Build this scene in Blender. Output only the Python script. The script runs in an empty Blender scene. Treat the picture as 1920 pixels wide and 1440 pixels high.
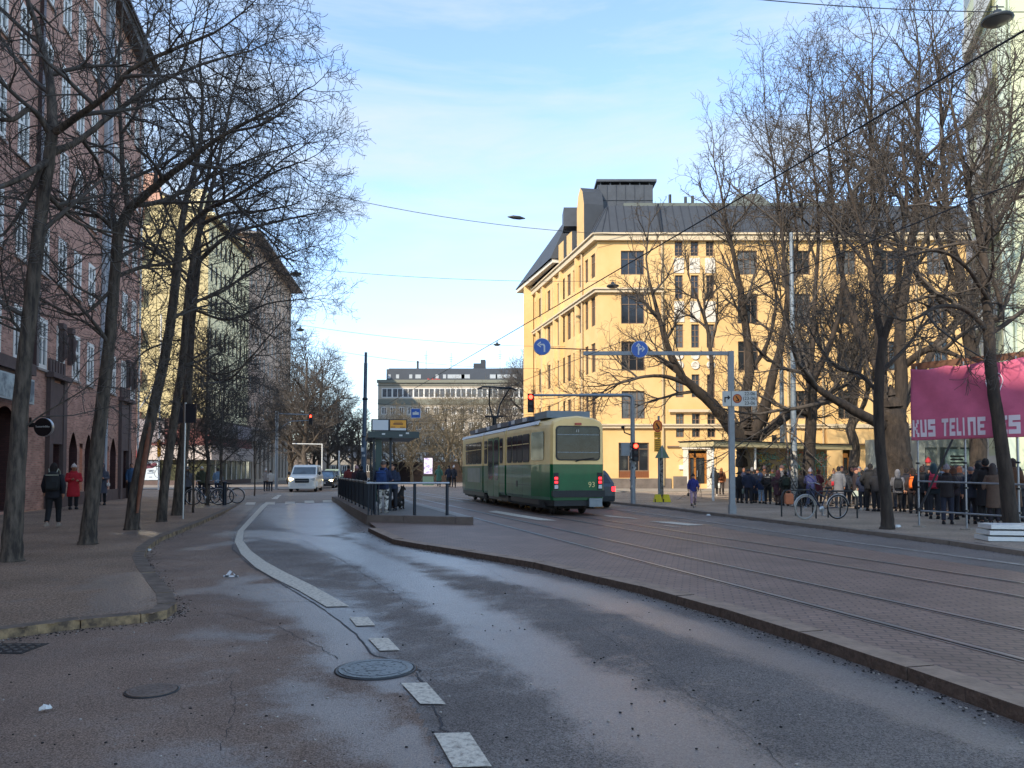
import bpy, math, random
import numpy as np
from mathutils import Vector, Matrix
R = math.radians
SC = bpy.context.scene
COL = SC.collection
# ------------------------------------------------------------------ camera, sky, sun, exposure
F, HOR, CAMH, PITCH = 1442.0, 882.0, 1.5, R(2.0)
CY = HOR - F*math.tan(PITCH)
cam_d = bpy.data.cameras.new("camera"); cam = bpy.data.objects.new("camera", cam_d); COL.objects.link(cam)
cam.location = (0, 0, CAMH); cam.rotation_euler = (R(90)+PITCH, 0, 0)
cam_d.sensor_width = 36; cam_d.lens = F/1920*36; cam_d.shift_y = (CY-720)/1920
cam_d.clip_end = 3000; cam_d.clip_start = 0.1
SC.camera = cam
SUN_EL = R(34); SUN_DIR = Vector((-.62, -.785, 0)).normalized()
SUN_V = Vector((SUN_DIR.x*math.cos(SUN_EL), SUN_DIR.y*math.cos(SUN_EL), math.sin(SUN_EL)))
w = bpy.data.worlds.new("World"); SC.world = w; w.use_nodes = True
nt = w.node_tree; bg = nt.nodes['Background']
sky = nt.nodes.new('ShaderNodeTexSky'); sky.sky_type = 'NISHITA'; sky.sun_disc = False
sky.sun_elevation = SUN_EL; sky.sun_rotation = math.atan2(SUN_DIR.x, SUN_DIR.y)
sky.air_density = 1.0; sky.dust_density = 0.25; sky.ozone_density = 3.2
tc = nt.nodes.new('ShaderNodeTexCoord'); mp = nt.nodes.new('ShaderNodeMapping'); mp.inputs['Scale'].default_value = (2.2, 2.2, 11)
mp.inputs['Rotation'].default_value = (R(8), R(5), 0)
no = nt.nodes.new('ShaderNodeTexNoise'); no.inputs['Scale'].default_value = 1.1; no.inputs['Detail'].default_value = 7; no.inputs['Roughness'].default_value = .58
no.inputs['Distortion'].default_value = .35
cr = nt.nodes.new('ShaderNodeValToRGB'); cr.color_ramp.elements[0].position = .42; cr.color_ramp.elements[0].color = (.08,.08,.08,1)
cr.color_ramp.elements[1].position = .72; cr.color_ramp.elements[1].color = (.85,.85,.85,1)
mx = nt.nodes.new('ShaderNodeMix'); mx.data_type = 'RGBA'; mx.inputs[7].default_value = (2.05, 2.28, 2.5, 1)
nt.links.new(tc.outputs['Generated'], mp.inputs[0]); nt.links.new(mp.outputs[0], no.inputs[0]); nt.links.new(no.outputs[0], cr.inputs[0])
nt.links.new(cr.outputs[0], mx.inputs[0]); nt.links.new(sky.outputs[0], mx.inputs[6]); nt.links.new(mx.outputs[2], bg.inputs[0])
bg.inputs[1].default_value = 0.145
sun_d = bpy.data.lights.new("sun", 'SUN'); sun = bpy.data.objects.new("sun", sun_d); COL.objects.link(sun)
sun_d.energy = 2.2; sun_d.angle = R(.55); sun_d.color = (1, .86, .68)
sun.rotation_euler = SUN_V.to_track_quat('Z', 'Y').to_euler()
SC.view_settings.view_transform = 'Standard'; SC.view_settings.look = 'None'; SC.view_settings.gamma = 1
SC.view_settings.use_curve_mapping = False; SC.view_settings.exposure = 1.52
try: SC.cycles.max_bounces = 6
except Exception: pass
# ------------------------------------------------------------------ geometry from the photograph's pixel grid (1920 x 1440)
cp, sp = math.cos(PITCH), math.sin(PITCH)
def ray(px, py):
    a, b = (px-960)/F, (CY-py)/F
    return Vector((a, cp - b*sp, sp + b*cp))
def G(px, py, z=0.0):            # point of height z seen at a pixel
    d = ray(px, py); t = (z-CAMH)/d.z
    return Vector((d.x*t, d.y*t, z))
def D(px, py, Y):                # point at distance Y seen at a pixel
    d = ray(px, py); t = Y/d.y
    return Vector((d.x*t, Y, CAMH+d.z*t))
def Z(py, Y): return D(960, py, Y).z
def X(px, Y): return (px-960)/F*Y
# ------------------------------------------------------------------ objects
def C(h):
    h = h.lstrip('#'); v = [int(h[i:i+2], 16)/255 for i in (0, 2, 4)]
    return tuple((x/12.92 if x <= .04045 else ((x+.055)/1.055)**2.4) for x in v)+(1,)
class MB:
    def __init__(s): s.v = []; s.f = []; s.m = []; s.sm = []
    def add(s, vs, fs, m=0, smooth=False):
        b = len(s.v); s.v.extend(vs)
        for f in fs: s.f.append([b+i for i in f]); s.m.append(m); s.sm.append(smooth)
        return s
    def box(s, x0, x1, y0, y1, z0, z1, m=0):
        vs = [(x0,y0,z0),(x1,y0,z0),(x1,y1,z0),(x0,y1,z0),(x0,y0,z1),(x1,y0,z1),(x1,y1,z1),(x0,y1,z1)]
        return s.add(vs, [(0,3,2,1),(4,5,6,7),(0,1,5,4),(1,2,6,5),(2,3,7,6),(3,0,4,7)], m)
    def obox(s, c, ax, hx, hy, hz, m=0):       # oriented box: centre, unit 2D axis, half sizes
        a = Vector((ax[0], ax[1], 0)).normalized(); n = Vector((-a.y, a.x, 0)); c = Vector(c); k = Vector((0,0,1))
        vs = [tuple(c+a*i*hx+n*j*hy+k*l*hz) for l in (-1,1) for i, j in ((-1,-1),(1,-1),(1,1),(-1,1))]
        return s.add(vs, [(0,3,2,1),(4,5,6,7),(0,1,5,4),(1,2,6,5),(2,3,7,6),(3,0,4,7)], m)
    def poly(s, pts, m=0): return s.add([tuple(p) for p in pts], [tuple(range(len(pts)))], m)
    def prism(s, pts, z0, z1, m=0, ms=None):   # polygon in xy extruded in z (counter-clockwise)
        n = len(pts); vs = [(p[0],p[1],z0) for p in pts]+[(p[0],p[1],z1) for p in pts]
        s.add(vs, [tuple(range(n, 2*n)), tuple(range(n-1, -1, -1))], m)
        return s.add(vs, [(i, (i+1)%n, n+(i+1)%n, n+i) for i in range(n)], m if ms is None else ms)
    def prisma(s, pts, a0, a1, axis, m=0):     # polygon in (y,z) along x, or (x,z) along y
        n = len(pts)
        f = (lambda a, p: (a, p[0], p[1])) if axis == 'x' else (lambda a, p: (p[0], a, p[1]))
        vs = [f(a0, p) for p in pts]+[f(a1, p) for p in pts]
        return s.add(vs, [tuple(range(n, 2*n)), tuple(range(n-1, -1, -1))]+[(i, (i+1)%n, n+(i+1)%n, n+i) for i in range(n)], m)
    def tube(s, pts, r, n=8, m=0, cap=True, smooth=True):
        pts = [Vector(p) for p in pts]; k = len(pts)
        rr = r if isinstance(r, (list, tuple)) else [r]*k
        vs = []; up = None
        for i, p in enumerate(pts):
            t = (pts[min(i+1,k-1)]-pts[max(i-1,0)]).normalized()
            if up is None: up = Vector((0,0,1)) if abs(t.z) < .9 else Vector((1,0,0))
            a = t.cross(up).normalized(); b = a.cross(t).normalized(); up = b
            for j in range(n):
                q = 2*math.pi*j/n; vs.append(tuple(p+(a*math.cos(q)+b*math.sin(q))*rr[i]))
        fs = [(i*n+j, i*n+(j+1)%n, (i+1)*n+(j+1)%n, (i+1)*n+j) for i in range(k-1) for j in range(n)]
        s.add(vs, fs, m, smooth)
        if cap: s.add(vs[:n], [tuple(range(n))[::-1]], m); s.add(vs[-n:], [tuple(range(n))], m)
        return s
    def loft(s, rings, m=0, smooth=True, cap=True):
        n = len(rings[0]); vs = [tuple(p) for r in rings for p in r]
        s.add(vs, [(i*n+j, i*n+(j+1)%n, (i+1)*n+(j+1)%n, (i+1)*n+j) for i in range(len(rings)-1) for j in range(n)], m, smooth)
        if cap: s.add(rings[0], [tuple(range(n))[::-1]], m); s.add(rings[-1], [tuple(range(n))], m)
        return s
    def lathe(s, prof, c=(0,0,0), n=16, m=0, smooth=True):
        rings = [[(c[0]+r*math.cos(2*math.pi*j/n), c[1]+r*math.sin(2*math.pi*j/n), c[2]+z) for j in range(n)] for r, z in prof]
        return s.loft(rings, m, smooth)
    def ball(s, c, r, n=10, k=6, m=0):
        rx, ry, rz = r if isinstance(r, (tuple, list)) else (r, r, r)
        rings = []
        for i in range(k+1):
            a = math.pi*(i/k-.5); a = max(-1.5, min(1.5, a))
            rings.append([(c[0]+rx*math.cos(a)*math.cos(2*math.pi*j/n), c[1]+ry*math.cos(a)*math.sin(2*math.pi*j/n), c[2]+rz*math.sin(a)) for j in range(n)])
        return s.loft(rings, m)
    def xf(s, mat): s.v = [tuple(mat @ Vector(p)) for p in s.v]; return s
    def merge(s, o, mat=None, dm=0):
        b = len(s.v); s.v.extend([tuple(mat @ Vector(p)) for p in o.v] if mat else o.v)
        for f, m, q in zip(o.f, o.m, o.sm): s.f.append([b+i for i in f]); s.m.append(m+dm); s.sm.append(q)
        return s
    def mesh(s, name, mats):
        me = bpy.data.meshes.new(name); me.from_pydata([tuple(p) for p in s.v], [], s.f)
        for mt in (mats if isinstance(mats, (list, tuple)) else [mats]): me.materials.append(mt)
        me.polygons.foreach_set('material_index', s.m); me.polygons.foreach_set('use_smooth', s.sm); me.update()
        return me
def link(name, data, parent=None, loc=None, rz=None):
    o = bpy.data.objects.new(name, data); COL.objects.link(o)
    if parent is not None: o.parent = parent
    if loc is not None: o.location = loc
    if rz is not None: o.rotation_euler = (0, 0, rz)
    return o
def part(name, mb, mats, parent=None, loc=None, rz=None): return link(name, mb.mesh(name, mats), parent, loc, rz)
def tag(o, label, cat, group=None, kind=None):
    if label: o['label'] = label
    if cat: o['category'] = cat
    if group: o['group'] = group
    if kind: o['kind'] = kind
    return o
def thing(name, label, cat, loc=(0,0,0), rz=0, group=None):
    o = link(name, None, None, loc, rz); o.empty_display_size = .2
    return tag(o, label, cat, group)
def struct(name, mb, mats):
    o = part(name, mb, mats); o['kind'] = 'structure'
    for p in o.data.polygons:
        if p.normal.z < -.9: p.flip()
    return o
def dup(root, loc, rz, label=None, group=None, mats=None):
    r = root.copy(); COL.objects.link(r); r.location = loc; r.rotation_euler = (0, 0, rz)
    if label: r['label'] = label
    if group: r['group'] = group
    for ch in list(root.children):
        c = ch.copy(); COL.objects.link(c); c.parent = r
        for g in list(ch.children):
            d = g.copy(); COL.objects.link(d); d.parent = c
    return r
# ------------------------------------------------------------------ materials
MATS = {}
def mat(name, col, rough=.7, metal=0, var=0.0, vs=3.0, bump=0.0, bs=40.0, col2=None, stretch=None, coat=0, spec=.5, fac=None, emit=None, es=0):
    if name in MATS: return MATS[name]
    m = bpy.data.materials.new(name); m.use_nodes = True; n = m.node_tree; p = n.nodes['Principled BSDF']
    if isinstance(col, str): col = C(col)
    if isinstance(col2, str): col2 = C(col2)
    p.inputs['Base Color'].default_value = col; p.inputs['Roughness'].default_value = rough; p.inputs['Metallic'].default_value = metal
    p.inputs['Specular IOR Level'].default_value = spec; p.inputs['Coat Weight'].default_value = coat
    tcn = None
    def coords():
        nonlocal tcn
        if tcn is None:
            tcn = n.nodes.new('ShaderNodeTexCoord').outputs['Object']
            if stretch:
                q = n.nodes.new('ShaderNodeMapping'); q.inputs['Scale'].default_value = stretch; n.links.new(tcn, q.inputs[0]); tcn = q.outputs[0]
        return tcn
    if var or col2:
        a = n.nodes.new('ShaderNodeTexNoise'); a.inputs['Scale'].default_value = vs; a.inputs['Detail'].default_value = 6; a.inputs['Roughness'].default_value = .65
        n.links.new(coords(), a.inputs[0])
        r = n.nodes.new('ShaderNodeValToRGB'); r.color_ramp.elements[0].position = (fac or (.3, .7))[0]; r.color_ramp.elements[1].position = (fac or (.3, .7))[1]
        c2 = col2 or tuple(min(1, c*(1+var)) for c in col[:3])+(1,)
        c1 = col if col2 else tuple(c*(1-var) for c in col[:3])+(1,)
        r.color_ramp.elements[0].color = c1; r.color_ramp.elements[1].color = c2
        n.links.new(a.outputs[0], r.inputs[0]); n.links.new(r.outputs[0], p.inputs['Base Color'])
    if bump:
        b = n.nodes.new('ShaderNodeTexNoise'); b.inputs['Scale'].default_value = bs; b.inputs['Detail'].default_value = 4; n.links.new(coords(), b.inputs[0])
        u = n.nodes.new('ShaderNodeBump'); u.inputs['Strength'].default_value = bump; u.inputs['Distance'].default_value = .02
        n.links.new(b.outputs[0], u.inputs['Height']); n.links.new(u.outputs[0], p.inputs['Normal'])
    if emit:
        p.inputs['Emission Color'].default_value = C(emit); p.inputs['Emission Strength'].default_value = es
    MATS[name] = m
    return m
def brickmat(name, c1, c2, mortar, bw=.25, bh=.075, ms=.008, rough=.85, rot=None, swap=True, bump=.3, var=.25, off=.5):
    m = bpy.data.materials.new(name); m.use_nodes = True; n = m.node_tree; p = n.nodes['Principled BSDF']; L = n.links
    tc = n.nodes.new('ShaderNodeTexCoord'); s = n.nodes.new('ShaderNodeSeparateXYZ'); L.new(tc.outputs['Object'], s.inputs[0])
    if swap:                              # walls: run along x+y, rise along z
        ad = n.nodes.new('ShaderNodeMath'); L.new(s.outputs[0], ad.inputs[0]); L.new(s.outputs[1], ad.inputs[1])
        cb = n.nodes.new('ShaderNodeCombineXYZ'); L.new(ad.outputs[0], cb.inputs[0]); L.new(s.outputs[2], cb.inputs[1]); src = cb.outputs[0]
    else: src = tc.outputs['Object']
    mp = n.nodes.new('ShaderNodeMapping'); L.new(src, mp.inputs[0])
    if rot: mp.inputs['Rotation'].default_value = (0, 0, rot)
    b = n.nodes.new('ShaderNodeTexBrick'); L.new(mp.outputs[0], b.inputs[0]); b.offset = off
    b.inputs['Scale'].default_value = 1; b.inputs['Brick Width'].default_value = bw; b.inputs['Row Height'].default_value = bh; b.inputs['Mortar Size'].default_value = ms
    b.inputs['Color1'].default_value = C(c1); b.inputs['Color2'].default_value = C(c2); b.inputs['Mortar'].default_value = C(mortar); b.inputs['Bias'].default_value = -.2
    no = n.nodes.new('ShaderNodeTexNoise'); no.inputs['Scale'].default_value = .9; no.inputs['Detail'].default_value = 8; no.inputs['Roughness'].default_value = .7; L.new(tc.outputs['Object'], no.inputs[0])
    r = n.nodes.new('ShaderNodeValToRGB'); r.color_ramp.elements[0].position = .3; r.color_ramp.elements[1].position = .7
    r.color_ramp.elements[0].color = (1-var,)*3+(1,); r.color_ramp.elements[1].color = (1+var*.6,)*3+(1,); L.new(no.outputs[0], r.inputs[0])
    x = n.nodes.new('ShaderNodeMix'); x.data_type = 'RGBA'; x.blend_type = 'MULTIPLY'; x.inputs[0].default_value = 1
    L.new(b.outputs[0], x.inputs[6]); L.new(r.outputs[0], x.inputs[7]); L.new(x.outputs[2], p.inputs['Base Color'])
    u = n.nodes.new('ShaderNodeBump'); u.inputs['Strength'].default_value = bump; u.inputs['Distance'].default_value = .01; u.invert = True
    L.new(b.outputs['Fac'], u.inputs['Height']); L.new(u.outputs[0], p.inputs['Normal']); p.inputs['Roughness'].default_value = rough
    MATS[name] = m
    return m
m_glass = mat('window_glass', (.02,.024,.03,1), .06, var=.5, vs=.7, spec=.6)
m_glass2 = mat('window_glass_pale', (.10,.11,.12,1), .12, var=.6, vs=1.3, spec=.5)
m_whitep = mat('white_paint', '#d8d8d2', .5, var=.08, vs=6)
m_brownp = mat('brown_window_paint', '#5a4536', .5, var=.15, vs=5)
m_metal = mat('galvanised_steel', '#7d868c', .45, .6, var=.15, vs=8)
m_greyp = mat('grey_paint', '#858b8e', .5, .1, var=.12, vs=5)
m_dark = mat('dark_metal', '#23272b', .45, .3, var=.2, vs=8)
m_black = mat('black_rubber', '#141416', .75)
m_white = mat('white_panel', '#c9ccca', .45, var=.06, vs=4)
m_roof = mat('dark_sheet_roof', '#3a3f45', .6, .1, var=.14, vs=1.2)
m_granite = mat('granite', '#746a60', .8, var=.22, vs=6, bump=.25, bs=30)
m_red_lamp = mat('red_signal_lens', '#ff2a18', .3, emit='#ff2818', es=7)
m_tail = mat('red_tail_lens', '#d01820', .3, emit='#ff2028', es=2.2)
m_head = mat('headlight_lens', '#ffffff', .2, emit='#ffe9a8', es=5)
m_chrome = mat('bright_metal', '#b9bec2', .3, .8)
# ------------------------------------------------------------------ ground
rng = random.Random(5)
def lift(h, k=1.68): c = C(h); return tuple(min(1,v*k) for v in c[:3])+(1,)
def wetmat(name, dry1, dry2, wet=.45, grain=85, scale=1.0, reddish=None):
    m = bpy.data.materials.new(name); m.use_nodes = True; n = m.node_tree; p = n.nodes['Principled BSDF']; L = n.links
    tc = n.nodes.new('ShaderNodeTexCoord')
    g = n.nodes.new('ShaderNodeTexNoise'); g.inputs['Scale'].default_value = grain; g.inputs['Detail'].default_value = 5; g.inputs['Roughness'].default_value = .85; L.new(tc.outputs['Object'], g.inputs[0])
    b = n.nodes.new('ShaderNodeTexNoise'); b.inputs['Scale'].default_value = .55; b.inputs['Detail'].default_value = 9; b.inputs['Roughness'].default_value = .62; L.new(tc.outputs['Object'], b.inputs[0])
    r = n.nodes.new('ShaderNodeValToRGB'); r.color_ramp.elements[0].position = .32; r.color_ramp.elements[1].position = .68
    r.color_ramp.elements[0].color = lift(dry1); r.color_ramp.elements[1].color = lift(dry2); L.new(b.outputs[0], r.inputs[0])
    gr = n.nodes.new('ShaderNodeValToRGB'); gr.color_ramp.elements[0].position = .38; gr.color_ramp.elements[1].position = .66
    gr.color_ramp.elements[0].color = (.12,.12,.12,1); gr.color_ramp.elements[1].color = (2.5,2.4,2.3,1); L.new(g.outputs[0], gr.inputs[0])
    x = n.nodes.new('ShaderNodeMix'); x.data_type = 'RGBA'; x.blend_type = 'MULTIPLY'; x.inputs[0].default_value = 1; L.new(r.outputs[0], x.inputs[6]); L.new(gr.outputs[0], x.inputs[7])
    at = n.nodes.new('ShaderNodeAttribute'); at.attribute_name = 'wet'
    e = n.nodes.new('ShaderNodeTexNoise'); e.inputs['Scale'].default_value = 2.2; e.inputs['Detail'].default_value = 8; e.inputs['Roughness'].default_value = .7; L.new(tc.outputs['Object'], e.inputs[0])
    ad = n.nodes.new('ShaderNodeMath'); ad.operation = 'MULTIPLY_ADD'; ad.inputs[1].default_value = 1.5; ad.inputs[2].default_value = -.80; L.new(e.outputs[0], ad.inputs[0])
    sm = n.nodes.new('ShaderNodeMath'); L.new(ad.outputs[0], sm.inputs[0]); L.new(at.outputs['Fac'], sm.inputs[1])
    gs = n.nodes.new('ShaderNodeMath'); gs.operation = 'MULTIPLY_ADD'; gs.inputs[1].default_value = 1.7; gs.inputs[2].default_value = -.85; L.new(g.outputs[0], gs.inputs[0])
    sg = n.nodes.new('ShaderNodeMath'); L.new(sm.outputs[0], sg.inputs[0]); L.new(gs.outputs[0], sg.inputs[1]); sm = sg
    wr = n.nodes.new('ShaderNodeValToRGB'); wr.color_ramp.elements[0].position = .02; wr.color_ramp.elements[1].position = .5; L.new(sm.outputs[0], wr.inputs[0])
    d = n.nodes.new('ShaderNodeMix'); d.data_type = 'RGBA'; d.blend_type = 'MULTIPLY'; d.inputs[7].default_value = (.62,.64,.68,1); L.new(wr.outputs[0], d.inputs[0]); L.new(x.outputs[2], d.inputs[6])
    L.new(d.outputs[2], p.inputs['Base Color'])
    ro = n.nodes.new('ShaderNodeMapRange'); ro.inputs[3].default_value = .82; ro.inputs[4].default_value = .45; L.new(wr.outputs[0], ro.inputs[0]); L.new(ro.outputs[0], p.inputs['Roughness'])
    sp_ = n.nodes.new('ShaderNodeMapRange'); sp_.inputs[3].default_value = .35; sp_.inputs[4].default_value = 1.0; L.new(wr.outputs[0], sp_.inputs[0]); L.new(sp_.outputs[0], p.inputs['Specular IOR Level'])
    u = n.nodes.new('ShaderNodeBump'); u.inputs['Distance'].default_value = .025
    us = n.nodes.new('ShaderNodeMapRange'); us.inputs[3].default_value = .7; us.inputs[4].default_value = .6; L.new(wr.outputs[0], us.inputs[0]); L.new(us.outputs[0], u.inputs['Strength'])
    L.new(g.outputs[0], u.inputs['Height']); L.new(u.outputs[0], p.inputs['Normal'])
    L.new(wr.outputs[0], p.inputs['Coat Weight']); p.inputs['Coat Roughness'].default_value = .25; p.inputs['Coat IOR'].default_value = 1.9
    cu = n.nodes.new('ShaderNodeBump'); cu.inputs['Distance'].default_value = .012; cu.inputs['Strength'].default_value = .5; L.new(g.outputs[0], cu.inputs['Height']); L.new(cu.outputs[0], p.inputs['Coat Normal'])
    MATS[name] = m; return m
m_asph = wetmat('asphalt', '#4a4644', '#5d5956')
m_bike = wetmat('brown_asphalt', '#50443d', '#6a5b50')
m_walk = wetmat('gravelly_pavement', '#53463b', '#6e5e50', grain=38)
m_far = wetmat('worn_street', '#55504b', '#6b645c', grain=14)
def line(pts, z=0): return [G(a, b, z) for a, b in pts]
def seg_dist(P, A, B):
    d = B-A; t = np.clip(((P-A)@d)/(d@d), 0, 1); return np.hypot(*(P-(A+t[:, None]*d)).T), t
def wet_field(P, streaks):
    w = np.zeros(len(P))
    for pts, ws, s in streaks:
        Q = [np.array(p[:2]) for p in pts]
        for i in range(len(Q)-1):
            d, t = seg_dist(P, Q[i], Q[i+1]); wd = ws[i]+(ws[i+1]-ws[i])*t
            w = np.maximum(w, s*np.exp(-(d/wd)**2*1.3))
    return w
def grid(name, x0, x1, y0, y1, step, zf, m, streaks, keep=None, yfun=None):
    xs = np.arange(x0, x1+1e-6, step); ys = np.arange(y0, y1+1e-6, step)
    XX, YY = np.meshgrid(xs, ys); P = np.stack([XX.ravel(), YY.ravel()], 1); zz = zf(P)
    nx = len(xs); I = np.arange((len(ys)-1)*nx).reshape(-1, nx)[:, :-1].ravel()
    fs = np.stack([I, I+1, I+nx+1, I+nx], 1)
    if keep is not None:
        c = P[fs].mean(1); fs = fs[keep(c)]
    me = bpy.data.meshes.new(name); me.from_pydata(np.column_stack([P, zz]).tolist(), [], fs.tolist())
    at = me.attributes.new('wet', 'FLOAT', 'POINT'); at.data.foreach_set('value', wet_field(P, streaks).astype(np.float32))
    me.materials.append(m); me.update(); o = link(name, me); o['kind'] = 'structure'; return o
def zl(y):      # the near traffic lane lies 10 cm below the tracks and comes up to them at the crossing
    t = np.clip((np.asarray(y)-27)/9, 0, 1); return -.10 + t*t*(3-2*t)*.094
ZL = -.10
def polyflat(mb, pts, z, m=0): mb.poly([(p[0], p[1], z) for p in pts], m)
# outlines ---------------------------------------------------------
kerbL = line([(-700,1262),(-300,1215),(0,1180),(70,1171),(150,1161),(265,1151),(312,1143),(330,1130),(324,1110),(302,1086),(280,1060),(270,1042),(277,1025),(300,1008),(345,990),(400,968),(440,949),(475,934),(505,924)])
kerbT = line([(640,941),(662,966),(690,990),(735,1011),(800,1022),(870,1033),(1000,1054),(1200,1099),(1350,1140),(1500,1186),(1700,1252),(1920,1328),(2300,1465),(2900,1700)])
kerbR = line([(2500,1112),(2200,1072),(1920,1036),(1780,1016),(1640,999),(1500,982),(1400,970),(1330,962),(1260,953),(1180,945),(1140,941)], .06)
b = MB(); b.poly([(-600,-300,-.18),(700,-300,-.18),(700,1500,-.18),(-600,1500,-.18)])
struct('ground', b, mat('far_ground', '#5b564f', .9, var=.15, vs=.05))
b = MB(); b.poly([(-60,47.9,-.006),(60,47.9,-.006),(60,400,-.006),(-90,400,-.006)]); struct('far_street', b, m_far)
# near lane
W = ZL
streaksA = [(line([(470,1000),(600,1012),(720,1060),(800,1105),(900,1160),(1030,1245),(1150,1310),(1260,1380),(1380,1460),(1600,1600)], W), [1.0,.7,.45,.4,.42,.42,.45,.5,.5,.6], .95),
 (line([(700,1003),(760,1028),(870,1060),(1000,1090),(1150,1130),(1300,1178),(1450,1228),(1650,1300),(1850,1385)], W), [.9,.75,.55,.45,.40,.36,.32,.30,.28], .84),
 (line([(520,940),(560,960),(600,1000)], W), [3.5,2.2,.7], .85),
 (line([(480,1105),(580,1130),(640,1170),(670,1215)], W), [.55,.5,.42,.3], .95),
 (line([(640,1235),(710,1256),(740,1290)], W), [.28,.28,.15], .9),
 (line([(760,1370),(770,1420),(800,1520)], W), [.10,.14,.2], .9),
 (line([(380,1190),(480,1195)], W), [.25,.2], .62), (line([(300,1120),(420,1100),(460,1085)], W), [.2,.25,.3], .6),
 (line([(560,1300),(640,1330),(700,1400)], W), [.3,.35,.3], .55), (line([(300,1420),(420,1440)], W), [.3,.3], .55),
 (line([(360,1030),(480,1010)], W), [.35,.35], .5)]
tk = [np.array(p[:2]) for p in kerbT]
def in_poly(c, poly):
    q = np.zeros(len(c), bool); n = len(poly)
    for i in range(n):
        x1, y1 = poly[i][0], poly[i][1]; x2, y2 = poly[(i+1)%n][0], poly[(i+1)%n][1]
        if y1 == y2: continue
        k = ((y1 > c[:,1]) != (y2 > c[:,1])) & (c[:,0] < (x2-x1)*(c[:,1]-y1)/(y2-y1)+x1); q ^= k
    return q
bikeP = line([(-700,1262),(-300,1215),(0,1180),(150,1161),(312,1143),(330,1130),(302,1086),(270,1042),(300,1008),(400,968),(475,934),(520,928),(470,958),(432,1000),(436,1030),(470,1062),(540,1102),(610,1145),(668,1190),(700,1230),(770,1245),(780,1262),(752,1285),(790,1350),(830,1440),(900,1600),(1000,2200),(-2000,2200)], W)
lane = grid('traffic_lane', -16, 9, 1.4, 48, .12, lambda P: zl(P[:,1]), m_asph, streaksA)
bk = grid('cycle_lane', -10, 2, 1.4, 10, .04, lambda P: zl(P[:,1])+.003, m_bike, streaksA, lambda c: in_poly(c, bikeP)); bk2 = grid('cycle_lane', -14, 2, 10, 42, .10, lambda P: zl(P[:,1])+.003, m_bike, streaksA, lambda c: in_poly(c, bikeP))
# crack and edge between the two asphalt surfaces
e = line([(440,1000),(436,1030),(470,1062),(540,1102),(610,1145),(668,1190),(700,1230),(770,1245),(790,1262)], W); b = MB()
fine = []
for i in range(len(e)-1):
    for k in range(8): fine.append(e[i].lerp(e[i+1], k/8)+Vector((rng.uniform(-.008,.008), rng.uniform(-.006,.006), 0)))
for i in range(len(fine)-1):
    a, c = fine[i], fine[i+1]; d = (c-a).normalized(); nn = Vector((-d.y, d.x, 0))*rng.uniform(.004,.012)
    b.poly([(a-nn).to_tuple()[:2]+(W+.006,), (c-nn).to_tuple()[:2]+(W+.006,), (c+nn).to_tuple()[:2]+(W+.006,), (a+nn).to_tuple()[:2]+(W+.006,)])
struct('asphalt_crack', b, mat('crack_tar', '#262428', .7))
# left pavement with granite kerb
far_left = [Vector((-8.5,60,0)), Vector((-60,60,0)), Vector((-60,-6,0)), Vector((-9,-6,0))]
def ribbon(mb, pts, wdt, z0, z1, m=0, side=1, ms=None, gap=None):   # a kerb of stones along a path
    P = [Vector((p[0], p[1], 0)) for p in pts]; n = len(P); N = []
    for i in range(n):
        d = (P[min(i+1,n-1)]-P[max(i-1,0)]).normalized(); N.append(Vector((-d.y, d.x, 0))*side)
    for i in range(n-1):
        L = (P[i+1]-P[i]).length; k = max(1, int(round(L/1.1)))
        for j in range(k):
            a, c = P[i].lerp(P[i+1], j/k), P[i].lerp(P[i+1], (j+1)/k)
            na, nc = N[i].lerp(N[i+1], j/k), N[i].lerp(N[i+1], (j+1)/k)
            g = (c-a).normalized()*(.010 if L/k > .5 else .001); a = a+g; c = c-g; h = rng.uniform(-.004,.004); o = rng.uniform(-.004,.004)
            q = [a+na*o, c+nc*(o+rng.uniform(-.006,.006)), c+nc*wdt, a+na*wdt]
            if side < 0: q = q[::-1]
            zb = min(float(z0(p.y)) if callable(z0) else z0 for p in q)
            mb.prism([(p.x, p.y) for p in q], zb-.05, z1+h, m, ms)
pav = [Vector((p[0], p[1], 0)) for p in kerbL]
def inset(pts, wdt, side=1):
    n = len(pts); out = []
    for i in range(n):
        d = (pts[min(i+1,n-1)]-pts[max(i-1,0)]); d.z = 0; d.normalize(); out.append(pts[i]+Vector((-d.y, d.x, 0))*side*wdt)
    return out
innerL = inset(pav, .05)
poly = [(p.x, p.y) for p in innerL]+[(-9.5,60),(-60,60),(-60,-6),(-9,-6)]
strW = [(line([(250,1075),(240,1110),(225,1140)]), [.25,.35,.3], .95), (line([(180,1100),(230,1080)]), [.3,.3], .7), (line([(330,1010),(390,985)]), [.4,.4], .55), (line([(260,998),(330,1005)]), [.5,.5], .7), (line([(400,950),(440,940)]), [1,1], .6)]
grid('left_pavement', -36, 0, 4, 60, .18, lambda P: np.full(len(P), -.004), m_walk, strW, lambda c: in_poly(c, poly))
b = MB(); ribbon(b, kerbL, .19, lambda y: zl(y), .0, side=1, ms=1); struct('left_kerb', b, [mat('worn_tan_kerb','#75675a',.85,col2='#4f453c',vs=5,bump=.5,bs=22,fac=(.35,.65)), mat('worn_tan_kerb_side','#96805f',.85,col2='#52463a',vs=6,bump=.6,bs=22,fac=(.4,.6))])
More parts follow.
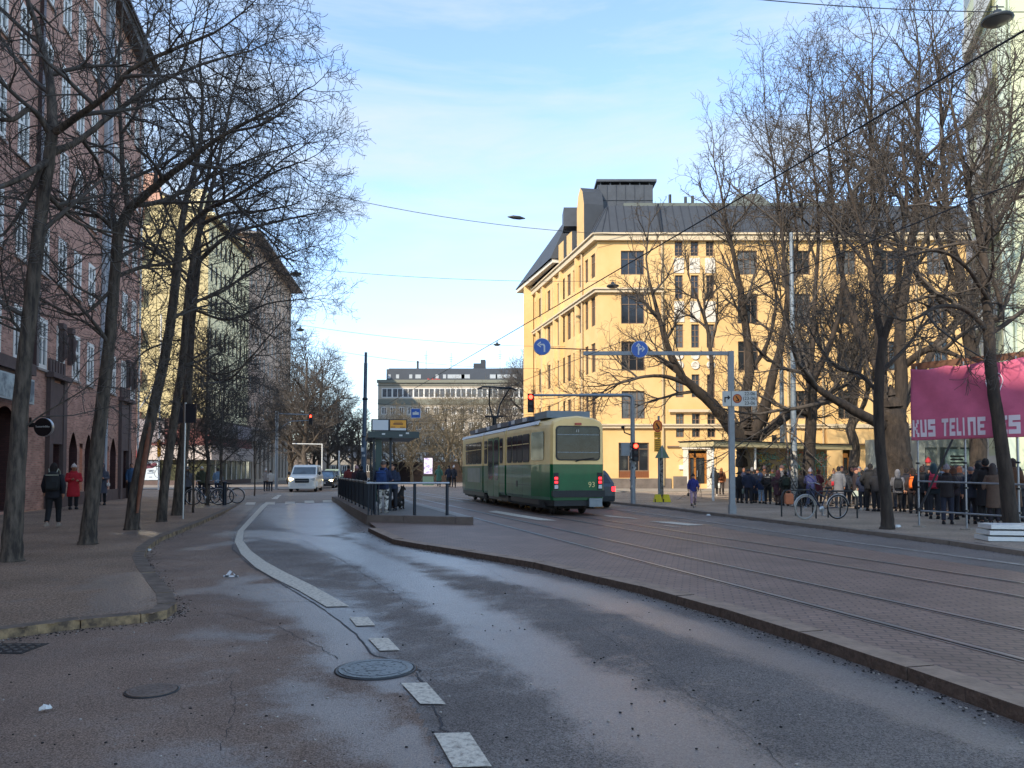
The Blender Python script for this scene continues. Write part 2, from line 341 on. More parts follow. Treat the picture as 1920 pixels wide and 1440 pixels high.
# track bed of red-brown setts, rails, granite edge
m_setts = brickmat('track_setts', '#7c6659', '#8a7265', '#5a4c45', .20, .10, .010, .60, rot=R(13.5), swap=False, bump=.5, var=.3)
m_setts.node_tree.nodes['Principled BSDF'].inputs['Specular IOR Level'].default_value = .6
innerT = inset([Vector((p[0],p[1],0)) for p in kerbT], .22, 1)
b = MB()
trk_far = [Vector((-9.5,47.9,0)), Vector((1.0,47.9,0))]
edgeR = line([(1140,955),(1200,966),(1300,981),(1400,998),(1500,1012),(1640,1033),(1780,1053),(1920,1074),(2200,1117),(2600,1180)])
polyT = [(p.x, p.y, 0) for p in innerT[::-1]]+[(p.x, p.y, 0) for p in [Vector((-8.9,39,0))]]
bed = [(p.x, p.y) for p in innerT]+[(p.x, p.y) for p in edgeR[::-1]]
bedP = bed + [(2.6,47.9),(-8.7,47.9)]
b.poly([(x, y, 0) for x, y in bed[:len(innerT)]]+[(p.x, p.y, 0) for p in edgeR[::-1]]+[(2.8,36,0),(-7.6,36,0)])
struct('tram_track_bed', b, m_setts)
b = MB(); ribbon(b, kerbT[2:], .26, lambda y: zl(y), .004, side=1, ms=1); struct('track_kerb', b, [mat('wet_granite_kerb', '#8c7867', .75, var=.3, vs=5, bump=.4, bs=25), mat('shaded_grimy_kerb_side', '#54463d', .9, var=.4, vs=14, bump=.8, bs=30)])  # side faces coloured darker: their shade is put into the colour, along with grime
b = MB(); b.poly([(-14,35.9,.001),(16,35.9,.001),(16,48,.001),(-16,48,.001)]); struct('crossing_asphalt', b, m_far)
m_rail = mat('polished_rail', '#a2a3a4', .36, .7, var=.1, vs=2); m_groove = mat('rail_groove', '#0e0e10', .8)
def rail(pA, pB):
    A, B = G(*pA), G(*pB); u = (B-A); u.z = 0; u.normalize(); n = Vector((-u.y, u.x, 0)); s = A-u*7; e_ = A+u*75
    b = MB()
    for o0, o1, z, m in ((-.075,-.045,.003,1), (-.045,.02,.008,0), (.02,.062,.0035,1), (.062,.085,.006,0)):
        b.poly([tuple(Vector((p.x, p.y, z))+n*o) for p, o in ((s,o1),(s,o0),(e_,o0),(e_,o1))], m)
    return struct('tram_rail', b, [m_rail, m_groove])
rail((1920,1238),(1200,1051.7)); rail((1920,1181.9),(1200,1025.5)); rail((1920,1120),(1200,997)); rail((1920,1094),(1200,985.7))
# right lane, kerb and square
stR = [(line([(1000,960),(1150,972),(1300,985)]), [.8,.6,.5], .8), (line([(1350,1000),(1600,1035)]), [.4,.3], .4)]
laneR = [(p.x, p.y) for p in edgeR]+[(14,-2),(30,8),(30,11)]+[(p.x, p.y) for p in kerbR]+[(2.0,47.9),(1.2,47.9)]
grid('far_traffic_lane', -2, 26, 4, 40, .2, lambda P: np.full(len(P), -.005), m_asph, stR, lambda c: in_poly(c, laneR))
kR = [Vector((p.x, p.y, 0)) for p in kerbR]
b = MB(); ribbon(b, kR, .25, -.01, .085, side=-1); struct('right_kerb', b, m_granite)
inR = inset(kR, .2, -1); polyR = [(p.x, p.y) for p in inR]+[(inR[-1].x-.2, 44),(8,51.2),(60,51.2),(60,5),(30,5)]
grid('right_pavement', 2, 50, 6, 51, .3, lambda P: np.full(len(P), .078), mat('x','#000000') if 0 else wetmat('square_pavement', '#5b534a', '#7c7266', grain=26), [], lambda c: in_poly(c, polyR))
b = MB(); b.prism([(7.4,51.2),(60,51.2),(60,58.9),(7.4,58.9)], -.1, .13)
struct('building_pavement', b, mat('pale_paving', '#8a8378', .8, var=.15, vs=1.4))
b = MB(); b.prism([(-60,60.2),(-9.5,60.2),(-11.8,78),(-60,78)], -.1, .05); struct('far_left_pavement', b, mat('pale_paving2', '#7d756c', .8, var=.2, vs=1))
# painted markings
m_mark = mat('worn_road_paint', '#cbc4b4', .75, col2='#827b71', vs=24, fac=(.46,.70), bump=.4, bs=60)
def strip(pl, pr, z, name='road_marking', m=None):
    b = MB()
    for i in range(len(pl)-1): b.poly([(pl[i].x,pl[i].y,z(pl[i].y)), (pr[i].x,pr[i].y,z(pr[i].y)), (pr[i+1].x,pr[i+1].y,z(pr[i+1].y)), (pl[i+1].x,pl[i+1].y,z(pl[i+1].y))])
    return struct(name, b, m or m_mark)
zz = lambda y: float(zl(y))+.010
L_ = [(612,1139),(560,1108),(510,1083),(478,1064),(452,1040),(440,1016),(446,996),(468,972),(492,950),(513,936)]
R_ = [(655,1138),(590,1101),(535,1074),(498,1054),(470,1033),(455,1014),(457,996),(478,973),(502,950),(521,936)]
strip(line(L_, W), line(R_, W), zz)
for q in ([(655,1159),(690,1158),(704,1174),(668,1175)], [(690,1198),(728,1198),(750,1221),(712,1222)], [(752,1283),(800,1282),(836,1323),(788,1322)], [(814,1378),(880,1376),(922,1440),(850,1442)], [(888,1530),(975,1530),(1050,1620),(950,1625)]):
    p = line(q, W); strip([p[0], p[3]], [p[1], p[2]], zz)
for q in ([(463,943),(480,943),(477,947),(459,947)], [(498,942.5),(516,942.5),(515,947),(496,947)], [(535,942),(553,942),(553,946),(534,946)], [(571,940),(588,940),(590,944.5),(571,944.5)], [(605,939),(622,939),(625,943.5),(606,943.5)],
          [(515,932),(525,931),(520,937),(512,937)], [(520,929),(528,929),(526,931),(518,931)]):
    p = line(q, -.03); strip([p[0], p[3]], [p[1], p[2]], lambda y: float(zl(y))+.009)
strip(line([(1130,951),(1300,973),(1500,1003),(1700,1029),(1920,1058),(2400,1122)]), line([(1130,952.3),(1300,974.5),(1500,1004.7),(1700,1031.2),(1920,1061),(2400,1126)]), lambda y: .003, m=mat('faded_road_paint','#99948c',.7,col2='#5d5956',vs=9,fac=(.42,.62)))
for q in ([(1215,978),(1260,979),(1322,985),(1290,986)], [(1130,966),(1190,972),(1200,974),(1140,969)], [(1240,985),(1275,989),(1282,990),(1250,987)], [(930,958),(1045,977),(1010,976),(915,960)]):
    p = line(q); strip([p[0], p[3]], [p[1], p[2]], lambda y: .011)
b = MB()
for q in ([(420,1083),(428,1083),(436,1073),(431,1070)], [(431,1070),(436,1073),(440,1083),(447,1083)], [(419,1080),(447,1080),(447,1083.5),(419,1083.5)]): polyflat(b, line(q, W), W+.010)
struct('painted_triangle', b, mat('fresh_paint', '#d0d0cc', .6))
# manhole covers and drain
def manhole(px, py, r, label, wetm):
    p = G(px, py, W); b = MB(); t = thing('manhole_cover', label, 'manhole cover', (p.x, p.y, W+.004))
    b.lathe([(r*1.10,.0),(r*1.10,.005),(r*1.0,.007),(r*1.0,.004)], n=32); part('rim', b, m_dark, t)
    b = MB()
    for k in (1.2, 3.3):
        r0 = r*k/4.2; b.loft([[(q_*math.cos(6.2832*j/28), q_*math.sin(6.2832*j/28), z_) for j in range(28)] for q_, z_ in ((r0,.0115),(r0+.004,.0148),(r0+.012,.0148),(r0+.016,.0115))][::-1], 0, True, False)
    for k in range(40):
        a = k*2.4; q_ = r*.9*math.sqrt(k/40); b.box(q_*math.cos(a)-.01,q_*math.cos(a)+.01,q_*math.sin(a)-.01,q_*math.sin(a)+.01,.008,.0145)
    b.loft([[(rr_*math.cos(6.2832*j/28), rr_*math.sin(6.2832*j/28), z_) for j in range(28)] for rr_, z_ in ((.002,.0128),(r*.99,.0122),(r*.995,.004))][::-1], 0, False, False); part('lid', b, wetm or mat('rusty_iron', '#665950', .75, .0, var=.25, vs=20), t)
manhole(705, 1256, .3, 'wet round manhole cover beside the dashed line', mat('wet_iron', '#4d5356', .3, .5, var=.35, vs=16, bump=.4, bs=40))
manhole(285, 1297, .17, 'small brown manhole cover in the foreground asphalt', None)
p = G(8, 1217, W); t = thing('storm_drain', 'iron storm drain grating beside the left granite kerb', 'drain', (p.x, p.y, W)); b = MB()
b.box(-.28,.28,-.2,.2,.0,.008); part('frame', b, m_dark, t); b = MB()
for i in range(6):
    for j in range(4): b.lathe([(.025,.008),(.025,.014),(.018,.014)], (-.22+.088*i, -.14+.09*j, 0), 8)
part('grating', b, mat('drain_iron', '#55504c', .6, .4), t)
# litter
def litter(px, py, s, label, z=W):
    p = G(px, py, z); b = MB(); r = random.Random(int(px)); n = 9
    ring = [[(s*(1-.25*k)*math.cos(6.28*j/n)*r.uniform(.6,1.2), s*.6*(1-.25*k)*math.sin(6.28*j/n)*r.uniform(.6,1.2), .012+k*s*.22+r.uniform(0,.02)) for j in range(n)] for k in range(3)]
    b.loft(ring, 0, False); o = part('litter', b, m_white, None, (p.x, p.y, z+.004), .4); tag(o, label, 'litter')
litter(85, 1336, .045, 'crumpled white wrapper on the foreground asphalt')
litter(1328, 968, .10, 'white scrap lying at the right kerb below the gantry pole', 0)
litter(1684, 990, .12, 'white crumpled scrap beside the slender right trunk', .08)
litter(280, 1034, .05, 'white paper scrap by the bend of the left kerb', ZL)
# older tar seams and hairline cracks
b = MB(); cr_ = random.Random(21)
def crack(pts, w0, w1):
    P = line(pts, W); fine = []
    for i in range(len(P)-1):
        n = max(2, int((P[i+1]-P[i]).length/.07))
        for k in range(n): fine.append(P[i].lerp(P[i+1], k/n)+Vector((cr_.gauss(0,.012), cr_.gauss(0,.012), 0)))
    for i in range(len(fine)-1):
        a, c = fine[i], fine[i+1]; d = (c-a).normalized(); nn = Vector((-d.y, d.x, 0))*cr_.uniform(w0, w1)*.5
        z = max(float(zl(a.y)), float(zl(c.y)))+.0062
        b.poly([(q.x, q.y, z) for q in (a-nn, c-nn*.9, c+nn*.9, a+nn)])
for pts, w0, w1 in (([(300,1160),(420,1150),(520,1175),(600,1215),(640,1240)],.004,.010), ([(780,1262),(800,1300),(830,1360),(868,1440)],.008,.02), ([(480,1130),(560,1128),(640,1132)],.006,.014), ([(250,1060),(262,1100),(250,1140)],.006,.012),
 ([(880,1048),(1010,1120),(1180,1220),(1400,1380),(1500,1460)],.002,.006), ([(560,1010),(640,1050),(780,1140)],.004,.010), ([(430,1262),(440,1330),(410,1420)],.002,.006)): crack(pts, w0, w1)
struct('road_cracks', b, MATS['crack_tar'])
b = MB(); rr = random.Random(3)
for path_, zz_, n_, side_ in ((kerbL, W, 700, -1), (kerbT, W, 900, -1), (kerbR, 0, 260, 1)):
    for i in range(n_):
        k = rr.randrange(len(path_)-1); f = rr.random(); p0, p1 = path_[k], path_[k+1]; q = p0.lerp(p1, f); d = (p1-p0); d.z = 0
        if d.length < .01 or q.y > 30: continue
        d.normalize(); off = abs(rr.gauss(0,.09))+.02; nrm = Vector((-d.y, d.x, 0))*side_; q = q+nrm*off; s = rr.uniform(.004,.014); zq = (float(zl(q.y)) if zz_ else 0)+.006
        b.ball((q.x,q.y,zq), (s, s*rr.uniform(.5,1), s*.4), 5, 3, 0 if rr.random() < .8 else 1)
for i in range(260):
    px, py = rr.uniform(0, 1500), rr.uniform(1090, 1440); p = G(px, py, W)
    if in_poly(np.array([[p.x, p.y]]), bed)[0] or in_poly(np.array([[p.x, p.y]]), poly)[0]: continue
    s = rr.uniform(.004, .012); b.ball((p.x, p.y, W+.002+s*.3), (s, s*.8, s*.5), 6, 3, rr.choice((0,0,1)))
o = part('loose_grit', b, [mat('dark_grit','#1a1818',.8), mat('pale_grit','#a09a92',.8)]); tag(o, 'loose grit scattered over the foreground asphalt', 'grit', kind='stuff')
# ------------------------------------------------------------------ buildings
def facade(mb, O, u, Wd, z0, z1, holes, depth=.2, m=0, mr=None, arches=()):
    u = Vector((u[0], u[1], 0)).normalized(); O = Vector((O[0], O[1], 0)); n = Vector((u.y, -u.x, 0)); mr = m if mr is None else mr
    P = lambda s, z, d=0: tuple(O+u*s-n*d+Vector((0,0,z)))
    us = sorted({0, Wd, *[h[0] for h in holes], *[h[1] for h in holes]}); zs = sorted({z0, z1, *[h[2] for h in holes], *[h[3] for h in holes]})
    us = [x for x in us if 0 <= x <= Wd]; zs = [z for z in zs if z0 <= z <= z1]
    for k in range(len(zs)-1):
        zc = (zs[k]+zs[k+1])/2; act = [h for h in holes if h[2] < zc < h[3]]; st = us[0]
        for i in range(len(us)-1):
            uc = (us[i]+us[i+1])/2; inside = any(h[0] < uc < h[1] for h in act)
            if inside:
                if us[i] > st: mb.poly([P(st,zs[k]), P(us[i],zs[k]), P(us[i],zs[k+1]), P(st,zs[k+1])], m)
                st = us[i+1]
        if st < us[-1]: mb.poly([P(st,zs[k]), P(us[-1],zs[k]), P(us[-1],zs[k+1]), P(st,zs[k+1])], m)
    for h in holes:
        a, c, za, zb = h[:4]; d = h[4] if len(h) > 4 else depth
        for q in ([(a,za),(a,zb)], [(c,zb),(c,za)], [(c,za),(a,za)], [(a,zb),(c,zb)]):
            mb.poly([P(*q[0]), P(*q[0],d), P(*q[1],d), P(*q[1])], mr)
    for a, c, zb, hh, pointed in arches:       # fill the corners of a rectangular opening to leave an arch
        K = 8
        for sgn in (0, 1):
            pts = []
            for i in range(K+1):
                t = i/K; xx = t
                yy = math.sqrt(max(0, 1-(1-t)**2)) if not pointed else (1-(1-t)**1.6)
                pts.append((xx*(c-a)/2, yy*hh))
            q = [(a+x if sgn == 0 else c-x, zb-hh+y) for x, y in pts]
            crn = (a, zb) if sgn == 0 else (c, zb)
            for i in range(K):
                tri = [P(*crn), P(*q[i]), P(*q[i+1])]
                mb.poly(tri if sgn == 0 else tri[::-1], m)
WC = {}
def winmesh(wd, h, cols, rows, fr, gl, ft=.05, dp=.06, transom=None):
    key = (round(wd,2), round(h,2), cols, tuple(rows), fr.name, gl.name, ft)
    if key in WC: return WC[key]
    b = MB(); x0, x1 = -wd/2, wd/2
    b.box(x0, x0+ft, -dp, 0, 0, h); b.box(x1-ft, x1, -dp, 0, 0, h); b.box(x0+ft, x1-ft, -dp, 0, 0, ft); b.box(x0+ft, x1-ft, -dp, 0, h-ft, h)
    for i in range(1, cols): x = x0+wd*i/cols; b.box(x-ft*.45, x+ft*.45, -dp*.9, 0, ft, h-ft)
    for r in rows: b.box(x0+ft, x1-ft, -dp*.85, -.002, h*r-ft*.35, h*r+ft*.35)
    g = MB(); g.poly([(x0+ft*.5,-.012,ft*.5),(x1-ft*.5,-.012,ft*.5),(x1-ft*.5,-.012,h-ft*.5),(x0+ft*.5,-.012,h-ft*.5)])
    WC[key] = (b.mesh('window', [fr]), g.mesh('pane', [gl])); return WC[key]
def window(par, O, u, s, z, wd, h, cols, rows, fr, gl, depth=.12, name='window', ft=.05):
    u = Vector((u[0], u[1], 0)).normalized(); n = Vector((u.y, -u.x, 0)); a, g = winmesh(wd, h, cols, rows, fr, gl, ft)
    p = Vector((O[0], O[1], 0))+u*s-n*depth; o = link(name, a, par, (p.x, p.y, z), math.atan2(u.y, u.x)); link('pane', g, o)
    return o
TH = math.atan(.236)      # the street runs 13.3 degrees left of the view
wr = random.Random(11)
# ---- red brick building on the left: its frame has y along the street (away), facade looking +x
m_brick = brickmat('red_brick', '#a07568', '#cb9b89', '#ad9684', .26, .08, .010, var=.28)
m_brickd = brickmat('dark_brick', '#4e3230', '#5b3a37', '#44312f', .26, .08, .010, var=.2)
m_stoneb = mat('brown_stone', '#5b4d4a', .85, var=.18, vs=2.5, bump=.2, bs=20)
rb = thing('brick_building', 'dark red brick apartment building with tall white windows filling the left edge', 'building', (-21.5,44,0), TH)
RB = lambda Y: (Y-44)/math.cos(TH)+56          # facade coordinate for a distance Y
holes = []; wl = []; arches = []
cols_ = [19.2,21.2,23.2,25.2,27.2,29.4,31.4,33.3,35.3,39.0,41.0,42.9]
for fz, hh in ((5.4,1.95),(9.05,1.95),(12.65,2.0),(16.2,2.0),(19.75,2.0),(22.4,1.1)):
    for Y in cols_:
        s = RB(Y); holes.append((s-.5, s+.5, fz, fz+hh)); wl.append((s, fz, hh))
for Y in (33.2,35.3,39.3,42.5):
    s = RB(Y); holes.append((s-.55, s+.55, 0.25, 3.15, .45)); arches.append((s-.55, s+.55, 3.15, .75, True))
for Y in (34.25,38.3): s = RB(Y); holes.append((s-.22, s+.22, .6, 2.7, .3))
for Y in (30.9,41.2): s = RB(Y); holes.append((s-.6, s+.6, 0.05, 2.55, .5))
for Y in (26.2,23.4): s = RB(Y); holes.append((s-.95, s+.95, .1, 3.7, .8)); arches.append((s-.95, s+.95, 3.7, .95, False))
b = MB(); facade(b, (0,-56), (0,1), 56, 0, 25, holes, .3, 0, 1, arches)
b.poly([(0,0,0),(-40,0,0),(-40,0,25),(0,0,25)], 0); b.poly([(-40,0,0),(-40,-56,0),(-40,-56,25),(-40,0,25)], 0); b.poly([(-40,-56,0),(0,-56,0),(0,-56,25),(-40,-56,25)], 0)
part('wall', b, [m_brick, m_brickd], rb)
b = MB(); b.prism([(-.5,-56.6),(.55,-56.6),(.55,.45),(-.5,.45)], 24.7, 25.15); b.prism([(-.6,-56.6),(.8,-56.6),(.8,.7),(-.6,.7)], 25.153, 25.3)
rf = part('roof', b, mat('dark_eaves', '#3d3533', .6), rb)
b = MB(); b.add([(.8,-56.6,25.3),(.8,.7,25.3),(-12,-6,29.5),(-12,-50,29.5),(-25,.7,25.3),(-25,-56.6,25.3)], [(0,1,2,3),(1,4,2),(4,5,3,2),(5,0,3)]); part('roof_sheet', b, m_roof, rf)
sillq = MB(); sillq.box(-.56,.56,-.12,-.0,-.09,-.003); sillm = sillq.mesh('sill', [mat('pale_sill', '#8f8781', .7)])
for s, fz, hh in wl:
    link('sill', sillm, window(rb, (0,-56), (0,1), s, fz, 1.0, hh, 2, (.62,) if hh > 1.5 else (), m_whitep, wr.choice((m_glass, m_glass2)), .04, ft=.17))
for Y in (30.9,41.2):
    b = MB(); y = -56+RB(Y); b.box(.003,.16,y-1.0,y-.603,0,5.15); b.box(.003,.16,y+.603,y+1.0,0,5.15); b.box(.003,.12,y-.6,y+.6,2.56,5.0); b.box(.003,.3,y-1.15,y+1.15,5.153,5.35)
    for k in range(6): b.box(.003,.10,y-.9+.32*k,y-.72+.32*k,5.35,5.9)
    part('stone_portal', b, m_stoneb, rb)
b = MB(); b.box(.003,.45,-56+RB(14),-56+RB(27.6),4.9,5.3); b.box(.003,.3,-56+RB(14),-56+RB(27.6),4.72,4.898)
part('stone_ledge', b, m_stoneb, rb)
b = MB(); y0, y1 = -56+RB(4), -56+RB(30.1); b.box(.004,.05,y1+.1,-.02,0,.55)
part('plinth', b, m_stoneb, rb)
for Y in (30.9,41.2):      # carved scroll columns between the first-floor windows
    for d in (-.05, 1.05):
        y = -56+RB(Y)+d+.45; b = MB(); b.box(.003,.2,y-.2,y+.2,7.25,7.5); b.box(.003,.14,y-.12,y+.12,5.95,7.25)
        b.tube([(.14,y,7.2),(.24,y,6.9),(.2,y,6.5),(.24,y,6.2),(.14,y,6.0)], [.07,.11,.08,.09,.05], 8); part('carved_console', b, m_stoneb, rb)
b = MB(); y = -56+RB(37.1); b.box(.003,.16,y-.32,y+.32,2.6,24.7); b.tube([(.25,y,24.6),(.25,y,.3)], .07, 8); part('downpipe', b, mat('pale_downpipe', '#a9aeb4', .5, .1, var=.05, vs=3), rb)
b = MB(); y = -56+RB(28.6); b.box(.003,.14,y-.12,y+.12,5.4,24.7); part('downpipe', b, mat('brown_downpipe', '#3f2c2b', .5), rb)
b = MB(); y = -.12; b.tube([(.1,y,24.6),(.1,y,.3)], .06, 8); part('downpipe', b, m_whitep, rb)
for Y, hw, zt in ((33.2,.55,2.4),(35.3,.55,2.4),(39.3,.55,2.4),(42.5,.55,2.4),(30.9,.6,2.5),(41.2,.6,2.5),(26.2,.95,3.6),(23.4,.95,3.6)):
    y = -56+RB(Y); d = -.44 if hw == .55 else (-.49 if hw == .6 else -.78)
    b = MB(); b.box(d-.06,d,y-hw,y+hw,.06,3.7 if hw > .9 else (3.15 if hw == .55 else 2.55)); dd = part('door', b, mat('dark_door_glass', '#17181b', .15, var=.3, vs=2), rb)
    b = MB(); b.box(d,d+.05,y-hw+.01,y-hw+.1,.1,zt); b.box(d,d+.05,y+hw-.1,y+hw-.01,.1,zt); b.box(d,d+.05,y-.04,y+.04,.1,zt-.1); b.box(d,d+.05,y-hw+.1,y+hw-.1,zt-.1,zt); b.box(d,d+.05,y-hw+.1,y+hw-.1,.1,.3)
    part('door_frame', b, mat('dark_red_wood', '#3d2322', .5), dd)
# shop signs on it
so = thing('shop_sign', 'blue grey picture sign board above the dark arch at the left edge', 'sign', (-21.5,44,0), TH)
b = MB(); ya, yb = -56+RB(22), -56+RB(26.95); b.box(.5,.62,ya,yb,3.82,4.68); part('sign_box', b, mat('pale_sign_frame', '#a8b4b8', .5), so)
b = MB(); b.box(.622,.632,ya+.05,yb-.05,3.88,4.62); part('sign_face', b, mat('sign_picture', '#3d5263', .4, col2='#a9bcc0', vs=1.5, fac=(.4,.6)), so)
b = MB(); b.box(.633,.64,yb-1.3,yb-1.05,4.0,4.35); b.ball((.636,yb-1.18,4.42),(.01,.09,.09),8,4); b.box(.633,.64,yb-.95,yb-.5,4.1,4.28); part('sign_figure', b, m_white, so)
def text(s, size, m, parent, loc, rot, name='lettering', ext=.004, align='CENTER', sx=1):
    c = bpy.data.curves.new(name, 'FONT'); c.body = s; c.size = size; c.extrude = ext; c.align_x = align; c.align_y = 'CENTER'; c.materials.append(m)
    t_ = bpy.data.objects.new(name, c); COL.objects.link(t_); me = bpy.data.meshes.new_from_object(t_.evaluated_get(bpy.context.evaluated_depsgraph_get())); bpy.data.objects.remove(t_)
    o = link(name, me, parent, loc); o.rotation_euler = rot; return o
p = D(82, 801, 28.3); rs = thing('round_shop_sign', 'round black hanging sign with white writing on the brick wall', 'sign', tuple(p), 0)
b = MB(); b.lathe([(.31,-.06),(.34,-.05),(.34,.05),(.31,.06)], n=32); b.xf(Matrix.Rotation(R(90),4,'X')); part('sign_disc', b, mat('black_sign', '#101218', .35), rs)
b = MB(); b.lathe([(.335,-.062),(.35,-.03),(.35,.03),(.335,.062)], n=32); b.xf(Matrix.Translation((.012,.01,0)) @ Matrix.Rotation(R(90),4,'X')); part('rim', b, m_chrome, rs)
b = MB(); b.box(-.7,-.3,-.03,.03,.0,.16); b.box(-.52,-.46,-.03,.03,.17,.36); part('bracket', b, m_dark, rs)
text('Suutarinliike', .105, m_white, rs, (-.0,-.075,.02), (R(90),0,0))
# ---- pale yellow building beyond the side street
m_yel = mat('shaded_olive_cladding', '#bcae80', .8, var=.10, vs=.6); m_yel2 = mat('pale_yellow_render', '#f2e2b2', .85, var=.08, vs=.7)  # gable dulled and street face lightened: shade and light put into their colours
m_orange = mat('salmon_panel', '#b88f7c', .8, var=.1, vs=2); m_greyb = mat('grey_cladding', '#8b8385', .8, var=.08, vs=2)
ya = D(385, 910, 77); gl0 = X(246, 77); cx = ya.x
yb_ = thing('yellow_building', 'pale yellow apartment building with a brown canopy behind the left trees', 'building', (cx,77,0), 0)
th2 = math.atan2(15, -31.7+30.7+.0+ -.0); du = Vector((X(463,92)-cx, 15, 0)); Ls = du.length; un = du.normalized()
b = MB(); GW = cx-gl0
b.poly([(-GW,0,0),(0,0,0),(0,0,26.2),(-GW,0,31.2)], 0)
hs = []; ws = []
for fz in (7.6,10.9,14.2,17.5,20.8,24.0):
    for k in range(9):
        s = 1.1+k*(Ls-1.8)/8.6; hs.append((s-.32, s+.32, fz, fz+1.9)); ws.append((s, fz))
facade(b, (0,0), (un.x,un.y), Ls, 0, 27.2, hs, .15, 1, 1)
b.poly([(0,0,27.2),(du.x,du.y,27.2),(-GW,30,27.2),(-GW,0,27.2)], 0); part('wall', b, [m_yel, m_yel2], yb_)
for s, fz in ws: window(yb_, (0,0), (un.x,un.y), s, fz, .64, 1.9, 1, (.3,), m_brownp, m_glass, .1)
b = MB()
for i in range(6): z = 5.9+i*4.2; b.box(-GW,-GW+.95,-.7,-.003,z,z+1.5); 
part('balcony', b, m_orange, yb_)
b = MB(); b.box(-GW,-GW+2.6,-.15,-.003,28.5,31.6); part('stair_tower', b, m_orange, yb_)
b = MB(); 
for i in range(9): z = 8.3+2.2*i; b.box(-GW+1.2,-.02,-.03,-.003,z,z+.05)
for x in (-5.2,-3.4,-1.7): b.box(x,x+.05,-.028,-.003,7,27)
part('cladding_joints', b, mat('joint_line', '#7d7045', .8), yb_)
b = MB(); b.add([(-GW-.5,-.6,31.4),(.4,-.6,26.9),(.4+du.x,du.y,26.9),(-GW,30,31.4)], [(0,1,2,3)]); b.add([(-3.6,-.4,28.9),(.5,-.5,27.2),(du.x+.5,du.y,27.5),(-2,16,29.5),], [(0,1,2,3)]); part('roof', b, m_roof, yb_)
b = MB(); q = Vector((.4,0,0)); b.prism([(.0,-.4),(.7,-.4),(du.x+.7,du.y),(du.x,du.y)], 27.2, 27.5)
b.box(-2.6,-.8,.5,3,27.3,30.2); part('chimney', b, m_yel2, yb_)
# lower shop storey with white fascia and brown canopy
b = MB(); n2 = Vector((un.y,-un.x,0)); A0 = n2*.7; B0 = du+n2*.7
def band(b, z0, z1, off, m=0, xl=-GW):
    b.prism([(xl,-off),(off*n2.x+.02,-off),(du.x+off*n2.x,du.y+off*n2.y),(du.x,du.y),(0,.0),(xl,.0)], z0, z1, m)
band(b, 3.98, 5.6, .55); cn = part('canopy', b, [mat('brown_red_boards', '#70423e', .7, var=.15, vs=.8, stretch=(1,1,5))], yb_)
b = MB(); b.box(-GW,-3.9,-.62,-.553,4.3,6.6); b.prism([(.6,-.5),(.66,-.5),(du.x+.66,du.y),(du.x+.6,du.y)], 5.0, 6.5); part('balcony_screen', b, m_greyb, yb_)
b = MB(); band(b, 5.603, 6.7, .5); part('dark_eave', b, mat('dark_brown_eave', '#4a3430', .7, var=.1, vs=1), yb_)
b = MB(); band(b, 2.55, 3.977, .9); part('fascia', b, mat('shop_fascia', '#b8ada6', .6, var=.05, vs=1), yb_)
b = MB(); band(b, .5, 2.547, .35); part('shop_window', b, mat('shop_glass', '#3b3d30', .1, col2='#8a8a66', vs=.45, fac=(.45,.75)), yb_)
b = MB(); band(b, 0, .497, .5); part('plinth', b, m_stoneb, yb_)
b = MB()
for k in range(9):
    q = du*(k/8)+n2*.37; b.obox((q.x,q.y,1.52), (un.x,un.y), .06, .06, 1.02)
for x in (-6.5,-3.6,-1.7): b.box(x,x+.12,-.42,-.353,.5,2.54)
part('shop_frame', b, m_whitep, yb_)
b = MB(); b.box(-GW+.2,-GW+1.5,-1.5,-.91,2.7,3.5); part('red_awning', b, mat('red_awning', '#c8322c', .6), yb_)
po = thing('advert_poster', 'white poster with a dark plum splash in the shop window', 'poster', (X(288,77),76.45,0), 0)
b = MB(); b.box(-.85,.85,-.02,.02,.55,2.45); part('sheet', b, mat('poster_paper', '#bcc9d2', .5), po)
b = MB(); b.ball((-.1,-.025,1.95),(.55,.015,.25),9,5); b.ball((.35,-.025,2.1),(.3,.015,.2),7,4); b.ball((-.45,-.025,1.8),(.3,.015,.15),7,4); part('splash', b, mat('plum_ink', '#5a2437', .5), po)
b = MB(); 
for z, w_ in ((1.5,.6),(1.35,.4),(1.2,.65),(.8,.3)): b.box(-w_/2,w_/2,-.03,-.021,z,z+.06)
part('print', b, mat('blue_ink', '#39506e', .5), po)
# ---- brown building continuing the row
P0 = Vector((X(463,92), 92, 0)); P1 = Vector((X(543,122), 122, 0)); d3 = P1-P0; L3 = d3.length; u3 = d3.normalized(); n3 = Vector((u3.y,-u3.x,0))
m_brn = mat('brown_render', '#bb9d86', .85, var=.12, vs=.5); m_cream = mat('cream_render', '#a89c8e', .8, var=.08, vs=.8)
bb = thing('brown_building', 'tall brown stone apartment building with overhanging eave ending the left row', 'building', (P0.x,P0.y,0), 0)
hs = []; ws = []
for k in range(11):
    s = 1.6+k*(L3-3)/10
    for fz in (8.2,11.3,14.4,17.5,20.6,23.7,26.6): hs.append((s-.55,s+.55,fz,fz+1.8)); ws.append((s,fz))
b = MB(); facade(b, (0,0), (u3.x,u3.y), L3, 6.5, 30, hs, .2); b.poly([(-20,0,0),(0,0,0),(0,0,30),(-20,0,30)]); e3 = (d3.x-20, d3.y, 0)
b.poly([(d3.x,d3.y,0),(d3.x-20,d3.y,0),(d3.x-20,d3.y,30),(d3.x,d3.y,30)]); part('wall', b, m_brn, bb)
for s, fz in ws: window(bb, (0,0), (u3.x,u3.y), s, fz, 1.1, 1.8, 2, (), m_whitep, m_glass2, .14, ft=.09)
